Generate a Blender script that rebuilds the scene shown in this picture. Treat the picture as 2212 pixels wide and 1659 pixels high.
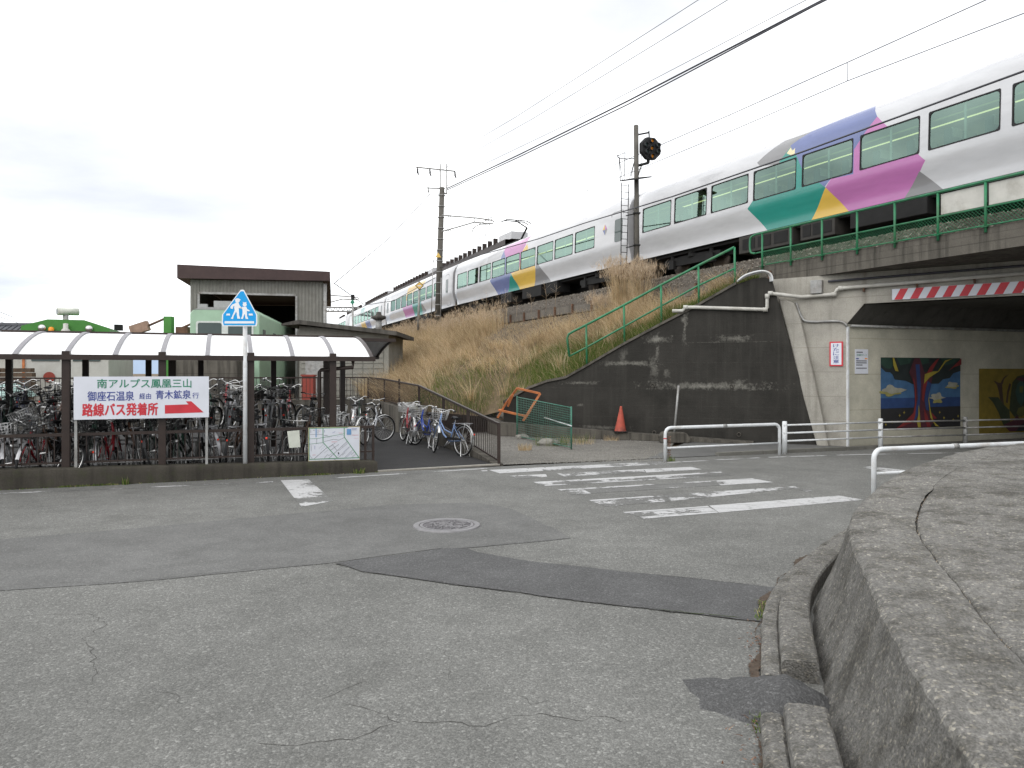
import bpy, bmesh, math, random
import numpy as np
from mathutils import Vector, Matrix
random.seed(7); np.random.seed(7)
R = math.radians
for o in list(bpy.data.objects): bpy.data.objects.remove(o)
SC = bpy.context.scene
COL = SC.collection
# ---------------------------------------------------------------- camera
EYE = 1.85; FPX = 1600.0; U0 = 1106.0; V0 = 805.0          # survey frame used to take positions off the photograph
cam = bpy.data.cameras.new('camera'); camo = bpy.data.objects.new('camera', cam); COL.objects.link(camo)
camo.location = (0, 0, EYE); camo.rotation_euler = (R(90), 0, 0)
cam.sensor_width = 36; cam.lens = FPX / 2212 * 36; cam.shift_y = -(829.5 - V0) / 2212
cam.clip_start = .1; cam.clip_end = 3000
SC.camera = camo
# ---------------------------------------------------------------- sky
SUN_EL, SUN_AZ = 38, 200          # degrees; azimuth clockwise from +Y
w = bpy.data.worlds.new('World'); SC.world = w; w.use_nodes = True
n = w.node_tree.nodes; l = w.node_tree.links; n.clear()
sky = n.new('ShaderNodeTexSky'); sky.sky_type = 'NISHITA'; sky.sun_disc = False
sky.sun_elevation = R(SUN_EL); sky.sun_rotation = R(SUN_AZ)
sks = n.new('ShaderNodeVectorMath'); sks.operation = 'SCALE'; sks.inputs['Scale'].default_value = .12
l.new(sky.outputs[0], sks.inputs[0])
tc = n.new('ShaderNodeTexCoord'); sep = n.new('ShaderNodeSeparateXYZ'); l.new(tc.outputs['Generated'], sep.inputs[0])
def wm(op, a, b=None, c=None):
    k = n.new('ShaderNodeMath'); k.operation = op
    for i, x in enumerate((a, b, c)):
        if x is None: continue
        if isinstance(x, (int, float)): k.inputs[i].default_value = x
        else: l.new(x, k.inputs[i])
    return k.outputs[0]
zz = wm('ADD', wm('MAXIMUM', sep.outputs[2], 0.0), .16)
cx = wm('DIVIDE', sep.outputs[0], zz); cy = wm('DIVIDE', sep.outputs[1], zz)
cb = n.new('ShaderNodeCombineXYZ'); l.new(cx, cb.inputs[0]); l.new(cy, cb.inputs[1])
no = n.new('ShaderNodeTexNoise'); no.inputs['Scale'].default_value = .62; no.inputs['Detail'].default_value = 7; no.inputs['Roughness'].default_value = .55
no.inputs['Distortion'].default_value = .3
mp = n.new('ShaderNodeMapping'); mp.inputs['Location'].default_value = (-7.37, 5.57, 1.93); mp.inputs['Scale'].default_value = (1, 1.25, 1)
l.new(cb.outputs[0], mp.inputs[0]); l.new(mp.outputs[0], no.inputs['Vector'])
rp = n.new('ShaderNodeValToRGB'); l.new(no.outputs['Fac'], rp.inputs[0])
e = rp.color_ramp.elements
e[0].position = .30; e[0].color = (.69, .72, .785, 1)
e[1].position = .57; e[1].color = (1.85, 1.85, 1.84, 1)
x = e.new(.44); x.color = (.90, .915, .945, 1)
hz = wm('POWER', wm('SUBTRACT', 1.0, wm('MINIMUM', wm('MAXIMUM', sep.outputs[2], 0.0), 1.0)), 14.0)      # pale blue haze band at the horizon, all the way round
hm = n.new('ShaderNodeMixRGB'); l.new(wm('MULTIPLY', hz, .8), hm.inputs[0]); l.new(rp.outputs[0], hm.inputs[1]); hm.inputs[2].default_value = (.58, .67, .78, 1)
mx = n.new('ShaderNodeMixRGB'); mx.inputs[0].default_value = .9
l.new(sks.outputs[0], mx.inputs[1]); l.new(hm.outputs[0], mx.inputs[2])
bg = n.new('ShaderNodeBackground'); bg.inputs[1].default_value = 1.0; l.new(mx.outputs[0], bg.inputs[0])
wo = n.new('ShaderNodeOutputWorld'); l.new(bg.outputs[0], wo.inputs[0])
# ---------------------------------------------------------------- sun (overcast) and exposure
su = bpy.data.lights.new('sun', 'SUN'); su.energy = .9; su.angle = R(35); su.color = (1, .97, .93)
suo = bpy.data.objects.new('sun', su); COL.objects.link(suo); suo.location = (0, 0, 40)
d = Vector((math.sin(R(SUN_AZ)) * math.cos(R(SUN_EL)), math.cos(R(SUN_AZ)) * math.cos(R(SUN_EL)), math.sin(R(SUN_EL))))
suo.rotation_euler = (-d).to_track_quat('-Z', 'Y').to_euler()
vs = SC.view_settings; vs.view_transform = 'Standard'; vs.look = 'None'; vs.exposure = .27; vs.gamma = 1; vs.use_curve_mapping = False
SC.cycles.max_bounces = 8; SC.cycles.transparent_max_bounces = 12; SC.cycles.caustics_reflective = False; SC.cycles.caustics_refractive = False
# ---------------------------------------------------------------- survey helpers
def V(*a): return Vector(a)
def G(u, v, z=0.0):
    Y = FPX * (EYE - z) / (v - V0); return V((u - U0) / FPX * Y, Y, z)
def W(u, v, Y): return V((u - U0) / FPX * Y, Y, EYE + (V0 - v) / FPX * Y)
def PL(u, v, p, dr):
    k = (u - U0) / FPX; t = (k * p[1] - p[0]) / (dr[0] - k * dr[1]); Y = p[1] + dr[1] * t
    return V(p[0] + dr[0] * t, Y, EYE + (V0 - v) / FPX * Y)
def crop(x0, y0, sc):
    return lambda x, y: ((x0 + sc * x) / 1.64919, (y0 + sc * y) / 1.64919)
def lerp(a, b, t): return a + (b - a) * t
# ---------------------------------------------------------------- node materials
class NT:
    def __init__(s, name):
        s.m = bpy.data.materials.new(name); s.m.use_nodes = True; s.t = s.m.node_tree; s.n = s.t.nodes; s.n.clear()
        s.out = s.n.new('ShaderNodeOutputMaterial'); s.b = s.n.new('ShaderNodeBsdfPrincipled'); s.lk(s.b.outputs[0], s.out.inputs[0])
        s._co = None
    def lk(s, a, b): s.t.links.new(a, b)
    def put(s, sock, x):
        if x is None: return
        if isinstance(x, bpy.types.NodeSocket): s.lk(x, sock)
        elif isinstance(x, (tuple, list)): sock.default_value = (*x, 1) if len(x) == 3 and sock.type == 'RGBA' else x
        else: sock.default_value = x
    def co(s, kind='Object'):
        if s._co is None: s._co = s.n.new('ShaderNodeTexCoord')
        return s._co.outputs[kind]
    def map(s, vec, scale=(1, 1, 1), loc=(0, 0, 0), rot=(0, 0, 0)):
        k = s.n.new('ShaderNodeMapping'); s.lk(vec, k.inputs[0]); k.inputs['Scale'].default_value = scale; k.inputs['Location'].default_value = loc; k.inputs['Rotation'].default_value = rot
        return k.outputs[0]
    def noise(s, vec, sc, det=4, ro=.55, dist=0):
        k = s.n.new('ShaderNodeTexNoise'); s.lk(vec, k.inputs['Vector']); k.inputs['Scale'].default_value = sc; k.inputs['Detail'].default_value = det
        k.inputs['Roughness'].default_value = ro; k.inputs['Distortion'].default_value = dist; return k.outputs['Fac']
    def voro(s, vec, sc, out='Distance', feat='F1'):
        k = s.n.new('ShaderNodeTexVoronoi'); k.feature = feat; s.lk(vec, k.inputs['Vector']); k.inputs['Scale'].default_value = sc; return k.outputs[out]
    def ramp(s, f, stops):
        k = s.n.new('ShaderNodeValToRGB'); s.lk(f, k.inputs[0]); e = k.color_ramp.elements
        for i, (p, c) in enumerate(stops):
            if isinstance(c, (int, float)): c = (c, c, c)
            q = e[i] if i < 2 else e.new(p)
            q.position = p; q.color = (*c, 1)
        return k.outputs[0]
    def mix(s, f, a, b, mode='MIX'):
        k = s.n.new('ShaderNodeMixRGB'); k.blend_type = mode; s.put(k.inputs[0], f); s.put(k.inputs[1], a); s.put(k.inputs[2], b); return k.outputs[0]
    def math(s, op, a, b=None, c=None):
        k = s.n.new('ShaderNodeMath'); k.operation = op
        for i, x in enumerate((a, b, c)): s.put(k.inputs[i], x)
        return k.outputs[0]
    def sep(s, vec):
        k = s.n.new('ShaderNodeSeparateXYZ'); s.lk(vec, k.inputs[0]); return k.outputs
    def bump(s, h, st=.5, dist=.01):
        k = s.n.new('ShaderNodeBump'); s.lk(h, k.inputs['Height']); k.inputs['Strength'].default_value = st; k.inputs['Distance'].default_value = dist
        s.lk(k.outputs[0], s.b.inputs['Normal'])
    def fin(s, col=None, rough=None, metal=None, spec=None, **kw):
        s.put(s.b.inputs['Base Color'], col); s.put(s.b.inputs['Roughness'], rough); s.put(s.b.inputs['Metallic'], metal); s.put(s.b.inputs['Specular IOR Level'], spec)
        for k, v in kw.items(): s.put(s.b.inputs[k.replace('_', ' ')], v)
        return s.m
def M(name, c, rough=.6, var=.12, sc=6, metal=0, spec=.4, bump=0, dirt=None):
    t = NT(name); v = t.co()
    f = t.noise(v, sc, 5, .6)
    lo = tuple(max(0, x * (1 - var)) for x in c); hi = tuple(x * (1 + var) for x in c)
    col = t.ramp(f, [(.3, lo), (.7, hi)])
    if dirt:
        g = t.ramp(t.noise(v, sc * .35, 6, .7), [(.48, 0.0), (.68, 1.0)]); col = t.mix(t.math('MULTIPLY', g, dirt[3]), col, dirt[:3])
    if bump: t.bump(t.noise(v, sc * 12, 3), bump, .01)
    return t.fin(col, rough, metal, spec)
MT = {}
MT['brown'] = M('brown_steel', (.030, .019, .015), .45, .2, 8)
MT['black'] = M('black_rubber', (.012, .012, .013), .7, .2)
MT['dark'] = M('underfloor_grime', (.010, .0098, .0095), .8, .35, 3)
MT['darkbox'] = M('underfloor_box', (.035, .032, .028), .7, .3, 3)
MT['chrome'] = M('bright_steel', (.62, .62, .61), .28, .15, 20, metal=.9)
MT['alu'] = M('dull_aluminium', (.42, .42, .43), .45, .15, 9, metal=.5)
MT['galv'] = M('galvanised_steel', (.33, .33, .32), .55, .25, 7, metal=.35, dirt=(.12, .08, .05, .5))
MT['whitepaint'] = M('white_pipe_paint', (.66, .68, .69), .4, .07, 5, dirt=(.30, .24, .17, .6))
MT['green_rail'] = M('green_rail_paint', (.028, .185, .085), .45, .3, 4, dirt=(.12, .16, .08, .35))
MT['sign_white'] = M('sign_white', (.66, .68, .74), .4, .05, 3)
MT['sign_red'] = M('sign_red', (.55, .035, .05), .45, .1, 6)
MT['sign_green'] = M('sign_green', (.03, .22, .13), .45, .1, 6)
MT['sign_blue'] = M('sign_blue', (.045, .065, .27), .45, .1, 6)
MT['ink'] = M('ink', (.03, .03, .035), .6)
MT['pipe'] = M('cream_conduit', (.50, .49, .45), .5, .1, 4, dirt=(.2, .18, .14, .5))
MT['orange'] = M('orange_rusty_frame', (.50, .17, .06), .6, .25, 9, dirt=(.16, .07, .04, .6))
MT['pole'] = M('concrete_pole', (.105, .098, .085), .85, .2, 3)
MT['wood'] = M('weathered_sleeper', (.09, .062, .042), .9, .4, 5, bump=.3)
MT['red'] = M('red_paint', (.26, .045, .03), .5, .12)
MT['amber'] = M('amber_reflector', (.85, .30, .02), .25, .1)
MT['redrefl'] = M('red_reflector', (.75, .06, .03), .2, .1)
MT['wire'] = M('cable', (.05, .05, .06), .6)
MT['thinwire'] = M('contact_wire', (.13, .135, .15), .5)
MT['rust'] = M('rusty_steel', (.12, .065, .04), .8, .4, 6)
MT['rail'] = M('rail_steel', (.10, .08, .065), .5, .3, 3, metal=.5)
MT['stone'] = M('loose_stone', (.24, .23, .205), .9, .25, 8, bump=.4)

def asphalt(name, base, fine=1.0, tint=(1, 1, .975), stain=.4):
    t = NT(name); v = t.co()
    big = t.noise(v, .35, 4, .6); mid = t.noise(v, 2.3, 5, .65)
    cells = t.sep(t.voro(v, 68, 'Color'))[0]; dist = t.voro(v, 68)
    cells2 = t.sep(t.voro(v, 150, 'Color'))[1]
    k = base
    agg = t.ramp(cells, [(0, k * .60), (.55, k * .93), (.80, k * 1.18), (.93, k * 1.55), (1.0, k * 2.5)])
    agg2 = t.ramp(cells2, [(0, k * .62), (.6, k), (1.0, k * 1.7)])
    c = t.mix(.55, agg, agg2)
    c = t.mix(1 - fine, c, (k, k, k))
    c = t.mix(1, c, t.ramp(mid, [(.25, .84), (.75, 1.14)]), 'MULTIPLY')
    c = t.mix(1, c, t.ramp(big, [(.3, .80), (.7, 1.13)]), 'MULTIPLY')
    st = t.ramp(t.noise(v, .9, 6, .7, .6), [(.56, 0.0), (.70, 1.0)])
    c = t.mix(t.math('MULTIPLY', st, stain), c, (k * .55, k * .55, k * .53))
    c = t.mix(1, c, tint, 'MULTIPLY')
    t.bump(t.math('ADD', t.math('MULTIPLY', dist, -1.0), t.math('MULTIPLY', t.noise(v, 160, 2), .5)), .35 * fine, .012)
    t.asph = c
    t.fin(c, .86, 0, .25); return t
MT['road'] = asphalt('road_asphalt', .160, .95, (1, 1, .94)).m
MT['road_smooth'] = asphalt('road_asphalt_smoother', .136, .6, (1, 1, .965)).m
MT['road_patch'] = asphalt('road_asphalt_dark_patch', .096, .75, (1, 1, 1.0), .1).m
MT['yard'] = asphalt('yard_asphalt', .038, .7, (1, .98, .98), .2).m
MT['apron_asphalt'] = asphalt('apron_asphalt', .15, 1.0, (1.02, 1, .94)).m
def worn(name, thr):
    t = asphalt(name, .150, .8, (1, 1, .955)); v = t.co()
    n1 = t.noise(t.map(v, (1, 1, 1), rot=(0, 0, R(-20))), 1.1, 3, .5); n2 = t.noise(v, 9, 8, .75); n3 = t.voro(t.map(v, (.4, 3, 1), rot=(0, 0, R(-20))), 3.2, 'Distance', 'DISTANCE_TO_EDGE')
    f = t.math('ADD', t.math('MULTIPLY', n1, .8), t.math('MULTIPLY', n2, .55))
    m_ = t.ramp(f, [(thr - .015, 0.0), (thr + .015, 1.0)])
    m_ = t.math('MULTIPLY', m_, t.ramp(n3, [(.010, 0.0), (.022, 1.0)]))
    wh = t.ramp(t.noise(v, 30, 4, .7), [(.3, .40), (.7, .56)])
    return t.fin(t.mix(m_, t.asph, wh), .7, 0, .3)
MT['paint_good'] = worn('worn_paint_fair', .625)
MT['paint_bad'] = worn('worn_paint_poor', .70)
MT['paint_bad2'] = worn('worn_paint_traces', .80)
MT['paint_line'] = worn('worn_edge_line', .66)
def concrete(name, c, streak=.5, stain=(.03, .029, .026), thr=.5, joints=0, bump=.35, moss=0, grain=60):
    t = NT(name); v = t.co(); k = c
    n1 = t.noise(v, 1.3, 6, .65); n2 = t.noise(v, grain, 4, .7)
    col = t.ramp(n1, [(.25, tuple(x * .72 for x in k)), (.75, tuple(x * 1.2 for x in k))])
    col = t.mix(1, col, t.ramp(n2, [(.3, .8), (.72, 1.2)]), 'MULTIPLY')
    s1 = t.noise(t.map(v, (5, 5, .35)), 1.0, 5, .65)
    col = t.mix(t.math('MULTIPLY', t.ramp(s1, [(thr, 0.0), (thr + .2, 1.0)]), streak), col, stain)
    if joints:
        z = t.sep(v)[2]; fz = t.math('FRACT', t.math('MULTIPLY', z, 1 / joints))
        j = t.math('LESS_THAN', fz, .025); col = t.mix(t.math('MULTIPLY', j, .45), col, stain)
    if moss:
        mm = t.ramp(t.noise(v, 4, 6, .7), [(.5, 0.0), (.66, 1.0)]); col = t.mix(t.math('MULTIPLY', mm, moss), col, (.05, .062, .022))
    t.bump(t.math('ADD', n2, t.math('MULTIPLY', t.noise(v, 9, 5), .8)), bump, .02)
    return t.fin(col, .92, 0, .2)
MT['conc'] = concrete('pale_concrete', (.37, .352, .31), .5, (.17, .155, .13), .5, .62)
MT['conc_dk'] = concrete('stained_concrete', (.125, .115, .098), .7, (.030, .028, .024), .45, .9)
MT['conc_kerb'] = concrete('mossy_kerb_concrete', (.062, .056, .046), .6, (.022, .02, .017), .45, 0, .5, .35)
MT['conc_kerbtop'] = concrete('kerb_stone', (.19, .185, .165), .3, (.08, .075, .065), .55, 0, .5, .12, 90)
MT['plank'] = concrete('concrete_plank', (.16, .145, .125), .5)
MT['block'] = concrete('block_wall', (.27, .265, .235), .3, (.15, .145, .125), .55)
MT['slab'] = concrete('slab_roof', (.115, .108, .096), .75, (.05, .047, .042), .4)
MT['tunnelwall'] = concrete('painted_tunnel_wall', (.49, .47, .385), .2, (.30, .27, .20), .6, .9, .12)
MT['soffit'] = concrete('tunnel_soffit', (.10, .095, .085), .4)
MT['gravel'] = asphalt('gravel_lot', .165, 1.0, (1.05, 1.0, .90), .45).m
def wing():
    t = NT('dark_retaining_concrete'); v = t.co(); s = t.sep(v)
    base = t.ramp(t.noise(v, 1.1, 7, .65), [(.25, (.020, .019, .0165)), (.75, (.046, .043, .038))])
    stre = t.noise(t.map(v, (5, 5, .3)), 1.0, 6, .7)
    base = t.mix(t.math('MULTIPLY', t.ramp(stre, [(.5, 0.0), (.8, 1.0)]), .5), base, (.07, .066, .058))
    # pour joints with lime bloom, each a stretch of the wall
    wobx = t.math('MULTIPLY', t.math('SUBTRACT', t.noise(v, 3.1, 6, .75), .5), .5)
    big = t.noise(v, 6.5, 8, .78); fine = t.noise(v, 17, 8, .8)
    for x0, x1, yy, th, st in ((1090, 1320, 572, .10, .9), (1640, 1960, 568, .09, .8), (1400, 2130, 594, .012, .5), (740, 1210, 762, .07, .9), (900, 960, 700, .22, .6), (440, 720, 915, .05, .8), (1080, 2140, 942, .11, 1.0), (1780, 1900, 915, .10, .7), (540, 1000, 1268, .06, .6), (560, 620, 1090, .04, .6), (1150, 1210, 580, .20, .8), (1180, 1215, 690, .25, .7), (1130, 1210, 800, .38, .55), (1250, 1300, 840, .12, .7), (1400, 1435, 470, .42, .9), (1385, 1420, 420, .12, .9)):
        pa, pb_ = wp(*C6(x0, yy)), wp(*C6(x1, yy)); xa, xb, z0 = pa.x - WP.x, pb_.x - WP.x, (pa.z + pb_.z) / 2
        xc, hw = (xa + xb) / 2, (xb - xa) / 2
        ex = t.math('SUBTRACT', t.math('DIVIDE', t.math('ABSOLUTE', t.math('SUBTRACT', t.math('ADD', s[0], t.math('MULTIPLY', wobx, .5)), xc)), hw), 1.0)
        ez = t.math('SUBTRACT', t.math('DIVIDE', t.math('ABSOLUTE', t.math('SUBTRACT', t.math('ADD', s[2], t.math('MULTIPLY', wobx, min(.12, th))), z0)), th), 1.0)
        dd = t.math('MAXIMUM', ex, ez)
        f = t.ramp(t.math('SUBTRACT', t.math('ADD', t.math('MULTIPLY', big, .9), t.math('MULTIPLY', fine, .8)), t.math('MULTIPLY', t.math('ADD', dd, 1.0), .30)), [(.58, 0.0), (.98, 1.0)])
        base = t.mix(t.math('MULTIPLY', f, st), base, (.23, .222, .195))
    for z0 in (2.86, 2.12, 1.42, .95, .62):
        line = t.ramp(t.math('ABSOLUTE', t.math('SUBTRACT', t.math('ADD', s[2], t.math('MULTIPLY', wobx, .02)), z0)), [(.006, 1.0), (.016, 0.0)])
        base = t.mix(t.math('MULTIPLY', t.math('MULTIPLY', line, t.ramp(fine, [(.45, 0.0), (.65, 1.0)])), .16), base, (.14, .135, .12))
    t.bump(t.math('ADD', t.noise(v, 50, 4), t.math('MULTIPLY', t.noise(t.map(v, (1, 1, 6)), 2.5, 4), .8)), .35, .02)
    return t.fin(base, .88, 0, .25)
def apron(name, k):
    t = NT(name); v = t.co()
    c1 = t.sep(t.voro(v, 75, 'Color'))[0]; dd = t.voro(v, 75); grain = t.noise(v, 95, 5, .75); mid = t.noise(v, 24, 6, .7)
    col = t.ramp(grain, [(.25, k * .42), (.5, k * .95), (.68, k * 1.5), (.85, k * 2.1)])
    col = t.mix(t.ramp(c1, [(.80, 0.0), (.90, .65)]), col, t.ramp(t.sep(t.voro(v, 75, 'Color'))[1], [(0, (k * .5, k * .52, k * .55)), (.5, (k * 1.5, k * 1.45, k * 1.3)), (1, (k * 2.6, k * 2.5, k * 2.3))]))
    col = t.mix(1, col, t.ramp(mid, [(.3, .62), (.7, 1.32)]), 'MULTIPLY')
    col = t.mix(1, col, t.ramp(t.noise(v, 1.4, 6, .65), [(.3, .75), (.72, 1.2)]), 'MULTIPLY')
    dk = t.ramp(t.noise(t.map(v, (1.6, 1.6, .7)), 1.7, 7, .72), [(.46, 0.0), (.62, 1.0)])
    col = t.mix(t.math('MULTIPLY', dk, .8), col, t.mix(1, col, (.45, .44, .41), 'MULTIPLY'))
    col = t.mix(t.math('MULTIPLY', t.ramp(t.noise(v, 3.1, 7, .75), [(.60, 0.0), (.72, 1.0)]), .3), col, (.085, .085, .045))
    col = t.mix(1, col, (1.03, 1, .93), 'MULTIPLY')
    t.bump(t.math('ADD', t.math('MULTIPLY', grain, 1.2), t.math('ADD', t.math('MULTIPLY', mid, 1.2), t.math('MULTIPLY', dd, -.8))), .6, .02)
    return t.fin(col, .93, 0, .2)
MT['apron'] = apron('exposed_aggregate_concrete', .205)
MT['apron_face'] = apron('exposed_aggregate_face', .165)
MT['kerbstone'] = apron('kerb_aggregate', .20)
def islands(name, stops, rough=.8, trans=0, patch=0):
    t = NT(name); g = t.n.new('ShaderNodeNewGeometry')
    c = t.ramp(g.outputs['Random Per Island'], stops)
    if patch: c = t.mix(1, c, t.ramp(t.noise(t.co(), patch, 4, .6), [(.32, (.55, .52, .46)), (.52, (1, 1, 1)), (.7, (1.2, 1.17, 1.1))]), 'MULTIPLY')
    t.fin(c, rough, 0, .15)
    if trans:
        tr = t.n.new('ShaderNodeBsdfTranslucent'); t.lk(c, tr.inputs[0]); ms = t.n.new('ShaderNodeMixShader'); ms.inputs[0].default_value = trans
        t.lk(t.b.outputs[0], ms.inputs[1]); t.lk(tr.outputs[0], ms.inputs[2]); t.lk(ms.outputs[0], t.out.inputs[0])
    return t.m
MT['drygrass'] = islands('dry_grass', [(0, (.30, .21, .12)), (.3, (.52, .39, .24)), (.65, (.70, .56, .36)), (.92, (.82, .70, .51)), (1, (.30, .28, .10))], .8, .35, .75)
MT['greengrass'] = islands('green_grass', [(0, (.06, .11, .022)), (.5, (.12, .19, .035)), (.8, (.21, .25, .08)), (.9, (.45, .36, .19)), (1, (.5, .4, .22))], .7, .3)
MT['plume'] = islands('grass_plume', [(0, (.44, .33, .22)), (.6, (.58, .46, .33)), (1, (.68, .58, .45))], .9, .35)
MT['ballast'] = islands('ballast_stone', [(0, (.07, .058, .046)), (.45, (.15, .13, .105)), (.8, (.21, .19, .16)), (1, (.30, .275, .235))], .9)
MT['soil'] = M('dry_soil', (.13, .095, .055), .95, .35, 2, bump=.5)
MT['ballastbed'] = M('ballast_bed', (.085, .073, .06), .95, .5, 14, bump=.9)

def glass(name, tint, tf, rough=.03):
    t = NT(name)
    tr = t.n.new('ShaderNodeBsdfTransparent'); tr.inputs[0].default_value = (*tint, 1)
    gl = t.n.new('ShaderNodeBsdfGlossy'); gl.inputs['Roughness'].default_value = rough; gl.inputs[0].default_value = (.62, .86, .76, 1)
    lw = t.n.new('ShaderNodeLayerWeight'); lw.inputs[0].default_value = .5; fac = t.math('MULTIPLY', t.math('POWER', lw.outputs['Facing'], 4.0), .6)
    ms = t.n.new('ShaderNodeMixShader'); t.lk(t.math('ADD', fac, tf), ms.inputs[0]); t.lk(tr.outputs[0], ms.inputs[1]); t.lk(gl.outputs[0], ms.inputs[2])
    t.lk(ms.outputs[0], t.out.inputs[0]); return t.m
MT['trainglass'] = glass('train_glass_green', (.38, .52, .46), .25)
MT['darkglass'] = M('dark_cab_glass', (.05, .075, .07), .08, .1, 2, spec=.6)
def coat(name, c, rough=.24, var=.075):
    t = NT(name); v = t.co()
    f = t.noise(t.map(v, (.5, .5, 2)), 2.0, 5, .6)
    col = t.ramp(f, [(.3, tuple(x * (1 - var) for x in c)), (.7, tuple(min(1, x * (1 + var)) for x in c))])
    return t.fin(col, rough, 0, .5, Coat_Weight=.4, Coat_Roughness=.08)
MT['tr_white'] = coat('train_white', (.55, .555, .57))
MT['tr_grey'] = coat('train_grey', (.22, .22, .225))
MT['tr_ltgrey'] = coat('train_light_grey', (.45, .45, .46))
MT['tr_blue'] = coat('train_slate_blue', (.125, .16, .34))
MT['tr_teal'] = coat('train_teal', (.016, .25, .205))
MT['tr_pink'] = coat('train_orchid', (.45, .155, .38))
MT['tr_yellow'] = coat('train_ochre', (.66, .43, .075))
MT['tr_cream'] = coat('train_cream', (.75, .66, .40))
MT['tr_int'] = M('train_interior_cream', (.55, .57, .50), .7)
MT['tr_seat'] = M('train_seat_fabric', (.06, .10, .10), .9, .3)
MT['tr_rack'] = M('train_luggage_rack', (.55, .52, .20), .5)
# ---------------------------------------------------------------- mesh builder
class MB:
    def __init__(s): s.v = []; s.f = []; s.m = []; s.s = []
    def add(s, vs, fs, mi=0, sm=False):
        k = len(s.v); s.v.extend([Vector(x) for x in vs])
        for f in fs: s.f.append([i + k for i in f]); s.m.append(mi); s.s.append(sm)
        return s
    def poly(s, pts, mi=0): return s.add(pts, [list(range(len(pts)))], mi)
    def box(s, c, d, ax=None, mi=0, rz=0):
        if ax is None: ax = (V(math.cos(rz), math.sin(rz), 0), V(-math.sin(rz), math.cos(rz), 0), V(0, 0, 1))
        c = Vector(c); vs = []
        for k in (-.5, .5):
            for a, b in ((-.5, -.5), (.5, -.5), (.5, .5), (-.5, .5)):
                vs.append(c + ax[0] * d[0] * a + ax[1] * d[1] * b + ax[2] * d[2] * k)
        return s.add(vs, [(3, 2, 1, 0), (4, 5, 6, 7), (0, 1, 5, 4), (1, 2, 6, 5), (2, 3, 7, 6), (3, 0, 4, 7)], mi)
    def prism(s, pts, vec, mi=0, side=None):
        n_ = len(pts); pts = [Vector(p) for p in pts]; vec = Vector(vec)
        s.add(pts + [p + vec for p in pts], [list(range(n_))[::-1], list(range(n_, 2 * n_))], mi)
        k = len(s.v) - 2 * n_
        for i in range(n_):
            j = (i + 1) % n_; s.f.append([k + i, k + j, k + n_ + j, k + n_ + i]); s.m.append(mi if side is None else side); s.s.append(False)
        return s
    def tube(s, pts, r, n_=6, mi=0, closed=False, sm=True, cap=True):
        pts = [Vector(p) for p in pts]; N = len(pts); k = len(s.v)
        if not isinstance(r, (list, tuple)): r = [r] * N
        prev = None
        for i in range(N):
            if closed: t = pts[(i + 1) % N] - pts[i - 1]
            else: t = pts[min(i + 1, N - 1)] - pts[max(i - 1, 0)]
            t.normalize()
            if prev is None:
                a = V(0, 0, 1) if abs(t.z) < .9 else V(1, 0, 0); u_ = t.cross(a).normalized()
            else:
                u_ = prev - t * prev.dot(t)
                u_ = u_.normalized() if u_.length > 1e-6 else t.orthogonal().normalized()
            prev = u_; w_ = t.cross(u_)
            for j in range(n_):
                an = 2 * math.pi * j / n_; s.v.append(pts[i] + (u_ * math.cos(an) + w_ * math.sin(an)) * r[i])
        for i in range(N if closed else N - 1):
            i2 = (i + 1) % N
            for j in range(n_):
                j2 = (j + 1) % n_; s.f.append([k + i * n_ + j, k + i * n_ + j2, k + i2 * n_ + j2, k + i2 * n_ + j]); s.m.append(mi); s.s.append(sm)
        if cap and not closed:
            s.f.append([k + j for j in range(n_)][::-1]); s.f.append([k + (N - 1) * n_ + j for j in range(n_)]); s.m += [mi, mi]; s.s += [False, False]
        return s
    def lathe(s, prof, o, ax=V(0, 0, 1), n_=16, mi=0, sm=True):
        o = Vector(o); ax = Vector(ax).normalized(); a = ax.orthogonal().normalized(); b = ax.cross(a); k = len(s.v)
        for r, h in prof:
            for j in range(n_):
                an = 2 * math.pi * j / n_; s.v.append(o + ax * h + (a * math.cos(an) + b * math.sin(an)) * r)
        for i in range(len(prof) - 1):
            for j in range(n_):
                j2 = (j + 1) % n_; s.f.append([k + i * n_ + j, k + i * n_ + j2, k + (i + 1) * n_ + j2, k + (i + 1) * n_ + j]); s.m.append(mi); s.s.append(sm)
        return s
    def grid(s, rows, mi=0, sm=True):
        k = len(s.v); c = len(rows[0])
        for r_ in rows: s.v.extend([Vector(p) for p in r_])
        for i in range(len(rows) - 1):
            for j in range(c - 1): s.f.append([k + i * c + j, k + i * c + j + 1, k + (i + 1) * c + j + 1, k + (i + 1) * c + j]); s.m.append(mi); s.s.append(sm)
        return s
    def ring(s, outer, inner, mi=0):       # flat ring between two closed loops of equal length
        k = len(outer); s.add(list(outer) + list(inner), [[i, (i + 1) % k, k + (i + 1) % k, k + i] for i in range(k)], mi); return s
OFF = {}
def rootof(o):
    while o.parent: o = o.parent
    return o
def mesh(mb, name, mats, off=V(0, 0, 0), fix=False):
    me = bpy.data.meshes.new(name); me.from_pydata([tuple(x - off) for x in mb.v], [], mb.f)
    for m_ in (mats if isinstance(mats, (list, tuple)) else [mats]): me.materials.append(MT[m_] if isinstance(m_, str) else m_)
    me.polygons.foreach_set('material_index', mb.m); me.polygons.foreach_set('use_smooth', mb.s)
    if fix:
        bm = bmesh.new(); bm.from_mesh(me); bmesh.ops.recalc_face_normals(bm, faces=bm.faces); bm.to_mesh(me); bm.free()
    me.update(); return me
def put(name, me, parent=None, loc=(0, 0, 0)):
    o = bpy.data.objects.new(name, me); COL.objects.link(o); o.location = loc
    if parent is not None: o.parent = parent
    return o
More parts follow.
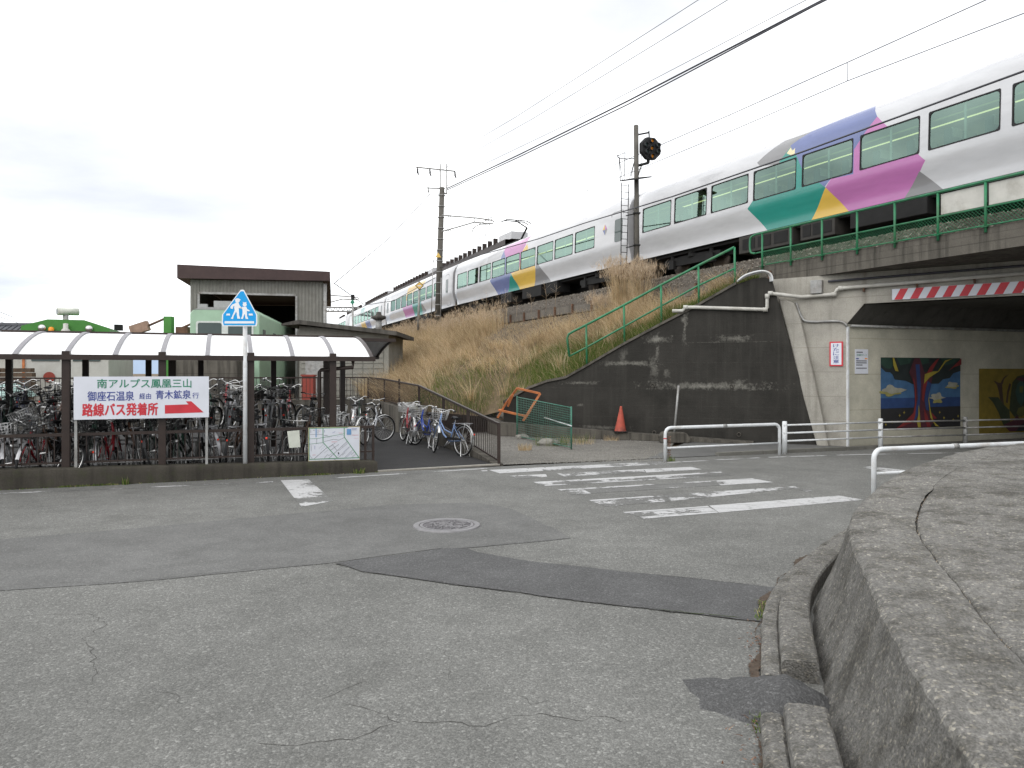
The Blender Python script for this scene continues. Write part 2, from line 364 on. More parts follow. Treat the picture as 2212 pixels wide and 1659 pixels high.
def build(mb, name, mats, parent=None, fix=True, label=None, bevel=0):
    off = OFF.get(rootof(parent).name, V(0, 0, 0)) if parent is not None else V(0, 0, 0)
    o = put(name, mesh(mb, name, mats, off, fix), parent)
    if label: o['label'] = label
    if bevel:
        b = o.modifiers.new('bevel', 'BEVEL'); b.width = bevel; b.segments = 2; b.limit_method = 'ANGLE'
    return o
def tag(o, label, cat, group=None):
    o['label'] = label; o['category'] = cat
    if group: o['group'] = group
    return o
def struct(o, kind='structure'): o['kind'] = kind; return o
def thing(name, label, cat, loc=(0, 0, 0), group=None, rz=None):
    o = bpy.data.objects.new(name, None); COL.objects.link(o); o.location = loc; o.empty_display_size = .2
    if rz is None: OFF[o.name] = Vector(loc)
    else: o.rotation_euler = (0, 0, rz)
    return tag(o, label, cat, group)
def solo(mb, name, mats, label, cat, group=None, base=None, fix=True, bevel=0):
    base = Vector(base) if base is not None else mb.v[0].copy()
    o = put(name, mesh(mb, name, mats, base, fix), None, base); tag(o, label, cat, group)
    if bevel:
        b = o.modifiers.new('bevel', 'BEVEL'); b.width = bevel; b.segments = 2; b.limit_method = 'ANGLE'
    return o
def copy_tree(o, parent=None):
    c = o.copy(); COL.objects.link(c); c.parent = parent
    for ch in o.children: copy_tree(ch, c)
    return c
def text(name, body, mats, parent, o, ax, ay, wd, ht, bold=0.0):
    """lettering filling a wd x ht rectangle whose lower-left corner is o, axes ax, ay"""
    cu = bpy.data.curves.new('lettering', 'FONT'); cu.body = body;  cu.resolution_u = 2
    t = bpy.data.objects.new('lettering', cu); COL.objects.link(t)
    bpy.context.view_layer.update()
    me = bpy.data.meshes.new_from_object(t.evaluated_get(bpy.context.evaluated_depsgraph_get()))
    bpy.data.objects.remove(t); bpy.data.curves.remove(cu)
    co = np.zeros(len(me.vertices) * 3); me.vertices.foreach_get('co', co); co = co.reshape(-1, 3)
    lo, hi = co.min(0), co.max(0); off = OFF.get(rootof(parent).name, V(0, 0, 0))
    o = Vector(o) - off; sx = wd / (hi[0] - lo[0]); sy = ht / (hi[1] - lo[1])
    out = np.array(o)[None] + (co[:, :1] - lo[0]) * sx * np.array(ax)[None] + (co[:, 1:2] - lo[1]) * sy * np.array(ay)[None]
    if bold:      # heavier strokes: shifted copies laid a hair in front of each other
        nr = np.cross(np.array(ax), np.array(ay)); k0 = len(co); fs = [tuple(p.vertices) for p in me.polygons]; allv, allf = [], []
        for i, (a_, b_) in enumerate(((0, 0), (1, 0), (-1, 0), (0, 1), (0, -1), (.7, .7), (-.7, .7), (.7, -.7), (-.7, -.7))):
            allv.append(out + (np.array(ax) * a_ + np.array(ay) * b_)[None] * bold * ht * .9 + nr[None] * .00012 * i); allf += [tuple(q + k0 * i for q in f) for f in fs]
        me = bpy.data.meshes.new(name); me.from_pydata(np.concatenate(allv).tolist(), [], allf)
    else: me.vertices.foreach_set('co', out.ravel())
    me.materials.clear(); me.materials.append(MT[mats]); me.update(); me.name = name
    return put(name, me, parent)
def strip(pts, wd, z):         # flat ribbon on the ground
    mb = MB(); rows = []
    for i, p in enumerate(pts):
        t = pts[min(i + 1, len(pts) - 1)] - pts[max(i - 1, 0)]; t.z = 0; t.normalize(); n_ = V(-t.y, t.x, 0)
        w_ = wd[i] if isinstance(wd, list) else wd
        rows.append([V(p.x, p.y, z) - n_ * w_ / 2, V(p.x, p.y, z) + n_ * w_ / 2])
    return mb.grid(rows, 0, False)
def spline(pts, per=8):
    pts = [Vector(p) for p in pts]; out = []
    for i in range(len(pts) - 1):
        p0, p1, p2, p3 = pts[max(i - 1, 0)], pts[i], pts[i + 1], pts[min(i + 2, len(pts) - 1)]
        for k in range(per):
            t = k / per; out.append(.5 * ((2 * p1) + (p2 - p0) * t + (2 * p0 - 5 * p1 + 4 * p2 - p3) * t * t + (3 * p1 - p0 - 3 * p2 + p3) * t ** 3))
    out.append(pts[-1]); return out
# ================================================================ LARGE STRUCTURE
RD = V(.934, .357, 0).normalized()           # the road's direction, towards the underpass
RN = V(-RD.y, RD.x, 0)                       # away from the road, towards the station
K0 = G(816, 1020)                            # end of the bicycle yard's kerb
def KP(s, nn, z=0): return K0 + RD * s + RN * nn + V(0, 0, z)       # yard frame: s along the kerb (negative = left), nn behind it
def KU(u, nn):                               # s at which image column u meets the line nn behind the kerb
    p = KP(0, nn); k = (u - U0) / FPX; return (k * p.y - p.x) / (RD.x - k * RD.y)
def KV(u, v, nn):
    p = KP(0, nn); return PL(u, v, p, RD)
mb = MB(); mb.poly([(-900, -60, -.06), (900, -60, -.06), (900, 1500, -.06), (-900, 1500, -.06)])
struct(build(mb, 'ground', 'soil'))
mb = MB(); a, b = KP(-60, .0), KP(60, .0)
mb.poly([a, (a.x, -25, 0), (80, -25, 0), (b.x, b.y, 0)])
road = struct(build(mb, 'road', 'road'))
# smoother older lane, dark trench patch
C9 = crop(0, 1650, 1824 / 2212); C10 = crop(1000, 1600, 2200 / 2212)
def jag(pts, step=.25, amp=.02):
    out = []
    for i in range(len(pts)):
        a, b = pts[i], pts[(i + 1) % len(pts)]; k = max(1, int((b - a).length / step))
        for j in range(k):
            p = lerp(a, b, j / k)
            if j: p = p + V(random.uniform(-amp, amp), random.uniform(-amp, amp), 0)
            out.append(p)
    return out
lane = [G(*C9(-1900, 640)), G(*C9(0, 552)), G(*C9(500, 520)), G(*C9(1180, 456)), G(*C9(1420, 434)), G(*C9(1900, 370)), G(*C10(680, 354)), G(*C10(1040, 320)), G(*C10(980, 285)), G(*C10(830, 215)), G(*C10(700, 192)), G(*C10(400, 200)), G(*C9(1200, 225)), G(*C9(800, 262)), G(*C9(420, 296)), G(*C9(0, 330)), G(*C9(-1900, 430))]
mb = MB(); mb.poly([p + V(0, 0, .004) for p in jag(lane, .3, .02)]); build(mb, 'asphalt_patch', 'road_smooth', road, label='smoother grey strip of asphalt round the manhole')
patch = [G(*C10(195, 412)), G(*C10(260, 400)), G(*C10(440, 378)), G(*C10(590, 357)), G(*C10(670, 358)), G(*C10(700, 370)), G(*C10(900, 405)), G(*C10(1300, 448)), G(*C10(1840, 503)), G(*C10(1790, 560)), G(*C10(1770, 625)), G(*C10(1500, 595)), G(*C10(1100, 550)), G(*C10(700, 497)), G(*C10(400, 455)), G(*C10(290, 440)), G(*C10(240, 422))]
mb = MB(); mb.poly([p + V(0, 0, .008) for p in jag(patch, .2, .015)]); build(mb, 'asphalt_patch', 'road_patch', road, label='dark asphalt trench patch')
# cracks
MT['crack'] = M('crack_dirt', (.055, .053, .048), .95, .3)
MT['moss'] = M('moss', (.05, .075, .02), .95, .4, 20)
def crack(px, wd=.012, c=C9, amp=.03, z=.0015, m_='crack'):
    pts = [G(*c(*p)) for p in px]; out = []
    for i in range(len(pts) - 1):
        k = max(2, int((pts[i + 1] - pts[i]).length / .05))
        for j in range(k): out.append(lerp(pts[i], pts[i + 1], j / k) + V(random.gauss(0, amp * .4), random.gauss(0, amp * .4), 0))
    out.append(pts[-1]); ws = [wd * random.uniform(.08, .55) for _ in out]; ws[0] = ws[-1] = .001
    build(strip(out, ws, z), 'crack', m_, road)
crack([(1090, 1212), (1320, 1217), (1470, 1195), (1560, 1170), (1715, 1122), (1900, 1116), (2090, 1133), (2212, 1098)], .013)
crack([(1715, 1122), (1690, 1090), (1600, 1070), (1480, 1040)], .009)
crack([(400, 955), (408, 880), (402, 800), (370, 760), (455, 700), (400, 655), (200, 655), (0, 665)], .011)
crack([(940, 580), (1050, 573), (1160, 555), (1350, 510)], .007)
crack([(360, 1010), (380, 1040)], .008); crack([(1370, 1035), (1475, 980), (1590, 940)], .008)
crack([(940, 1280), (1060, 1245)], .007); crack([(330, 300), (600, 286), (900, 262)], .008, z=.0095); crack([(0, 285), (190, 280)], .007)
crack([(760, 635), (800, 632), (540, 635)], .006); crack([(870, 725), (905, 690)], .006)
crack([(240, 520), (500, 520), (1120, 456), (1420, 436), (1520, 445)], .012, z=.0095)
crack([(2212, 1098), (2350, 1085), (2480, 1110), (2600, 1092), (2700, 1125)], .014)
crack([(670, 356), (800, 342), (1040, 320)], .012, C10, z=.0095)
crack([(880, 262), (980, 285), (1050, 322), (1120, 332)], .007, C10, z=.0095)
crack([(1445, 285), (1520, 310), (1700, 328), (1800, 322)], .006, C10)
crack([(1690, 485), (1720, 462), (1820, 448)], .006, C10)
crack([(195, 412), (290, 440), (400, 455), (700, 497), (1100, 550), (1500, 595), (1770, 628)], .016, C10, .02, .0095)
crack([(700, 370), (1300, 448), (1840, 503)], .012, C10, .02, .0095)
crack([(1330, 576), (1500, 592), (1650, 608)], .02, C10, .02, .0105, 'moss')
crack([(2400, 1020), (2300, 1040), (2230, 1000)], .006); crack([(1900, 800), (1960, 860), (1940, 940)], .005); crack([(640, 980), (760, 1000), (790, 1040)], .006)
# road markings
def mark(px, m_, z=.003, c=C10):
    p = [G(*c(*q)) for q in px]; mb = MB(); mb.poly([x + V(0, 0, z) for x in p]); build(mb, 'road_marking', m_, road)
for q_, m_ in (([(745, 75), (1360, 45), (1375, 54), (785, 87)], 'paint_good'), ([(718, 77), (738, 76), (742, 79), (722, 80)], 'paint_good'),
    ([(820, 96), (950, 90), (955, 101), (845, 107)], 'paint_good'), ([(990, 88), (1300, 72), (1305, 84), (1015, 98)], 'paint_bad'), ([(1300, 72), (1470, 64), (1508, 73), (1310, 84)], 'paint_good'),
    ([(905, 118), (1575, 81), (1588, 85), (918, 123)], 'paint_good'), ([(918, 123), (1588, 85), (1615, 90), (940, 129)], 'paint_bad2'), ([(942, 129), (1622, 91), (1628, 93.5), (948, 132)], 'paint_bad'),
    ([(992, 145), (1690, 105), (1700, 108), (1005, 149)], 'paint_good'), ([(1012, 150), (1085, 146), (1112, 159), (1045, 164)], 'paint_good'), ([(1085, 146), (1560, 116), (1575, 130), (1112, 159)], 'paint_bad2'), ([(1560, 116), (1705, 108), (1765, 119), (1575, 130)], 'paint_good'),
    ([(1105, 183), (1370, 165), (1375, 169), (1112, 187)], 'paint_good'), ([(1115, 188), (1370, 170), (1400, 186), (1165, 206)], 'paint_bad'), ([(1372, 165), (1840, 133), (1858, 140), (1400, 186)], 'paint_good'), ([(1845, 140), (1885, 145), (1910, 150), (1880, 152)], 'paint_good'),
    ([(1226, 226), (1530, 204), (1535, 208), (1235, 230)], 'paint_good'), ([(1237, 231), (1535, 209), (1560, 222), (1290, 243)], 'paint_bad'), ([(1285, 243), (1560, 223), (1568, 228), (1300, 250)], 'paint_good'), ([(1535, 203), (2000, 167), (2090, 182), (1570, 228)], 'paint_good')): mark(q_, m_)
mark([(0, 112), (100, 109), (172, 172), (50, 178)], 'paint_good'); mark([(50, 178), (172, 172), (190, 186), (75, 207)], 'paint_bad', .003)
mark([(2080, 66), (2110, 62), (2240, 76), (2170, 80)], 'paint_good')
def eline(a, b, wd, m_='paint_line', z=.003):
    build(strip([lerp(a, b, i / 6) for i in range(7)], wd, z), 'road_marking', m_, road)
eline(G(-60, 1069), G(590, 1041), .09); eline(G(715, 1033), G(1052, 1012), .09)
eline(G(1430, 1000), G(1640, 989), .10, 'paint_good'); eline(G(1660, 988), G(1850, 982), .12, 'paint_good'); eline(G(1850, 982), G(2300, 974), .12, 'paint_good')
# manhole
mp_ = G(965, 1136); mh = thing('manhole_cover', 'round grey iron manhole cover with raised pattern in the road', 'manhole cover', mp_)
MT['iron'] = M('cast_iron', (.21, .205, .21), .6, .18, 9, metal=.3)
MT['iron_dk'] = M('cast_iron_dark', (.105, .10, .105), .8, .2, 9)
mb = MB(); mb.lathe([(0, .012), (.33, .012), (.33, 0)], mp_, n_=48, mi=0, sm=False); build(mb, 'cover', 'iron_dk', mh)
mb = MB(); mb.lathe([(.335, 0), (.335, .017), (.40, .017), (.41, 0)], mp_, n_=48, sm=False); mb.lathe([(.29, .01), (.29, .017), (.325, .017), (.325, .01)], mp_, n_=48, sm=False); build(mb, 'ring', 'iron', mh)
mb = MB(); rr = random.Random(3)
for k in range(70):
    a = rr.uniform(0, 6.28); q = rr.uniform(.03, .27); c_ = mp_ + V(math.cos(a) * q, math.sin(a) * q, .014)
    a2 = a + rr.uniform(-.5, .5) + (1.57 if rr.random() < .6 else 0); L_ = rr.uniform(.02, .06)
    t_ = V(math.cos(a2), math.sin(a2), 0); mb.tube([c_ - t_ * L_, c_ + V(rr.uniform(-.01, .01), rr.uniform(-.01, .01), 0), c_ + t_ * L_], .009, 4)
build(mb, 'pattern', 'iron', mh)
# bicycle yard paving, gravel lot, underpass footway
FA = G(1078, 1004.5); FB = V(-2.62, 20.9, 0); FC = V(-5.3, 27.3, 0)
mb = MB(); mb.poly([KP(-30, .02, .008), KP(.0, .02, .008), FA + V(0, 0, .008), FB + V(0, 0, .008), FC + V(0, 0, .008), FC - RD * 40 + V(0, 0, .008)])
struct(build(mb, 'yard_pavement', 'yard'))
mb = MB(); mb.poly([FA + V(0, 0, .004), KP((G(1430, 997) - K0).dot(RD) + .3, .02, .004), V(4.6, 20.6, .004), V(.4, 23.5, .004), FB + V(.4, 1.5, .004), FB + V(0, 0, .004)])
struct(build(mb, 'gravel_lot', 'gravel'))
# track alignment (near side of the train), from near to far
E1 = V(4.59, 28.7, 0); hd = [25.5, 24.1, 22.0, 21.2, 20.4, 19.6]
dirs = [V(-math.sin(R(a)), math.cos(R(a)), 0) for a in hd]
nodes = [E1 - dirs[0] * 62, E1]
for k in range(1, 6): nodes.append(nodes[-1] + dirs[k] * 20.5)
nodes.append(nodes[-1] + dirs[5] * 120)
def path(dist, off=0, z=0):
    """point at arc length dist from E1 (positive = away), off metres from the train's side towards the camera"""
    d0 = dist + 62; i = 0
    while i < len(nodes) - 2 and d0 > (nodes[i + 1] - nodes[i]).length: d0 -= (nodes[i + 1] - nodes[i]).length; i += 1
    t = (nodes[i + 1] - nodes[i]).normalized(); p = nodes[i] + t * d0
    seg = (nodes[i + 1] - nodes[i]).length; tn = t
    if i + 2 < len(nodes) and d0 > seg - 8: tn = (t * (1 - (d0 - seg + 8) / 16) + (nodes[i + 2] - nodes[i + 1]).normalized() * ((d0 - seg + 8) / 16)).normalized()
    if i > 0 and d0 < 8: tn = (t * (.5 + d0 / 16) + (nodes[i] - nodes[i - 1]).normalized() * (.5 - d0 / 16)).normalized()
    return p + V(-tn.y, tn.x, 0) * off + V(0, 0, z), tn
ZR = 5.33                                     # rail level
# ballast bed
rows = []
for k in range(-40, 140, 3):
    rows.append([path(k, o_, z_)[0] for o_, z_ in ((-9.5, 4.6), (-8.3, 5.2), (.5, 5.2), (.78, 5.14), (1.2, 4.72), (1.29, 4.56))])
mb = MB(); mb.grid(rows, 0, False); bed = struct(build(mb, 'track_bed', 'ballastbed', None, False))
mb = MB(); rr = random.Random(5)
for k in range(5200):
    dd_ = rr.uniform(-24, 34) if k > 2600 else rr.uniform(-22, 2); t = rr.random()
    o_ = rr.uniform(.2, 1.24); z_ = np.interp(o_, [-.35, .5, .78, 1.2, 1.3], [5.2, 5.2, 5.14, 4.72, 4.56])
    p = path(dd_, o_, z_)[0]; q = rr.uniform(.028, .055)
    vv = [V(1, 0, 0), V(-.5, .87, 0), V(-.5, -.87, 0), V(.1, 0, 1), V(0, .1, -1)]
    rot = Matrix.Rotation(rr.uniform(0, 6.28), 3, 'Z') @ Matrix.Rotation(rr.uniform(0, 1), 3, 'X')
    vv = [p + rot @ (x_ * q * rr.uniform(.7, 1.2)) for x_ in vv]
    mb.add(vv, [(0, 1, 3), (1, 2, 3), (2, 0, 3), (1, 0, 4), (2, 1, 4), (0, 2, 4)])
struct(build(mb, 'ballast_stones', 'ballast', bed, False), 'stuff')
for o_ in (-.94, -2.01, -4.74, -5.81):
    mb = MB(); rws = [[path(k, o_ + a, b)[0] for a, b in ((-.035, ZR - .14), (-.035, ZR), (.035, ZR), (.035, ZR - .14))] for k in range(-40, 130, 4)]
    mb.grid(rws, 0, False); build(mb, 'rail', 'rail', bed, False)
# wing wall line
WP = V(7.79, 18.85, 0); WD = V(-.935, .355, 0).normalized(); WN = V(-WD.y, WD.x, 0)      # towards camera side?
if WN.y > 0: WN = -WN
C6 = crop(1800, 950, 1000 / 2212); C7 = crop(2600, 800, 1048 / 1932); C5 = crop(2200, 150, 1448 / 2212); C4 = crop(1400, 500, 1000 / 2212)
def wp(u, v): return PL(u, v, WP, WD)
MT['wing'] = wing()
wtop = [wp(*C6(*q)) for q in ((2105, 108), (2050, 84), (1950, 95), (1820, 140), (1520, 310), (1220, 465), (930, 620), (640, 790), (480, 880), (330, 910), (180, 965))]
wend = WP + WD * 8.6; wtop.append(V(wend.x, wend.y, .95))
bend = WP + WD * -.02
prof = [bend + V(0, 0, -.05)] + wtop + [V(wend.x, wend.y, -.05)]
wr = thing('retaining_wall', 'dark stained concrete retaining wall sloping down beside the underpass', 'retaining wall', WP)
mb = MB(); mb.prism(prof, -WN * .45); build(mb, 'wall', 'wing', wr)
mb = MB()
for a, b in zip(wtop[3:], wtop[4:]):          # coping with a slightly proud edge
    up = V(0, 0, .07); mb.add([a + WN * .05, b + WN * .05, b + WN * .05 + up, a + WN * .05 + up, a - WN * .5, b - WN * .5, b - WN * .5 + up, a - WN * .5 + up], [(0, 1, 2, 3), (7, 6, 5, 4), (3, 2, 6, 7), (0, 4, 5, 1), (0, 3, 7, 4), (1, 5, 6, 2)])
build(mb, 'coping', 'conc_dk', wr)
for q in ((1163, 935), (1785, 943), (1175, 1307), (1842, 1322)):
    p = wp(*C6(*q)); mb = MB(); mb.lathe([(.055, -.02), (.055, .035), (.042, .035), (.042, -.02), (0, -.02)], p, WN, 12); mb.m[24:] = [1] * (len(mb.m) - 24); build(mb, 'weep_pipe', ['conc_dk', 'black'], wr)
# footing ledge along the wall foot
lg = [wp(*C6(1960, 1400)), wp(*C6(900, 1300)), wend.copy(), V(-.6, 22.9, 0)]
for p in lg: p.z = 0
mb = MB()
hs = [.06, .22, .40, .48]
for i in range(3):
    a, b = lg[i], lg[i + 1]; ha, hb = hs[i], hs[i + 1]; nn = WN * .38; na = WN * .001
    mb.add([a + nn, b + nn, b + nn + V(0, 0, hb), a + nn + V(0, 0, ha), a + na, b + na, b + na + V(0, 0, hb), a + na + V(0, 0, ha)], [(0, 1, 2, 3), (3, 2, 6, 7), (0, 3, 7, 4), (1, 5, 6, 2)])
build(mb, 'footing', 'conc_dk', wr)
# ---------------------------------------------------------------- underpass
PP = V(8.34, 18.5, 0); PD = V(.796, -.605, 0).normalized(); PN = V(-PD.y, PD.x, 0)
if PN.y > 0: PN = -PN                        # out of the portal, towards the camera
def pp(u, v): return PL(u, v, PP, PD)
ub = thing('railway_bridge', 'concrete railway underpass bridge with pale abutment and painted tunnel wall', 'bridge', PP)
TL = 30.0
DKZ = 4.32
def PT(t, z, n_=0): return PP + PD * t + PN * n_ + V(0, 0, z)
# portal wall: left of the opening and above it
mb = MB(); mb.prism([PT(-2.6, -.05), PT(0, -.05), PT(0, 3.04), PT(.42, 3.55), PT(9, 3.55), PT(9, DKZ), PT(-2.6, DKZ)], -PN * .35)
build(mb, 'abutment_wall', 'conc', ub)
# slanted buttress strip between wing wall and abutment
bt = [pp(*C7(*q)) for q in ((330, 480), (435, 520), (480, 640), (575, 1050), (660, 1455), (585, 1455), (500, 1150), (405, 760))]
mb = MB(); mb.prism([p + PN * .02 for p in bt], PN * .16); build(mb, 'buttress', 'conc', ub, bevel=.03)
# tunnel: left wall, haunch, soffit, right wall
T0 = PP.copy(); RT = V(RD.y, -RD.x, 0)        # across the tunnel to the right
def TT(s_, a, z): return T0 + RD * s_ + RT * a + V(0, 0, z)
mb = MB(); mb.add([TT(0, .0, -.05), TT(TL, 0, -.05), TT(TL, 0, 3.06), TT(0, 0, 3.06)], [(0, 1, 2, 3)]); build(mb, 'tunnel_wall', 'tunnelwall', ub)
mb = MB(); mb.add([TT(0, 0, 3.06), TT(TL, 0, 3.06), TT(TL, .42, 3.55), TT(.25, .42, 3.55)], [(0, 1, 2, 3)])
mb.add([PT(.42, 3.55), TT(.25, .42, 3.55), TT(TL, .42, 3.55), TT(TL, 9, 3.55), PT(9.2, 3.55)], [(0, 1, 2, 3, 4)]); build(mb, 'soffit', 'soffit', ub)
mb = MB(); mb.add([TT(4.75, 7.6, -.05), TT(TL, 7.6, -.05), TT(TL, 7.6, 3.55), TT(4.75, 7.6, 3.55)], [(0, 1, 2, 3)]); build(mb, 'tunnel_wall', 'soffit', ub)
mb = MB(); mb.box(TT(.03, .03, 1.5), (.05, .05, 3.0), (RD, RT, V(0, 0, 1))); build(mb, 'corner_strip', 'whitepaint', ub)
# deck slab with fascia along the track
dk0, dk1 = path(-8.6, 1.31)[0], path(-40, 1.31)[0]
tn = (dk0 - dk1).normalized(); inn = V(tn.y, -tn.x, 0)
mb = MB()
a, b = dk0 + tn * .9, dk1
mb.prism([a + V(0, 0, DKZ + .002), a + V(0, 0, 4.67), a + inn * 11 + V(0, 0, 4.67), a + inn * 11 + V(0, 0, DKZ + .002)], b - a); build(mb, 'deck', 'conc_dk', ub)
mb = MB(); c_ = lerp(a, b, .5); mb.box(c_ + V(0, 0, 4.74) + inn * .12, ((a - b).length, .22, .13), (tn, inn, V(0, 0, 1))); build(mb, 'deck_kerb', 'conc_dk', ub)
# ground under the bridge: footway
mb = MB(); q0 = KP((G(1425, 998) - K0).dot(RD), .02); mb.poly([q0 + V(0, 0, .010), TT(TL, 1.15, .010), TT(TL, -.2, .010), TT(-.2, -.2, .010), WP + V(0, .3, .010), WP + WD * 3.2 + V(0, 0, .010)]); struct(build(mb, 'footway', 'road_smooth'))
mb = MB(); q1 = TT(TL, 1.15, 0); t_ = (q1 - q0).normalized(); L_ = (q1 - q0).length
for k in range(int(L_ / .6)):
    mb = MB(); mb.box(q0 + t_ * (k * .6 + .3 + 1.8) + V(0, 0, .035) + RN * .02, (.585, .14, .08), (t_, V(-t_.y, t_.x, 0), V(0, 0, 1))); struct(build(mb, 'kerb_stone', 'conc_kerbtop')) if False else build(mb, 'kerb_stone', 'conc_kerbtop', road)
# height board with red stripes
hb = thing('height_warning_board', 'long red and white striped height board over the underpass mouth', 'warning board', PT(.9, 3.6))
bl = pp(*C7(1068, 447)); br = pp(*C7(1932, 390)); zt, zb = 3.86, 3.60
t0_ = (bl - PP).dot(PD); t1_ = t0_ + 6.2
mb = MB(); mb.prism([PT(t0_, zb, .02), PT(t1_, zb, .02), PT(t1_, zt, .02), PT(t0_, zt, .02)], PN * .03); build(mb, 'board', 'sign_white', hb)
q = t0_ + .05
while q < t1_ - .35:
    mb = MB(); mb.prism([PT(q, zb + .003, .051), PT(q + .17, zb + .003, .051), PT(q + .30, zt - .003, .051), PT(q + .13, zt - .003, .051)], PN * .003); build(mb, 'stripe', 'sign_red', hb); q += .335
# caution sign on the abutment
s0, s1 = pp(*C7(668, 930)), pp(*C7(733, 768)); ta, tb = (s0 - PP).dot(PD), (s1 - PP).dot(PD)
if tb - ta < .3: tm = (ta + tb) / 2; ta, tb = tm - .16, tm + .16
cs = thing('caution_sign', 'small white vertical caution sign with red border on the abutment', 'sign', PT(ta, s0.z))
mb = MB(); mb.prism([PT(ta, s0.z, .01), PT(tb, s0.z, .01), PT(tb, s1.z, .01), PT(ta, s1.z, .01)], PN * .02); build(mb, 'border', 'sign_red', cs)
mb = MB(); mb.prism([PT(ta + .035, s0.z + .035, .031), PT(tb - .035, s0.z + .035, .031), PT(tb - .035, s1.z - .035, .031), PT(ta + .035, s1.z - .035, .031)], PN * .004); build(mb, 'panel', 'sign_white', cs)
hh = (s1.z - s0.z - .12) / 5
for k, ch in enumerate('けたに注意'): text('lettering', ch, 'sign_blue', cs, PT(ta + .09, s1.z - .06 - hh * (k + 1) + .012, .037), PD, V(0, 0, 1), tb - ta - .18, hh * .86, .012)
# ---------------------------------------------------------------- murals and notice inside the underpass
def TW(s_, z, n_=0): return TT(s_, n_, z)        # on the tunnel wall, n_ out into the tunnel
for k, c in dict(mu_sky=(.10, .30, .62), mu_sea=(.02, .10, .36), mu_dark=(.012, .011, .014), mu_leaf=(.02, .10, .06), mu_leafdk=(.012, .03, .03), mu_red=(.50, .03, .03), mu_blue=(.03, .09, .35), mu_mar=(.16, .015, .04), mu_yel=(.80, .62, .06), mu_cloud=(.80, .78, .62), mu_cloudy=(.72, .66, .20), mu_ochre=(.52, .37, .02), mu_brown=(.13, .06, .03), mu_grn=(.06, .09, .02), mu_olive=(.25, .25, .03), mu_teal=(.05, .16, .12)).items(): MT[k] = M(k.replace('mu_', 'mural_'), tuple(x * .36 + .018 for x in c), .6, .18, 5)
def mural(name, label, s0, z0, wd, ht, layers):
    o = thing(name, label, 'mural', TW(s0, z0))
    order = {}
    for i, (nm, m_, pts) in enumerate(layers):
        mb = MB(); p = [TW(s0 + x_ * wd, z0 + (1 - y_) * ht, .006 + .0016 * i) for x_, y_ in pts]
        mb.poly(p); build(mb, nm, m_, o, False)
    return o
def mpx(x, y): return ((x - 590) / (1485 - 590), (y - 395) / (1185 - 395))
def MP(*pts): return [mpx(*p) for p in pts]
def cloud(cx_, cy_, w_, h_, seed):
    r_ = random.Random(seed); out = []
    for k in range(22):
        a = k / 22 * 6.283; f = 1 + .22 * math.sin(a * 4 + seed) + r_.uniform(-.08, .08); out.append((cx_ + math.cos(a) * w_ * f, cy_ + math.sin(a) * h_ * f * (1 if math.sin(a) < 0 else .75)))
    return [mpx(*p) for p in out]
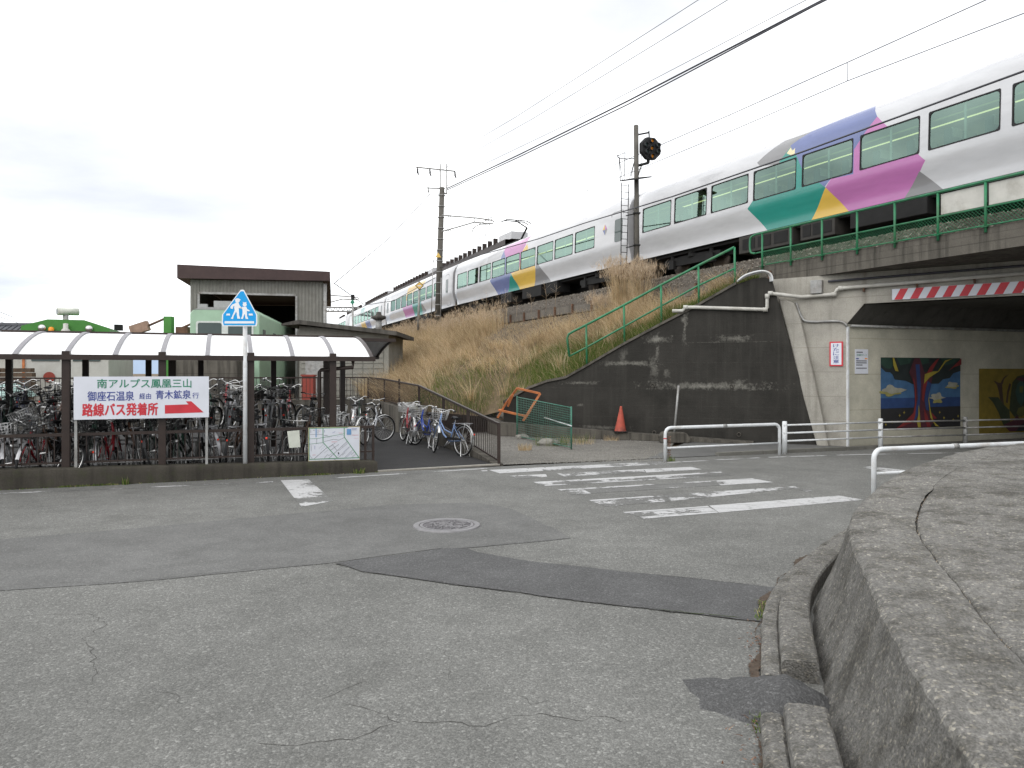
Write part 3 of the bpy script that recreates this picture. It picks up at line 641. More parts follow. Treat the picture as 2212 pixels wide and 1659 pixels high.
L1 = [('sky_paint', 'mu_sky', MP((590, 395), (1485, 395), (1485, 850), (590, 850))), ('sea_paint', 'mu_sea', MP((590, 845), (1485, 845), (1485, 960), (590, 970))),
      ('ground_paint', 'mu_dark', MP((590, 960), (1485, 950), (1485, 1185), (590, 1185))),
      ('crown_paint', 'mu_leafdk', MP((590, 395), (1485, 395), (1485, 545), (1400, 570), (1360, 625), (1280, 640), (1230, 690), (1120, 690), (940, 695), (860, 655), (740, 640), (715, 585), (690, 560), (640, 555), (590, 505))),
      ('crown_paint', 'mu_leaf', MP((592, 397), (700, 397), (740, 470), (690, 520), (640, 515), (592, 470))), ('crown_paint', 'mu_leaf', MP((760, 397), (930, 397), (900, 460), (800, 480))), ('crown_paint', 'mu_leaf', MP((1000, 397), (1110, 397), (1120, 450), (1020, 480))), ('crown_paint', 'mu_leaf', MP((1250, 397), (1480, 397), (1400, 460), (1290, 480))),
      ('cloud_paint', 'mu_cloudy', cloud(690, 785, 100, 48, 1)), ('cloud_paint', 'mu_cloud', cloud(695, 755, 85, 48, 2)), ('cloud_paint', 'mu_cloud', MP((700, 740), (800, 735), (870, 755), (800, 785), (700, 790))),
      ('cloud_paint', 'mu_cloudy', cloud(1385, 725, 72, 30, 3)), ('cloud_paint', 'mu_cloud', cloud(1382, 705, 62, 34, 4)), ('cloud_paint', 'mu_cloudy', cloud(1210, 880, 55, 42, 5)), ('cloud_paint', 'mu_cloud', cloud(1205, 838, 60, 44, 6)), ('cloud_paint', 'mu_cloud', MP((1100, 850), (1200, 830), (1310, 850), (1200, 872))),
      ('trunk_paint', 'mu_mar', MP((890, 560), (950, 400), (1010, 400), (1060, 560), (1160, 560), (1130, 740), (1095, 850), (1110, 1000), (1190, 1090), (1130, 1180), (760, 1180), (920, 1060), (955, 900), (945, 700))),
      ('trunk_paint', 'mu_blue', MP((960, 470), (1005, 470), (1020, 700), (1010, 900), (1000, 1030), (960, 1090), (880, 1120), (960, 1000), (985, 850), (975, 650))),
      ('trunk_paint', 'mu_blue', MP((1090, 650), (1140, 690), (1100, 850), (1110, 1000), (1075, 980), (1060, 850))),
      ('trunk_paint', 'mu_red', MP((1190, 420), (1230, 397), (1170, 500), (1100, 640), (1065, 780), (1050, 900), (1030, 860), (1040, 720), (1075, 590), (1120, 500))),
      ('trunk_paint', 'mu_red', MP((890, 560), (930, 620), (950, 760), (955, 920), (940, 1010), (860, 1090), (740, 1190), (930, 1120), (955, 1050), (965, 920), (962, 760), (945, 640))),
      ('trunk_paint', 'mu_red', MP((1485, 397), (1485, 470), (1400, 500), (1330, 545), (1400, 480))), ('trunk_paint', 'mu_red', MP((1050, 960), (1090, 1050), (1130, 1180), (1090, 1180), (1060, 1080))), ('trunk_paint', 'mu_red', MP((1130, 1010), (1200, 1085), (1160, 1085))),
      ('branch_paint', 'mu_yel', MP((705, 397), (720, 397), (770, 550), (735, 545), (712, 480))), ('branch_paint', 'mu_yel', MP((1390, 397), (1300, 440), (1220, 550), (1110, 620), (1050, 690), (1060, 580), (1150, 550), (1210, 545), (1290, 425))),
      ('branch_paint', 'mu_yel', MP((990, 920), (1000, 1000), (1015, 1180), (985, 1180), (970, 1120), (985, 1040))), ('branch_paint', 'mu_yel', MP((1120, 760), (1105, 860), (1130, 1020), (1160, 1120), (1225, 1180), (1180, 1170), (1120, 1070), (1098, 870)))]
for sx_, sy_ in ((630, 1135), (697, 1108), (778, 1040), (826, 1008), (1225, 1015), (1273, 1080), (1380, 1105), (1436, 1065)):
    L1.append(('star_paint', 'mu_yel', MP((sx_, sy_ - 20), (sx_ + 4, sy_ - 4), (sx_ + 14, sy_), (sx_ + 4, sy_ + 4), (sx_, sy_ + 20), (sx_ - 4, sy_ + 4), (sx_ - 14, sy_), (sx_ - 4, sy_ - 4))))
mural('mural', 'square mural of a tree with red and blue trunk against blue sky', 1.142, .41, 2.83, 1.83, L1)
def mp2(x, y): return ((x - 1695) / 900, (y - 520) / 745)
def M2(*p): return [mp2(*q) for q in p]
L2 = [('ground_paint', 'mu_ochre', [(0, 0), (1, 0), (1, 1), (0, 1)]),
      ('stem_paint', 'mu_brown', M2((1880, 680), (1920, 690), (1925, 800), (1940, 960), (1910, 960), (1890, 800), (1870, 710), (1835, 655))), ('stem_paint', 'mu_brown', M2((1900, 690), (1935, 620), (1990, 580), (1940, 640), (1925, 700))), ('stem_paint', 'mu_brown', M2((1970, 780), (1990, 690), (2010, 700), (1985, 800), (1975, 920), (1955, 910))),
      ('leaf_paint', 'mu_grn', M2((1780, 845), (1880, 850), (1930, 930), (1990, 1000), (2000, 1130), (1985, 1240), (1930, 1170), (1880, 1020), (1830, 910))),
      ('bud_paint', 'mu_grn', M2((2020, 680), (2070, 610), (2140, 590), (2200, 650), (2220, 760), (2212, 900), (2180, 1000), (2120, 1080), (2040, 1080), (1990, 1000), (2000, 850))),
      ('bud_paint', 'mu_teal', M2((2070, 700), (2110, 650), (2150, 720), (2150, 860), (2110, 960), (2070, 900), (2050, 800))), ('bud_paint', 'mu_olive', M2((2080, 980), (2130, 960), (2170, 1000), (2150, 1060), (2090, 1080), (2060, 1040))),
      ('bud_paint', 'mu_olive', M2((2090, 730), (2130, 720), (2120, 800), (2095, 800))), ('bud_paint', 'mu_mar', M2((2050, 640), (2110, 615), (2180, 650), (2120, 670))),
      ('base_paint', 'mu_mar', M2((1930, 1170), (2030, 1120), (2060, 1060), (2100, 1120), (2200, 1050), (2300, 1000), (2300, 1240), (1990, 1250))), ('base_paint', 'mu_dark', M2((2100, 1180), (2212, 1120), (2400, 1100), (2400, 1245), (2050, 1250)))]
mural('mural', 'yellow mural of a green bud and leaves deeper in the underpass', 4.68, .18, 3.6, 1.78, L2)
p0, p1 = PL(*crop(2950, 1150, 698 / 2212)(300, 575), T0, RD), PL(*crop(2950, 1150, 698 / 2212)(445, 300), T0, RD)
sa, sb = (p0 - T0).dot(RD), (p1 - T0).dot(RD)
nb = thing('notice_board', 'white underpass notice with blue and orange arrows on tunnel wall', 'notice', TW(sa, p0.z))
mb = MB(); mb.prism([TW(sa, p0.z, .005), TW(sb, p0.z, .005), TW(sb, p1.z, .005), TW(sa, p1.z, .005)], RT * .015); build(mb, 'panel', 'sign_white', nb)
wd_, ht_ = sb - sa, p1.z - p0.z
text('lettering', '天神町ガード', 'sign_green', nb, TW(sa + .1 * wd_, p0.z + .72 * ht_, .022), RD, V(0, 0, 1), wd_ * .8, ht_ * .08, .01)
mb = MB()
for a_, b_, c_ in ((.1, .85, .55), (.08, .50, .85), (.08, .42, .85), (.08, .33, .5), (.08, .20, .85)):
    for k in range(int(c_ * 12)): mb.poly([TW(sa + (a_ + k / 12 * .98) * wd_, p0.z + b_ * ht_, .021), TW(sa + (a_ + k / 12 * .98 + .06) * wd_, p0.z + b_ * ht_, .021), TW(sa + (a_ + k / 12 * .98 + .06) * wd_, p0.z + (b_ + .05) * ht_, .021), TW(sa + (a_ + k / 12 * .98) * wd_, p0.z + (b_ + .05) * ht_, .021)])
struct(build(mb, 'print', 'ink', nb), 'stuff')
for m_, x_, d_ in (('sign_blue', .05, 1), ('amber', .95, -1)):
    mb = MB(); cx_ = lambda f: sa + (x_ + d_ * f) * wd_
    mb.poly([TW(cx_(0), p0.z + .595 * ht_, .0215), TW(cx_(.14), p0.z + .595 * ht_, .0215), TW(cx_(.14), p0.z + .575 * ht_, .0215), TW(cx_(.24), p0.z + .615 * ht_, .0215), TW(cx_(.14), p0.z + .655 * ht_, .0215), TW(cx_(.14), p0.z + .635 * ht_, .0215), TW(cx_(0), p0.z + .635 * ht_, .0215)]); build(mb, 'arrow', m_, nb, False)
# ---------------------------------------------------------------- pipes on wall and bridge
pipes = thing('drain_pipe', 'cream drain pipe stepping along the retaining wall and bridge', 'pipe', wp(1655, 668))
q = [wp(*C6(1320, 350)), wp(*C6(1400, 350)), wp(*C6(1425, 322)), wp(*C6(1500, 322)), wp(*C6(2050, 340)), wp(*C6(2065, 325)), wp(*C6(2065, 235)), wp(*C6(2090, 212))]
q = [p + WN * .07 for p in q]
z2 = pp(*C7(480, 480)).z; e0 = pp(*C7(480, 478)) + PN * .09; e1 = pp(*C7(690, 460)) + PN * .09; e2 = pp(*C7(712, 428)) + PN * .09; e3 = pp(*C7(735, 420)) + PN * .09; e4 = pp(*C7(1932, 322)) + PN * .09
e4 = e3 + (e4 - e3) * 1.4
mb = MB(); mb.tube(q + [e0, e1, e2, e3, e4], .048, 8); build(mb, 'pipe', 'pipe', pipes)
for p in (q[2], q[4], q[6], q[7], e1, e3):
    mb = MB(); mb.lathe([(.0, -.06), (.06, -.06), (.06, .06), (0, .06)], p, V(0, 0, 1) if p in (q[6],) else WD, 10); build(mb, 'joint', 'pipe', pipes)
for k in range(4):
    p = lerp(e3, e4, .1 + .22 * k); mb = MB(); mb.box(p - V(0, 0, .07) - PN * .03, (.04, .1, .12), (PD, PN, V(0, 0, 1))); build(mb, 'bracket', 'rust', pipes)
cd = thing('conduit_bundle', 'three white plastic conduits curling over the retaining wall top', 'conduit', wp(1640, 600))
for k in range(3):
    pts = [wp(*C6(1828 + 4 * k, 135 - 3 * k)), wp(*C6(1900, 92 - 4 * k)), wp(*C6(2000 + 6 * k, 62 - 4 * k)), wp(*C6(2060 + 9 * k, 62 + 2 * k)), wp(*C6(2085 + 9 * k, 95)), wp(*C6(2090 + 9 * k, 135))]
    mb = MB(); mb.tube(spline([p + WN * (.04 + .05 * k) + V(0, 0, .05) for p in pts], 4), .024, 6); build(mb, 'conduit', 'whitepaint', cd)
mb = MB(); pts = [pp(*C7(*p)) + PN * .04 for p in ((440, 515), (470, 600), (520, 638), (720, 635), (775, 668))]; mb.tube(spline(pts, 4), .03, 6)
pts = [TT(a_, .06, 3.02) for a_ in (.1, 4, 8, 14)]; solo(mb, 'cable', 'galv', 'grey cable bending across the abutment into the underpass', 'cable')
mb = MB(); mb.tube(pts, .035, 6); solo(mb, 'ceiling_pipe', 'galv', 'thin pipe along the top of the tunnel wall', 'pipe')
jb = pp(*C7(577, 412)); mb = MB(); mb.box(jb + PN * .08, (.28, .16, .34), (PD, PN, V(0, 0, 1))); solo(mb, 'junction_box', 'galv', 'small grey junction box under the bridge deck', 'box', None, jb, bevel=.01)
mb = MB(); a_, b_ = pp(*C7(650, 375)), pp(*C7(1932, 272)); mb.tube([a_ + PN * .06, b_ + PN * .06, b_ + (b_ - a_) * .3 + PN * .06], .03, 6); solo(mb, 'cable', 'wire', 'dark cable along the wall above the cream pipe', 'cable')
# ---------------------------------------------------------------- green handrail on the wing wall and bridge fence
hr = thing('handrail', 'green steel handrail climbing the sloping retaining wall', 'handrail', wp(1346, 746))
B = -WN * .25
def wb(x, y): return wp(*C6(x, y)) + B
top = [wb(485, 705), wb(468, 560), wb(480, 530), wb(515, 508), wb(620, 455), wb(920, 297), wb(1215, 137), wb(1515, -20), wb(1800, -165)]
mid = [wb(485, 705), wb(620, 635), wb(920, 468), wb(1215, 305), wb(1515, 140), wb(1800, 5)]
hf = path(-8.3, 1.33)[0]
mb = MB(); mb.tube(top, .034, 8); build(mb, 'top_rail', 'green_rail', hr)
mb = MB(); mb.tube(mid, .026, 8); build(mb, 'middle_rail', 'green_rail', hr)
for (x_, y0_, y1_) in ((625, 785, 455), (925, 612, 297), (1220, 462, 137), (1518, 305, -20), (1806, 145, -165)):
    mb = MB(); mb.tube([wb(x_, y0_ + 10), wb(x_ - 5, y1_)], .03, 8); build(mb, 'post', 'green_rail', hr)
FO = 1.33
def FP(u): # distance along path for the fence at image column u
    p = path(-10, FO)[0]; t = dirs[0]; k = (u - U0) / FPX; s_ = (k * p.y - p.x) / (t.x - k * t.y); return -10 + s_
bf = thing('bridge_fence', 'green railing with fine mesh along the bridge edge', 'fence', path(-12, FO, 4.8)[0])
d0, d1 = FP(1632), -34
def fl(d_, z, o_=0): return path(d_, FO + o_, z)[0]
mb = MB(); mb.tube([fl(d0, 5.74), fl(d1, 5.74)], .032, 8); build(mb, 'top_rail', 'green_rail', bf)
mb = MB(); mb.tube([fl(d0, 5.21), fl(d1, 5.21)], .022, 6); build(mb, 'middle_rail', 'green_rail', bf)
mb = MB(); mb.tube([fl(d0 - .4, 4.84), fl(d1, 4.84)], .018, 6); build(mb, 'bottom_rail', 'green_rail', bf)
mb = MB(); pts = [fl(d0, 5.74), fl(d0 + .18, 5.68), fl(d0 + .22, 5.48), fl(d0 + .18, 5.26), fl(d0, 5.21)]; mb.tube(spline(pts, 4), .03, 8); build(mb, 'end_loop', 'green_rail', bf)
pu = [1646.6, 1708, 1775.6, 1851.4, 1932.8, 2026, 2129]; pd = [FP(u) for u in pu]
while pd[-1] > -32: pd.append(pd[-1] - 1.55)
for d_ in pd:
    mb = MB(); mb.tube([fl(d_, 4.70), fl(d_, 5.74)], .028, 8); build(mb, 'post', 'green_rail', bf)
    mb = MB(); mb.box(fl(d_, 4.81), (.12, .12, .012), (tn, inn, V(0, 0, 1))); build(mb, 'base_plate', 'green_rail', bf)
def net(mb, f, L, z0, z1, st, r):      # diagonal wire mesh
    h = z1 - z0; k = -h
    while k < L:
        for sg in (0, 1):
            a, b = k, k + h; za, zb = z0, z1
            if a < 0: za = z0 - a; a = 0
            if b > L: zb = z1 - (b - L); b = L
            if b > a:
                p, q_ = (f(a, za), f(b, zb)) if sg == 0 else (f(L - a, za), f(L - b, zb))
                mb.tube([p, q_], r, 3, cap=False, sm=False)
        k += st
mb = MB(); net(mb, lambda x_, z: fl(pd[0] - x_, z), pd[0] - pd[9], 4.85, 5.20, .075, .004); struct(build(mb, 'wire_mesh', 'green_rail', bf, False), 'stuff')
for i in range(5, len(pd) - 1):
    a_, b_ = pd[i], pd[i + 1]; mb = MB(); mb.box(path((a_ + b_) / 2, FO - .05, 5.47)[0], (abs(a_ - b_) - .09, .03, .44), (tn, inn, V(0, 0, 1))); build(mb, 'cream_panel', 'tr_cream2' if 'tr_cream2' in MT else 'pipe', bf)
# ---------------------------------------------------------------- embankment
crest_d = [-8.5, -4, 0, 3, 5, 6.2, 8, 12, 16, 24, 36, 60, 110]
toe = [wtop[1], wtop[4], wtop[6], wtop[8], wtop[10], V(-.6, 22.9, .47), V(-2.75, 21.4, .75), V(-4.1, 25, .85), V(-5.25, 27.4, .85), V(-8.2, 35, 1.0), V(-12.5, 45, 1.4), V(-21, 66, 2), V(-38, 112, 2)]
toe = [p - (WN * .2 if i < 5 else V(0, 0, 0)) - (V(0, 0, .06) if i < 5 else V(0, 0, 0)) for i, p in enumerate(toe)]
def emb(dd_, t):
    i = min(max(int(np.searchsorted(crest_d, dd_)) - 1, 0), len(toe) - 2); f = (dd_ - crest_d[i]) / (crest_d[i + 1] - crest_d[i])
    a = lerp(toe[i], toe[i + 1], f); b = path(dd_, 1.40, 4.22)[0]; p = lerp(a, b, t)
    p.z = a.z + (b.z - a.z) * (t ** .88) + .07 * math.sin(dd_ * 2.1 + t * 5) * math.sin(t * math.pi); return p
rows = [[emb(d_, t / 14) for t in range(15)] for d_ in np.concatenate([np.arange(-8.5, 36, .6), np.arange(36, 111, 4)])]
mb = MB(); mb.grid(rows); embo = struct(build(mb, 'embankment', 'soil', None, False))
# concrete plank edge with steel posts along the crest
pk = thing('plank_edging', 'low concrete plank edging with rusty posts below the ballast', 'retaining edge', path(4, 1.3, 4.4)[0])
for k in range(15):
    a_ = -8.6 + k * 1.55; p = path(a_ + .77, 1.26, 4.44 + random.uniform(-.02, .02))[0]; t_ = path(a_ + .77)[1]
    mb = MB(); mb.box(p, (1.5, .06, .30), (t_, V(-t_.y, t_.x, 0), V(0, 0, 1))); build(mb, 'plank', 'plank', pk)
    mb = MB(); mb.box(path(a_, 1.33, 4.42)[0], (.07, .08, .46), (t_, V(-t_.y, t_.x, 0), V(0, 0, 1))); build(mb, 'post', 'rust', pk)
# ---------------------------------------------------------------- grass
def blades(name, mat, base, hgt, lean, wdt, droop=.6, nseg=3, kind='stuff', parent=None):
    """base Nx3, hgt N, lean Nx2 (horizontal unit * amount)"""
    N = len(base); ts = np.linspace(0, 1, nseg + 1); an = np.random.uniform(0, 6.283, N); pw = np.stack([np.cos(an), np.sin(an), 0 * an], 1)
    vs = []; L2_ = np.concatenate([lean, np.zeros((N, 1))], 1)
    for i, t in enumerate(ts):
        c = base + np.array([0, 0, 1.0])[None] * (hgt * (t - droop * .55 * np.linalg.norm(lean, axis=1) * t ** 2.2))[:, None] + L2_ * (hgt * (t ** 1.7))[:, None]
        if i < nseg:
            w_ = wdt * (1 - .75 * t); vs += [c - pw * w_[:, None] / 2, c + pw * w_[:, None] / 2]
        else: vs.append(c)
    nv = 2 * nseg + 1; A = np.stack(vs, 1).reshape(-1, 3)
    idx = np.arange(N)[:, None] * nv; q_ = []
    for i in range(nseg - 1): q_.append(idx + np.array([[2 * i, 2 * i + 1, 2 * i + 3, 2 * i + 2]]))
    tr = idx + np.array([[2 * nseg - 2, 2 * nseg - 1, 2 * nseg]])
    me = bpy.data.meshes.new(name); nq = len(q_) * N
    me.vertices.add(len(A)); me.vertices.foreach_set('co', A.astype(np.float32).ravel())
    loops = np.concatenate([np.concatenate(q_).ravel(), tr.ravel()]) if q_ else tr.ravel()
    me.loops.add(len(loops)); me.loops.foreach_set('vertex_index', loops.astype(np.int32))
    st = np.concatenate([np.arange(nq) * 4, nq * 4 + np.arange(N) * 3]); me.polygons.add(nq + N); me.polygons.foreach_set('loop_start', st.astype(np.int32))
    me.materials.append(MT[mat]); me.update(calc_edges=True); me.validate()
    o = put(name, me, parent); o['kind'] = kind; return o
rng = np.random.default_rng(4)
def scatter(nn, dlo, dhi, tlo, thi, cond):
    out = []; info = []
    while len(out) < nn:
        d_ = rng.uniform(dlo, dhi); t = rng.uniform(tlo, thi)
        if rng.random() < cond(d_, t): p = emb(d_, t); out.append((p.x, p.y, p.z)); info.append((d_, t))
    return np.array(out), np.array(info)
def clump(d_, t, s=1.0):
    return .5 + .5 * math.sin(d_ * 1.9 * s + 3 * math.sin(t * 6 + d_ * .7)) * math.sin(t * 9 * s + d_ * .8)
def green(d_, t):          # where the slope is green: low down near the retaining wall
    g = max(0, 1 - abs(d_ - 3.5) / 7.0) * max(0, 1 - t / .46); g = max(g, max(0, 1 - t / .16) * (1 if -8 < d_ < 4 else 0)); return min(1, g * 1.7)
DH = np.array([-.55, -.83])       # downhill
def dg(nn, dlo, dhi, tlo, thi, h0, h1, wd0, cond, l0=.35, l1=1.0):
    b_, inf = scatter(nn, dlo, dhi, tlo, thi, cond)
    an = rng.normal(0, .55, nn); ca, sa_ = np.cos(an), np.sin(an); am = rng.uniform(l0, l1, nn)
    ph = np.sin(inf[:, 0] * 1.3 + inf[:, 1] * 4) * .7; an = an + ph; ca, sa_ = np.cos(an), np.sin(an)
    ln = np.stack([DH[0] * ca - DH[1] * sa_, DH[0] * sa_ + DH[1] * ca], 1) * am[:, None]
    h = rng.uniform(h0, h1, nn) * np.array([.62 + .6 * clump(*q_) for q_ in inf]); return b_, h, ln, rng.uniform(.6, 1.3, nn) * wd0
def bare(d_, t): return 1 if (t < .60 or d_ > 9.5) else max(0.0, min(1.0, (d_ - 7.5) / 2)) * (1 - t) * .6      # ballast and planks stay clear near the mast
b_, h, ln, ws_ = dg(24000, -7.5, 32, 0, 1, .35, .8, .012, lambda d_, t: (1 - .85 * green(d_, t)) * (.35 + .65 * clump(d_, t)) * bare(d_, t) * (.35 if d_ < -3 else 1), .5, 1.45)
blades('dry_grass', 'drygrass', b_, h, ln, ws_)
b_, h, ln, ws_ = dg(2600, -3, 10, .5, 1, .10, .38, .010, lambda d_, t: .2 + .8 * clump(d_, t, 1.4), .2, 1.3); blades('sparse_grass', 'drygrass', b_, h, ln, ws_)
mb = MB(); r2 = random.Random(8)
for k in range(1500):
    d_ = r2.uniform(-8, 11); p = emb(d_, 1 - abs(r2.gauss(0, .22)) % 1); q = r2.uniform(.02, .05); mb.add([p + V(q, 0, 0), p + V(-q * .5, q * .8, 0), p + V(-q * .5, -q * .8, 0), p + V(0, 0, q)], [(0, 1, 3), (1, 2, 3), (2, 0, 3)])
struct(build(mb, 'spilled_ballast', 'ballast', None, False), 'stuff')
# tussocks: bunches whose stalks fan out and droop downhill
cb0, ci0 = scatter(620, -6.5, 32, 0, 1, lambda d_, t: (1 - .9 * green(d_, t)) * bare(d_, t) * (.3 if d_ < -2 else 1))
bb, hh_, ll = [], [], []
for (c0, (d_, t)) in zip(cb0, ci0):
    k_ = int(rng.uniform(35, 75)); sz = rng.uniform(.55, 1.25); a = rng.uniform(0, 6.283, k_); q_ = np.abs(rng.normal(0, .14, k_)) * sz
    bb.append(np.stack([c0[0] + np.cos(a) * q_, c0[1] + np.sin(a) * q_, np.full(k_, c0[2] - .02)], 1)); hh_.append(rng.uniform(.4, 1.0, k_) * sz)
    dr = rng.normal(0, .5); dv = np.array([DH[0] * math.cos(dr) - DH[1] * math.sin(dr), DH[0] * math.sin(dr) + DH[1] * math.cos(dr)])
    ll.append(np.stack([np.cos(a), np.sin(a)], 1) * rng.uniform(.2, .7, k_)[:, None] + dv[None] * rng.uniform(.3, .9))
bb, hh_, ll = np.concatenate(bb), np.concatenate(hh_), np.concatenate(ll)
blades('grass_tussocks', 'drygrass', bb, hh_, ll, rng.uniform(.008, .016, len(bb)), .6, 4)
b_, h, ln, ws_ = dg(16000, 32, 75, .45, 1, .8, 1.4, .022, lambda d_, t: 1, .1, .6); blades('dry_grass', 'drygrass', b_, h, ln, ws_)
# upright reeds along the crest, with feathery heads
b_, h, ln, ws_ = dg(6500, 8.5, 34, .80, 1.0, .6, 1.35, .010, lambda d_, t: .2 + .8 * clump(d_, t, .6), .05, .4); blades('dry_reeds', 'drygrass', b_, h, ln, ws_, .2)
tip = b_ + np.stack([ln[:, 0] * h, ln[:, 1] * h, h * .93], 1); sel = rng.random(len(tip)) < .3; tp = tip[sel]
tp = np.repeat(tp, 7, 0) + rng.normal(0, .035, (sel.sum() * 7, 3)); blades('reed_plumes', 'plume', tp - np.array([0, 0, .1]), rng.uniform(.08, .2, len(tp)), rng.normal(0, .5, (len(tp), 2)), np.full(len(tp), .012), .3, 2)
b_, h, ln, ws_ = dg(21000, -8, 11, 0, .5, .16, .45, .010, green, .2, .9); blades('green_grass', 'greengrass', b_, h, ln, ws_)
# the tall tuft at the signal mast
def tuft(name, label, c, rad, nn, h0, h1, mat='drygrass', wd0=.009, group=None):
    a = rng.uniform(0, 6.283, nn); q_ = rad * np.sqrt(rng.random(nn)); b_ = np.stack([c.x + np.cos(a) * q_, c.y + np.sin(a) * q_, np.full(nn, c.z)], 1)
    am = rng.uniform(.03, .36, nn); ln = np.stack([np.cos(a) * am, np.sin(a) * am], 1); h = rng.uniform(h0, h1, nn)
    o = thing(name, label, 'grass', c, group)
    s_ = blades('blades', mat, b_ - np.array(c)[None], h, ln, np.full(nn, wd0), .3, 4, 'stuff', o)
    return o, b_, h, ln
tc_ = PL(1352, 700, path(2, 1.95)[0], dirs[0])
for k, (u_, dz, rad, nn, hmax) in enumerate(((1350, -.05, .42, 1150, 2.25), (1385, .0, .28, 420, 1.9), (1312, -.2, .45, 520, 1.25))):
    c = PL(u_, 690, path(0, 1.9)[0], dirs[0]); c.z = 3.75 + dz
    o, b_, h, ln = tuft('grass_tuft', ('tall dry pampas tuft at the signal mast', 'dry grass tuft leaning against the signal mast foot', 'lower dry tuft beside the tall pampas tuft')[k], c, rad, nn, .5, hmax)
    tip = b_ + np.stack([ln[:, 0] * h, ln[:, 1] * h, h * .95], 1); tp = np.repeat(tip[h > hmax * .72], 6, 0); tp = tp + rng.normal(0, .03, tp.shape) - np.array(c)[None]
    blades('plumes', 'plume', tp - np.array([0, 0, .12]), rng.uniform(.1, .25, len(tp)), rng.normal(0, .4, (len(tp), 2)), np.full(len(tp), .010), .3, 2, 'stuff', o)
# bare weed stalks against the train's underside
for k in range(9):
    d_ = 14 - 1.35 * k + rng.uniform(-.4, .4); p = path(d_, 1.45, 4.5)[0]; mb = MB(); h = rng.uniform(.9, 1.7)
    mb.tube([p, p + V(.02, 0, h * .5), p + V(rng.uniform(-.1, .1), 0, h)], [.007, .005, .003], 4)
    for j in range(9): z_ = h * (.35 + .065 * j); a = rng.uniform(0, 6.28); mb.tube([p + V(.02, 0, z_), p + V(.02 + math.cos(a) * .22, math.sin(a) * .22, z_ + .16)], .003, 3)
    solo(mb, 'dead_weed', 'plume', 'bare branching dry weed stalk below the train, %s from the left' % ('first', 'second', 'third', 'fourth', 'fifth', 'sixth', 'seventh', 'eighth', 'ninth')[k], 'weed', 'dry weeds along the crest', p, False)
# ================================================================ TRAIN
PROF = [(1.305, .84), (1.308, .98), (1.33, 1.13), (1.385, 1.32), (1.44, 1.50), (1.470, 1.66), (1.472, 1.80), (1.44, 2.70), (1.415, 2.93), (1.375, 3.10), (1.30, 3.27), (1.15, 3.44), (.95, 3.56), (.5, 3.67), (0, 3.70)]
FULL = PROF + [(-y, z) for y, z in PROF[-2::-1]]
WZ0, WZ1 = 1.80, 2.70
def sidey(z): return float(np.interp(z, [p[1] for p in PROF], [p[0] for p in PROF]))
def inside(pt, poly):
    x_, y_ = pt; c = False; j = len(poly) - 1
    for i in range(len(poly)):
        xi, yi = poly[i]; xj, yj = poly[j]
        if (yi > y_) != (yj > y_) and x_ < (xj - xi) * (y_ - yi) / (yj - yi) + xi: c = not c
        j = i
    return c
def rrect(x0, x1, z0, z1, r, k=4):
    out = []
    for cx_, cz_, a0 in ((x1 - r, z1 - r, 0), (x0 + r, z1 - r, 90), (x0 + r, z0 + r, 180), (x1 - r, z0 + r, 270)):
        for i in range(k + 1): a = R(a0 + 90 * i / k); out.append((cx_ + math.cos(a) * r, cz_ + math.sin(a) * r))
    return out
LM = ['tr_white', 'tr_grey', 'tr_blue', 'tr_teal', 'tr_pink', 'tr_yellow', 'tr_cream', 'tr_ltgrey']
t_ = NT('carriage_ceiling_lamp'); t_.fin((.8, .8, .6)); t_.b.inputs['Emission Color'].default_value = (1, .95, .45, 1); t_.b.inputs['Emission Strength'].default_value = 1.1; MT['tr_lamp'] = t_.m
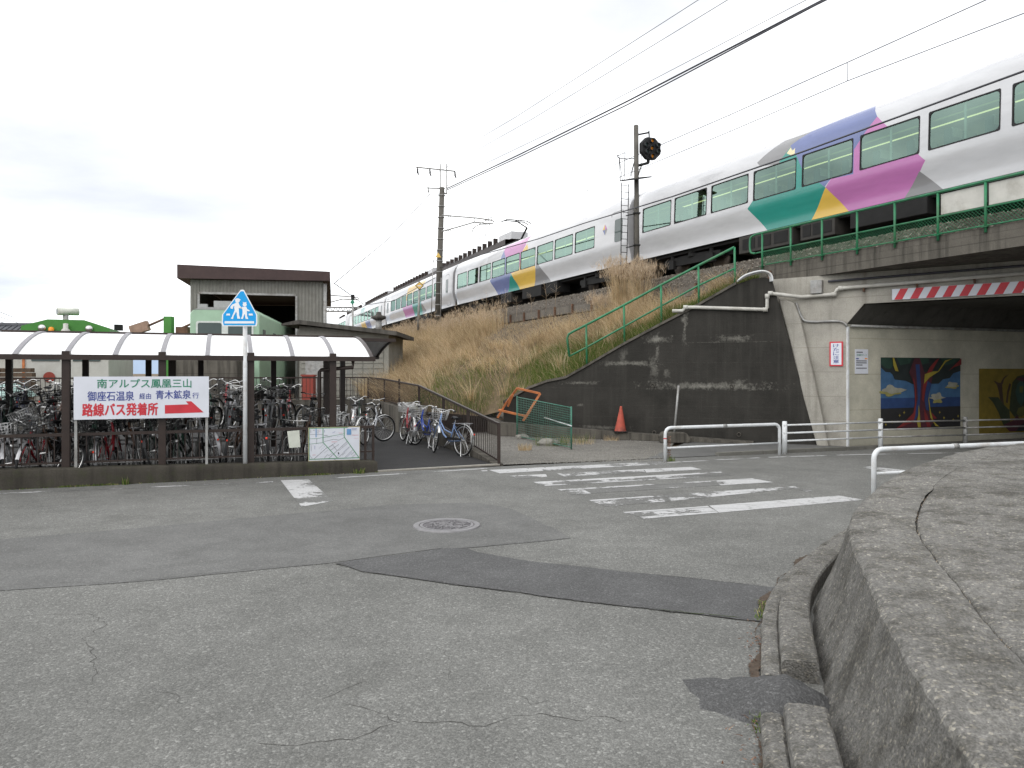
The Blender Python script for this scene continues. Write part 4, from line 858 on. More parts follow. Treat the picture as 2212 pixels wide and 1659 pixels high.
def train_car(near, e, L, label, wins, livery, doors=(), boxes=(), interior=True, bog=True):
    ncam = V(-e.y, e.x, 0); ctr = near - ncam * 1.475
    o = thing('train_car', label, 'train', ctr + V(0, 0, ZR), 'cars of the white express train', math.atan2(e.y, e.x))
    xs = sorted(set([0, .08, L - .08, L] + [x_ for w_ in wins for x_ in w_]))
    mb = MB(); nP = len(FULL)
    for x_ in xs: mb.v += [V(x_, y_ * (.97 if x_ in (0, L) else 1), z_ if z_ < 3 else (z_ - (.05 if x_ in (0, L) else 0))) for y_, z_ in FULL]
    for i in range(len(xs) - 1):
        xm = (xs[i] + xs[i + 1]) / 2; isw = any(a < xm < b for a, b in wins)
        for j in range(nP - 1):
            zm = (FULL[j][1] + FULL[j + 1][1]) / 2
            if isw and WZ0 < zm < WZ1: continue
            mb.f.append([i * nP + j, (i + 1) * nP + j, (i + 1) * nP + j + 1, i * nP + j + 1]); mb.m.append(0); mb.s.append(True)
    for k in (0, (len(xs) - 1) * nP): mb.f.append([k + j for j in range(nP)]); mb.m.append(7); mb.s.append(False)
    me = mesh(mb, 'body', LM, V(0, 0, 0), False)
    if livery:
        bm = bmesh.new(); bm.from_mesh(me)
        for mi, poly in livery:
            x0 = min(p[0] for p in poly) - .3; x1 = max(p[0] for p in poly) + .3
            for i in range(len(poly)):
                a, b = poly[i], poly[(i + 1) % len(poly)]
                lo, hi = min(a[0], b[0]) - .02, max(a[0], b[0]) + .02
                zl, zh = min(a[1], b[1]) - .02, max(a[1], b[1]) + .02
                fs = [f for f in bm.faces if f.calc_center_median().y > -.2 and any(True for _ in (0,)) and min(v.co.x for v in f.verts) < hi and max(v.co.x for v in f.verts) > lo and min(v.co.z for v in f.verts) < zh and max(v.co.z for v in f.verts) > zl]
                ge = set(fs)
                for f in fs: ge.update(f.edges); ge.update(f.verts)
                bmesh.ops.bisect_plane(bm, geom=list(ge), dist=1e-5, plane_co=(a[0], 0, a[1]), plane_no=Vector((-(b[1] - a[1]), 0, b[0] - a[0])).normalized())
        for f in bm.faces:
            c = f.calc_center_median()
            if c.y < -.1: continue
            for mi, poly in livery:
                if inside((c.x, c.z), poly): f.material_index = mi
        bm.normal_update(); bm.to_mesh(me); bm.free()
    bo = put('body', me, o)
    for a, b in wins:
        for sg in (1, -1):
            def P3(x_, z_, d_=0): return V(x_, sg * (sidey(z_) + d_), z_)
            inn_ = rrect(a + .02, b - .02, WZ0 + .02, WZ1 - .02, .10); k = len(inn_)
            out = []
            for x_, z_ in inn_:      # project each inner point to the square hole
                cx_, cz_ = (a + b) / 2, (WZ0 + WZ1) / 2; dx, dz = x_ - cx_, z_ - cz_
                sc = min(((b - a) / 2 + .012) / abs(dx) if dx else 9, ((WZ1 - WZ0) / 2 + .012) / abs(dz) if dz else 9); out.append((cx_ + dx * sc, cz_ + dz * sc))
            mb = MB(); mb.ring([P3(x_, z_, .006) for x_, z_ in out], [P3(x_, z_, .004) for x_, z_ in inn_]); mb.ring([P3(x_, z_, .004) for x_, z_ in inn_], [P3(x_, z_, -.05) for x_, z_ in inn_])
            if sg == 1 or interior:
                wf = build(mb, 'window', 'black', o)
                mb = MB(); mb.poly([P3(x_, z_, -.012) for x_, z_ in inn_]); build(mb, 'pane', 'trainglass', wf)
                if sg == 1: mb = MB(); mb.box(P3((a + b) / 2, 2.25, -.09), (.05, .02, .86)); build(mb, 'curtain', 'tr_int', wf)
    if interior:
        mb = MB(); mb.box((L / 2, 0, 1.18), (L - .4, 2.5, .05), mi=0); mb.box((L / 2, 0, 3.08), (L - .4, 2.3, .04), mi=1)
        for sg in (1, -1): mb.box((L / 2, sg * 1.12, 2.52), (L - .6, .36, .04), mi=2); mb.box((L / 2, sg * .62, 3.045), (L - .6, .14, .025), mi=4)
        x_ = .9
        while x_ < L - .6:
            for sg in (1, -1): mb.box((x_, sg * .78, 1.72), (.16, .98, 1.05), mi=3); mb.box((x_ - .3, sg * .78, 1.42), (.46, .98, .14), mi=3); mb.box((x_, sg * .54, 2.16), (.19, .34, .22), mi=1); mb.box((x_, sg * 1.02, 2.16), (.19, .34, .22), mi=1)
            x_ += .96
        build(mb, 'interior', ['tr_seat', 'tr_int', 'tr_rack', 'tr_seat', 'tr_lamp'], o)
    for x0, x1, z0, z1, wx0, wx1 in doors:
        ol = rrect(x0, x1, z0, z1, .12); mb = MB()
        mb.ring([V(x_, sidey(z_) + .010, z_) for x_, z_ in ol], [V(x_, sidey(z_) + .010, z_) for x_, z_ in rrect(x0 + .035, x1 - .035, z0 + .035, z1 - .035, .10)])
        dr = build(mb, 'door', 'tr_grey', o)
        wl = rrect(wx0, wx1, 1.75, 2.65, .08); mb = MB(); mb.poly([V(x_, sidey(z_) + .012, z_) for x_, z_ in wl]); build(mb, 'door_window', 'darkglass', dr)
    for x_, w_, z0, z1, m_ in boxes:
        mb = MB(); mb.box((x_, .95, (z0 + z1) / 2), (w_, .7, z1 - z0)); bx_ = build(mb, 'equipment_box', m_, o, bevel=.02)
        if m_ == 'darkbox':
            for k in range(3): mb = MB(); mb.box((x_ - w_ * .3 + w_ * .3 * k, 1.307, (z0 + z1) / 2), (w_ * .24, .012, (z1 - z0) * .62)); build(mb, 'louvre', 'dark', bx_)
    mb = MB(); mb.box((L / 2, 0, .80), (L - .3, 2.3, .12)); mb.box((L / 2, -.2, .52), (L - 9.6, .5, .5)); mb.box((L / 2 - .8, -.95, .48), (L - 9.4, .6, .58)); mb.box((L / 2, -1.2, .44), (L - .6, .12, .62)); build(mb, 'underframe', 'dark', o)  # last box: full-length far-side plate added to block sky showing under the car
    if bog:
        for bx0 in (2.9, L - 2.9):
            mb = MB()
            for sg in (1, -1):
                mb.prism([(bx0 - 1.5, sg * .95, .42), (bx0 - .6, sg * .95, .36), (bx0 + .6, sg * .95, .36), (bx0 + 1.5, sg * .95, .42), (bx0 + 1.5, sg * .95, .62), (bx0 + .5, sg * .95, .68), (bx0 - .5, sg * .95, .68), (bx0 - 1.5, sg * .95, .62)], (0, sg * .14, 0))
                for xx in (-1.05, 1.05): mb.box((bx0 + xx, sg * 1.1, .42), (.34, .16, .3)); mb.lathe([(.09, 0), (.09, .2)], (bx0 + xx, sg * 1.05, .56), V(0, 0, 1), 8)
                mb.lathe([(.22, 0), (.22, .25)], (bx0, sg * .95, .6), V(0, 0, 1), 12)
            mb.box((bx0, -.1, .45), (2.9, 1.2, .5)); mb.box((bx0, -.1, .62), (3.6, 1.7, .3))
            bg_ = build(mb, 'bogie', 'dark', o)
            for xx in (-1.05, 1.05):
                for sg in (1, -1): mb = MB(); mb.lathe([(0, .07), (.40, .07), (.43, .02), (.43, -.05), (0, -.05)], (bx0 + xx, sg * .62, .43), V(0, sg, 0), 24); build(mb, 'wheel', 'rail', bg_)
    return o
def toxz(near, e, pts, c):
    out = []
    for q in pts: p = PL(*c(*q), near, e); out.append(((p - near).dot(e), p.z - ZR))
    return out
# car on the bridge
L = 20.0; e1_ = dirs[0]; n1 = E1 - e1_ * (L + .25)
def wx(c, near, e, pairs): return [tuple(sorted((toxz(near, e, [(a, 600)], c)[0][0], toxz(near, e, [(b, 600)], c)[0][0]))) for a, b in pairs]
w1 = wx(C5, n1, e1_, [(135, 288), (308, 482), (508, 708), (738, 968), (1003, 1277), (1318, 1640), (1692, 2080)])
pit = (w1[0][0] - w1[6][0]) / 6; ww = w1[6][1] - w1[6][0]
x_ = w1[6][0] - pit
while x_ > 1.4: w1.append((x_, x_ + ww)); x_ -= pit
F5 = lambda pts: toxz(n1, e1_, pts, C5)
lv1 = [(1, F5([(750, 655), (800, 600), (870, 530), (1020, 478), (1030, 500), (945, 575), (890, 662), (770, 675)])),
       (2, F5([(925, 560), (1020, 478), (1350, 330), (1400, 402), (1335, 500), (1283, 585), (1283, 718), (1160, 745), (1120, 795), (1095, 765), (1000, 790), (1005, 700), (970, 620)])),
       (3, F5([(872, 655), (928, 570), (970, 620), (1005, 700), (1003, 785), (1095, 763), (1140, 800), (1040, 970), (795, 1025), (705, 908), (745, 850), (960, 800), (965, 640)])),
       (5, F5([(1130, 790), (1245, 910), (1240, 930), (1020, 985)])),
       (4, F5([(1400, 402), (1672, 643), (1550, 838), (1540, 850), (1240, 925), (1130, 790), (1160, 745), (1283, 718), (1283, 585), (1335, 500)])),
       (1, F5([(1632, 700), (1755, 805), (1740, 815), (1530, 855), (1545, 830)])), (6, F5([(912, 604), (930, 572), (942, 590), (956, 575), (958, 612), (930, 612)]))]
bx1 = [(x_, w_, z0, z1, m_) for x_, w_, z0, z1, m_ in ((13.4, 2.2, .28, .82, 'darkbox'), (11.4, 1.2, .3, .82, 'darkbox'), (9.2, 2.2, .35, .8, 'dark'), (6.6, 1.6, .3, .8, 'dark'))]
c1 = train_car(n1, e1_, L, 'white train car with teal blue and pink patches crossing the bridge', w1, lv1, (), bx1)
# cars further along
n2 = E1 + dirs[1] * .25
w2 = wx(C4, n2, dirs[1], [(505, 580), (588, 668), (680, 768), (778, 878), (888, 993), (1003, 1118), (1133, 1258), (1272, 1413), (1432, 1585)])
F4 = lambda pts: toxz(n2, dirs[1], pts, C4)
lv2 = [(7, F4([(740, 920), (850, 845), (862, 870), (840, 925), (780, 960), (735, 985)])), (2, F4([(862, 870), (890, 930), (885, 1060), (870, 1060), (845, 925)])), (4, F4([(855, 835), (1048, 745), (1035, 825), (1005, 900), (995, 1010), (960, 1040), (925, 1050), (890, 935), (862, 870)])),
       (5, F4([(1048, 815), (1060, 850), (1000, 1010), (1118, 985), (1122, 1010), (1090, 1160), (975, 1175), (940, 1085), (925, 1050), (995, 1020), (1005, 890)])),
       (2, F4([(763, 1108), (782, 1072), (930, 1040), (912, 1098), (885, 1195), (805, 1218)])), (3, F4([(930, 1045), (945, 1090), (978, 1175), (885, 1195), (912, 1098)])), (1, F4([(1122, 1010), (1128, 915), (1150, 985), (1220, 1110), (1085, 1165)]))]
dw = F4([(1715, 560), (1812, 520), (1745, 600), (1806, 580)])
dl = sorted((dw[0][0], dw[1][0])); wl = sorted((dw[2][0], dw[3][0]))
c2 = train_car(n2, dirs[1], L, 'white train car with pantograph and pink yellow patches behind the signal mast', w2, lv2, [(dl[0], dl[1], .95, 2.98, wl[0], wl[1])], [(9, 2.2, .3, .82, 'dark'), (12.2, 1.4, .3, .82, 'darkbox'), (6.8, 1.2, .3, .82, 'dark')])
lg = toxz(n2, dirs[1], [(1668, 705)], C4)[0]
for k, (m_, a0) in enumerate((('tr_yellow', 0), ('tr_pink', 90), ('tr_grey', 180), ('tr_blue', 270))):
    mb = MB(); f = lambda a_, r_: V(lg[0] + math.cos(R(a_)) * r_ * .8, sidey(lg[1]) + .012, lg[1] + math.sin(R(a_)) * r_); mb.poly([f(a0 + 45, .01), f(a0, .22), f(a0 + 90, .22)]); build(mb, 'emblem', m_, c2, False)
# pantograph on the second car
pgx = toxz(n2, dirs[1], [(835, 830)], C4)[0][0]; pgx = max(pgx, 10)
mb = MB(); b0, el, hd_ = V(pgx, .3, 3.6), V(pgx - 1.1, .3, 4.35), V(pgx + .35, .3, 5.0)
mb.box((pgx - .3, .3, 3.62), (1.8, 1.2, .06)); mb.tube([b0, el], .06, 6); mb.tube([el, hd_], .035, 6)
for dx in (-.18, .18): mb.tube([hd_ + V(dx, -.85, -.12), hd_ + V(dx, -.6, .0), hd_ + V(dx, .6, .0), hd_ + V(dx, .85, -.12)], .03, 5)
build(mb, 'pantograph', 'dark', c2)
n3 = nodes[2] + dirs[2] * .25; w3 = [(2.6 + 1.92 * k, 2.6 + 1.92 * k + 1.6) for k in range(8)]
F43 = lambda pts: toxz(n3, dirs[2], pts, C4)
lv3 = [(5, F43([(110, 1160), (245, 1090), (240, 1125), (150, 1200), (148, 1290), (100, 1260)])), (4, F43([(72, 1300), (150, 1285), (155, 1380), (85, 1400)])), (3, F43([(150, 1285), (222, 1265), (215, 1375), (155, 1385)])), (1, F43([(222, 1270), (248, 1345), (215, 1372)]))]
train_car(n3, dirs[2], L, 'white train car behind the tall concrete pole', w3, lv3, [(.7, 1.5, .95, 2.98, .85, 1.35), (18.5, 19.3, .95, 2.98, 18.65, 19.15)], [(8, 4, .3, .8, 'dark')], True, False)
n4 = nodes[3] + dirs[3] * .25
lv4 = [(5, [(9, .8), (11.6, .8), (12, 1.75), (9.5, 1.75)]), (2, [(6.5, .8), (9, .8), (9.5, 1.75), (7, 1.75)]), (3, [(10, 2.75), (12.5, 2.75), (12.5, 3.3), (10.5, 3.3)])]
train_car(n4, dirs[3], L, 'distant white train car with ochre and blue patch beyond the vent pipe', w3, lv4, [(.7, 1.5, .95, 2.98, .85, 1.35)], (), False, False)
n5 = nodes[4] + dirs[4] * .25
train_car(n5, dirs[4], L, 'farthest white train car, tail of the visible train', w3, [], (), (), False, False)
for k in range(1, 5):
    p = nodes[k]; t_ = dirs[k]; nc = V(-t_.y, t_.x, 0); mb = MB(); mb.box(p - nc * 1.475 + V(0, 0, ZR + 2.05), (.42, 2.3, 2.3), (t_, nc, V(0, 0, 1)))
    for j in (-.12, .12): mb.box(p - nc * 1.475 + t_ * j + V(0, 0, ZR + 2.05), (.07, 2.44, 2.44), (t_, nc, V(0, 0, 1)))
    solo(mb, 'gangway', 'darkbox', ('dark gangway bellows between the bridge car and second car', 'gangway bellows beside the concrete pole', 'gangway bellows above the block house', 'distant gangway bellows between the last cars')[k - 1], 'gangway', None, p)
# platform canopy beyond the train
cn = thing('platform_canopy', 'dark platform roof with spiked edge behind the train', 'canopy', path(24, -3.6, 4.9)[0])
mb = MB(); rws = []
for k in range(20, 118, 6): rws.append([path(k, o_, z_)[0] for o_, z_ in ((-3.4, 10.2), (-3.4, 10.55), (-7.5, 10.85), (-7.5, 10.2), (-3.4, 10.2))])
mb.grid(rws, 0, False); build(mb, 'roof', 'brown', cn)
fin = None
for k in range(70):
    p, t_ = path(22 + k * 1.1, -3.5, 10.72)
    if fin is None: mb = MB(); mb.box((0, 0, 0), (.12, .3, .42)); fin = mesh(mb, 'fin', 'brown')
    if k % 16 < 13: f_ = put('fin', fin, cn, p - OFF[cn.name]); f_.rotation_euler = (0, 0, math.atan2(t_.y, t_.x))
for k in range(26, 110, 14):
    mb = MB(); mb.box(path(k, -5.2, 8.3)[0], (.2, .2, 4.2)); build(mb, 'post', 'galv', cn)
for k in (21.5, 40, 60):
    p, t_ = path(k, -4.6, 10.95); mb = MB(); mb.box(p, (2.2, 1.2, .5), (t_, V(-t_.y, t_.x, 0), V(0, 0, 1))); build(mb, 'roof_unit', 'tr_ltgrey', cn)
mb = MB(); mb.grid([[path(k, o_, z_)[0] for o_, z_ in ((-3.05, 5.0), (-3.05, 6.4), (-9, 6.4))] for k in range(20, 125, 6)], 0, False); pf = struct(build(mb, 'platform', 'conc_dk', None, False))
# ================================================================ POLES, SIGNAL, WIRES
PY = 46.0; pb = W(945, 700, PY); pt = W(955, 405, PY); pb.z = 4.3
cp = thing('catenary_pole', 'tall concrete catenary pole with steel crossarm beside the train', 'pole', pb)
mb = MB(); mb.tube([pb, pt], [.21, .155], 12); build(mb, 'shaft', 'pole', cp)
for k in range(12): q_ = lerp(pb, pt, .12 + .075 * k); mb = MB(); mb.lathe([(.20, -.02), (.215, -.02), (.215, .02), (.20, .02)], q_, V(0, 0, 1), 12); build(mb, 'band', 'galv', cp)
mb = MB(); ws1, ws2 = W(951, 415, PY), W(965, 415, PY)
for a in (ws1, ws2): mb.box(a + V(0, 0, .85), (.07, .07, 1.8))
ca, cb_ = W(899, 361, PY), W(984, 370, PY); mb.tube([ca, cb_], .045, 4); mb.tube([W(924, 406, PY), W(952, 407, PY)], .04, 4); mb.tube([W(951, 417, PY), W(966, 418, PY)], .05, 4); mb.tube([W(924, 404, PY), W(926, 416, PY)], .04, 4); build(mb, 'crossarm', 'galv', cp)
ins = [W(904, 377, PY), W(931, 380, PY), W(985, 384, PY)]
for p in ins:
    mb = MB(); mb.tube([p + V(-.08, 0, .40), p + V(-.05, 0, .12), p], .045, 6)
    for j in range(3): mb.lathe([(.03, 0), (.09, .02), (.03, .05)], p + V(-.05, 0, .10 + .09 * j), V(0, 0, 1), 8)
    build(mb, 'insulator', 'black', cp)
mb = MB(); A = lambda x_, y_: W(*C4(x_, y_), PY - .6)
mb.tube([A(385, 590), A(660, 612), A(770, 628), A(795, 640), A(790, 658), A(640, 645)], .045, 6); mb.tube([A(385, 718), A(520, 680), A(640, 645)], .045, 6); mb.tube([A(640, 615), A(640, 645)], .03, 5); mb.tube([A(780, 600), A(780, 628)], .03, 5)
mb.tube(spline([A(735, 660), A(680, 665), A(645, 685), A(620, 718)], 4), .03, 5); mb.tube([A(620, 718), A(700, 735), A(740, 745)], .02, 4)
for q_ in ((425, 595), (425, 708), (728, 628), (735, 660)):
    for j in range(3): mb.lathe([(.03, -.03), (.1, 0), (.03, .03)], A(*q_) + V(.1 * j, 0, -.005 * j), V(1, 0, 0), 8)
build(mb, 'bracket_arm', 'galv', cp)
mb = MB(); mb.poly([W(940, 556, PY - .3), W(953, 556, PY - .3), W(946.5, 545, PY - .3)]); build(mb, 'warning_plate', 'tr_yellow', cp, False)
mb = MB(); mb.tube([W(931, 702, PY - .4), W(936, 560, PY - .4)], .03, 6); mb.tube([W(951, 702, PY - .4), W(953, 600, PY - .4)], .03, 6); build(mb, 'cable_pipe', 'galv', cp)
# diamond track sign
dsb = W(903, 700, 44.5); dsb.z = 4.4; ds = thing('diamond_sign', 'small yellow diamond sign on a grey post before the train', 'sign', dsb)
mb = MB(); mb.tube([dsb, W(906, 622, 44.5)], .07, 8); build(mb, 'post', 'galv', ds)
c_ = W(906, 617, 44.4); f = .26; mb = MB(); mb.prism([c_ + V(0, 0, f), c_ + V(f, 0, 0), c_ + V(0, 0, -f), c_ + V(-f, 0, 0)], (0, .03, 0)); build(mb, 'plate', 'black', ds)
f = .21; c_ = c_ - V(0, .004, 0); mb = MB(); mb.prism([c_ + V(0, 0, f), c_ + V(f, 0, 0), c_ + V(0, 0, -f), c_ + V(-f, 0, 0)], (0, -.004, 0)); build(mb, 'face', 'tr_yellow', ds)
mb = MB(); mb.box(c_ - V(0, .008, .01), (.22, .004, .06), rz=0); build(mb, 'mark', 'sign_white', ds)
# signal mast
SY = 26.0; sb0 = W(1377, 620, SY); sb0.z = 4.0; st0 = W(1374, 273, SY)
sg_ = thing('railway_signal', 'railway signal mast with round black lamp head, platform and ladder', 'signal', sb0)
mb = MB(); mb.tube([sb0, st0], .085, 12); mb.lathe([(.085, 0), (.07, .04), (0, .06)], st0, V(0, 0, 1), 12); build(mb, 'mast', 'pole', sg_)
C11 = crop(2150, 420, 300 / 1659)
def S(x_, y_, dy=0): p = W(*C11(x_, y_), SY); return p + V(0, dy, 0)
mb = MB(); hx = V(.36, -.92, -.12).normalized(); ctr = S(915, 610); r_ = .42; ring = [ctr + (V(hx.y * -1, hx.x, 0) * math.cos(R(22.5 + 45 * k)) + V(0, 0, 1) * math.sin(R(22.5 + 45 * k))) * r_ for k in range(8)]
mb.prism([p - hx * .10 for p in ring], hx * .20); build(mb, 'lamp_head', 'black', sg_, bevel=.03)
hr_ = V(-hx.y, hx.x, 0)
for k, (a, b, c_) in enumerate(((-.02, .0, 1), (-.0, .27, 1), (.0, -.27, 1), (-.24, .10, 0), (-.20, -.13, 0), (.24, .13, 0), (.24, -.08, 0))):
    p = ctr + hr_ * a + V(0, 0, b) + hx * .10; mb = MB(); mb.lathe([(.085, 0), (.085, .11), (.075, .11), (.07, .02), (0, .02)], p, hx, 12); hd2 = build(mb, 'lamp_hood', 'black', sg_)
    mb = MB(); mb.lathe([(.068, .024), (0, .03)], p, hx, 12); build(mb, 'lens', 'amber' if c_ else 'darkglass', hd2)
mb = MB()
mb.tube([S(655, 335), S(890, 290)], .03, 6); mb.tube([S(895, 250), S(900, 380)], .025, 6); mb.tube([S(655, 945), S(760, 920), S(890, 885)], .05, 6); mb.tube([S(880, 885), S(880, 820)], .06, 6); mb.tube([S(690, 1130), S(720, 1000), S(760, 930)], .02, 5); build(mb, 'bracket', 'black', sg_)
mb = MB(); pz = S(640, 1200); mb.prism([S(320, 1255), S(620, 1300, -.6), S(950, 1170), S(690, 1120, .5)], (0, 0, .04)); pf_ = build(mb, 'platform', 'dark', sg_)
mb = MB()
mb.tube([S(335, 1250), S(305, 735), S(415, 685), S(425, 690)], .014, 5); mb.tube([S(405, 1215), S(425, 690)], .014, 5); mb.tube(spline([S(300, 730), S(265, 750), S(310, 790), S(430, 805), S(560, 805), S(620, 785)], 3), .016, 5)
mb.tube([S(375, 1240), S(315, 800)], .012, 5); mb.tube([S(515, 1190), S(620, 800)], .012, 5); mb.tube([S(740, 1150), S(740, 740)], .014, 5); mb.tube([S(550, 1150), S(610, 850)], .012, 5); build(mb, 'guard_rail', 'black', sg_)
mb = MB(); a0, a1 = W(1338, 399, SY), W(1332, 595, SY); b0, b1 = W(1358, 400, SY), W(1349, 595, SY)
a0, b0 = S(355, 1270), S(500, 1290); a1, b1 = W(1341, 590, SY), W(1353, 590, SY); mb.tube([a0, a1], .016, 5); mb.tube([b0, b1], .016, 5)
ld = build(mb, 'ladder', 'black', sg_)
for k in range(13): q_ = (k + .4) / 13.5; mb = MB(); mb.tube([lerp(a0, a1, q_), lerp(b0, b1, q_)], .011, 5); build(mb, 'rung', 'black', ld)
for v_ in (436, 505, 540): mb = MB(); mb.box(W(1375, v_ + 25, SY), (.24, .24, .04)); mb.tube([W(1375, v_ + 25, SY), W(1352, v_ + 30, SY)], .02, 5); build(mb, 'clamp', 'black', sg_)
# wires
def wire(name, pts, r, label, m_='wire', sag=0, group=None):
    mb = MB()
    if sag:
        out = []
        for i in range(len(pts) - 1):
            for k in range(14): t = k / 14; out.append(lerp(pts[i], pts[i + 1], t) - V(0, 0, sag * 4 * t * (1 - t)))
        out.append(pts[-1]); pts = out
    mb.tube(pts, r, 5); return solo(mb, name, m_, label, 'wire', group, pts[0])
def zline(u0, v0, z, u1, v1): a, b = W(u0, v0, FPX * (z - EYE) / (V0 - v0)), None; return a
def atz(u, v, z): return W(u, v, FPX * (z - EYE) / (V0 - v)) if v < V0 - 1 else None
hv = W(966, 407, PY); f2 = atz(1770, 4, hv.z - .3); ext = f2 + (f2 - hv) * .8
wire('power_cable', [hv, lerp(hv, f2, .33) - V(0, 0, .12), lerp(hv, f2, .66) - V(0, 0, .13), f2, ext], .034, 'heavy black cable rising from the pole over the tracks')
wire('power_cable', [hv - V(0, 0, .1), lerp(hv, f2, .33) - V(0, 0, .24), lerp(hv, f2, .66) - V(.02, 0, .28), f2 - V(.12, 0, .1), ext - V(.2, 0, .2)], .026, 'second cable strapped just under the heavy black cable')
for k, (p, (u_, v_)) in enumerate(zip(ins, ((1505, 2), (1568, 2), (1706, 18)))):
    f_ = atz(u_, v_, p.z); wire('feeder_wire', [p, lerp(p, f_, .5) - V(0, 0, .15), f_, f_ + (f_ - p) * .6], .012, 'thin pale feeder wire from the crossarm towards the upper right, %s' % ('highest', 'middle', 'lowest')[k], 'thinwire', 0, 'feeder wires on the crossarm')
    q_ = W((720, 735, 700)[k], (588, 597, 640)[k], 90); wire('feeder_wire', [p, lerp(p, q_, .5) - V(0, 0, .5), q_], .016, 'thin pale feeder wire from the crossarm down to the shed, %s' % ('leftmost', 'second', 'lowest')[k], 'thinwire', 0, 'feeder wires on the crossarm')
mz, cz = 11.05, 10.35
ms = [A(780, 600)] + [W(u_, v_, FPX * (mz - EYE) / (V0 - v_)) for u_, v_ in ((1268, 382), (1577, 248), (1830, 135), (2125, 2))]
ms.append(ms[-1] + (ms[-1] - ms[-2]) * 1.2)
wire('messenger_wire', ms, .015, 'overhead messenger wire running above the train', 'thinwire')
ct = [A(740, 745)] + [V(p.x, p.y, cz + .12 * abs(i - 2)) for i, p in enumerate(ms[1:])]
ct = [ct[0]] + [W(u_, v_, p.Y if hasattr(p, 'Y') else p.y) for (u_, v_), p in zip(((1268, 412), (1577, 284), (1830, 175), (2125, 62)), ms[1:])]; ct.append(ct[-1] + (ct[-1] - ct[-2]) * 1.2)
wire('contact_wire', ct, .014, 'overhead contact wire below the messenger wire', 'thinwire')
for k, (u_, v0_, v1_) in enumerate(((1162, 428, 458), (1268, 382, 412), (1577, 248, 284), (1830, 135, 175))):
    Y_ = FPX * (mz - EYE) / (V0 - v0_); wire('dropper', [W(u_, v0_, Y_), W(u_, v1_, Y_)], .012, 'short dropper wire between the overhead wires, %s from the left' % ('first', 'second', 'third', 'fourth')[k], 'thinwire')
ml = [A(780, 600)] + [W(*C4(x_, y_), Y_) for x_, y_, Y_ in ((550, 740, 54), (300, 905, 66), (0, 1060, 84))]
wire('messenger_wire', ml, .02, 'overhead wire continuing from the bracket towards the station', 'thinwire')
wire('contact_wire', [A(740, 745)] + [W(*C4(x_, y_), Y_) for x_, y_, Y_ in ((555, 835, 54), (300, 965, 66), (0, 1110, 84))], .02, 'lower overhead wire continuing towards the station', 'thinwire')
# twisted cable along the track in front of the train, pole to mast and on over the bridge
m1 = W(*C4(1905, 590), SY); tz = m1.z
a_ = W(*C4(365, 1005), PY)
pts = [a_]
for x_, y_, Y_ in ((600, 925, 41.5), (850, 860, 37.6), (1150, 775, 33.8), (1500, 655, 30.0)): pts.append(W(*C4(x_, y_), Y_))
pts.append(m1 + V(0, 0, .25)); pts.append(W(*C4(2212, 440), 22.6)); pts.append(W(*C5(1000, 600), 18.9)); pts.append(W(*C5(2212, 158), 13.2)); pts.append(pts[-1] + (pts[-1] - pts[-2]) * .6)
wire('twisted_cable', pts, .022, 'dark twisted cable strung in front of the train windows', 'wire')
p0_, p1_ = W(930, 418, PY), W(722, 612, 40); wire('guy_wire', [p0_, lerp(p0_, p1_, .5) - V(0, 0, .35), p1_], .022, 'black cable sagging from the pole to the shed eave', 'wire')
p1_ = W(722, 612, 38); p2_ = W(850, 650, 60); wire('drop_cable', [p1_, lerp(p1_, p2_, .4) - V(0, 0, .8), p2_, W(940, 600, PY)], .022, 'slack cable from the shed corner towards the train', 'wire')
# ================================================================ RIGHT FOREGROUND: curved concrete apron and kerb
LP = [V(1.45, -.6, .55), V(1.44, .6, .55), V(1.46, 1.6, .565), V(1.52, 2.38, .58), V(1.64, 2.88, .60), V(1.87, 3.68, .62), V(2.12, 4.41, .65), V(2.48, 5.43, .68), V(2.87, 6.18, .71), V(3.39, 6.96, .74), V(4.15, 7.96, .77), V(4.91, 8.79, .79), V(6.17, 9.93, .82), V(7.5, 10.75, .84), V(9.6, 11.9, .86), V(13.5, 13.6, .88)]
lp = spline(LP, 16)
def lipn(i):
    t = lp[min(i + 1, len(lp) - 1)] - lp[max(i - 1, 0)]; t.z = 0; t.normalize(); return V(-t.y, t.x, 0)      # towards the road
ap = thing('concrete_apron', 'curved rough concrete ramp wall in the right foreground', 'concrete wall', lp[40])
rr = random.Random(9)
from mathutils import noise as mnoise
def rough(p, a): return p + V(1, 1, 1) * 0 + mnoise.noise_vector(p * 7) * a + mnoise.noise_vector(p * 23) * a * .45
def JZ(i): return .0 if lp[i].y < 7.3 else .012
face, cop = [], []
for i in range(len(lp)):
    n_ = lipn(i); p = lp[i]; b = V(p.x, p.y, 0) + n_ * .27
    row = []
    for k in range(15): t = k / 14; q_ = lerp(V(b.x, b.y, -.03), p + n_ * .012 - V(0, 0, .03), t); q_ = q_ - n_ * .02 * math.sin(t * math.pi); row.append(rough(q_, .012))
    face.append(row)
    row = [face[-1][-1]] + [rough(p + n_ * o_ + V(0, 0, z_), .010) for o_, z_ in ((.0, -.012), (-.025, 0), (-.07, .004), (-.12, .006), (-.18, .008), (-.25, .010), (-.33, .011), (-.39, .012), (-.445, JZ(i)))]
    cop.append(row)
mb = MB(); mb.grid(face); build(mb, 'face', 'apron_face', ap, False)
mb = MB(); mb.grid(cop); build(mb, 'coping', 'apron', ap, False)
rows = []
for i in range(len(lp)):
    n_ = lipn(i); p = lp[i]; rows.append([rough(p - n_ * ((.462 if p.y < 7.3 else .447) + o_) + V(0, 0, z_), .004) for o_, z_ in ((-.012, -.03), (0, JZ(i)), (.05, .012), (.3, .02), (.8, .025), (2, .03), (5, .03))])
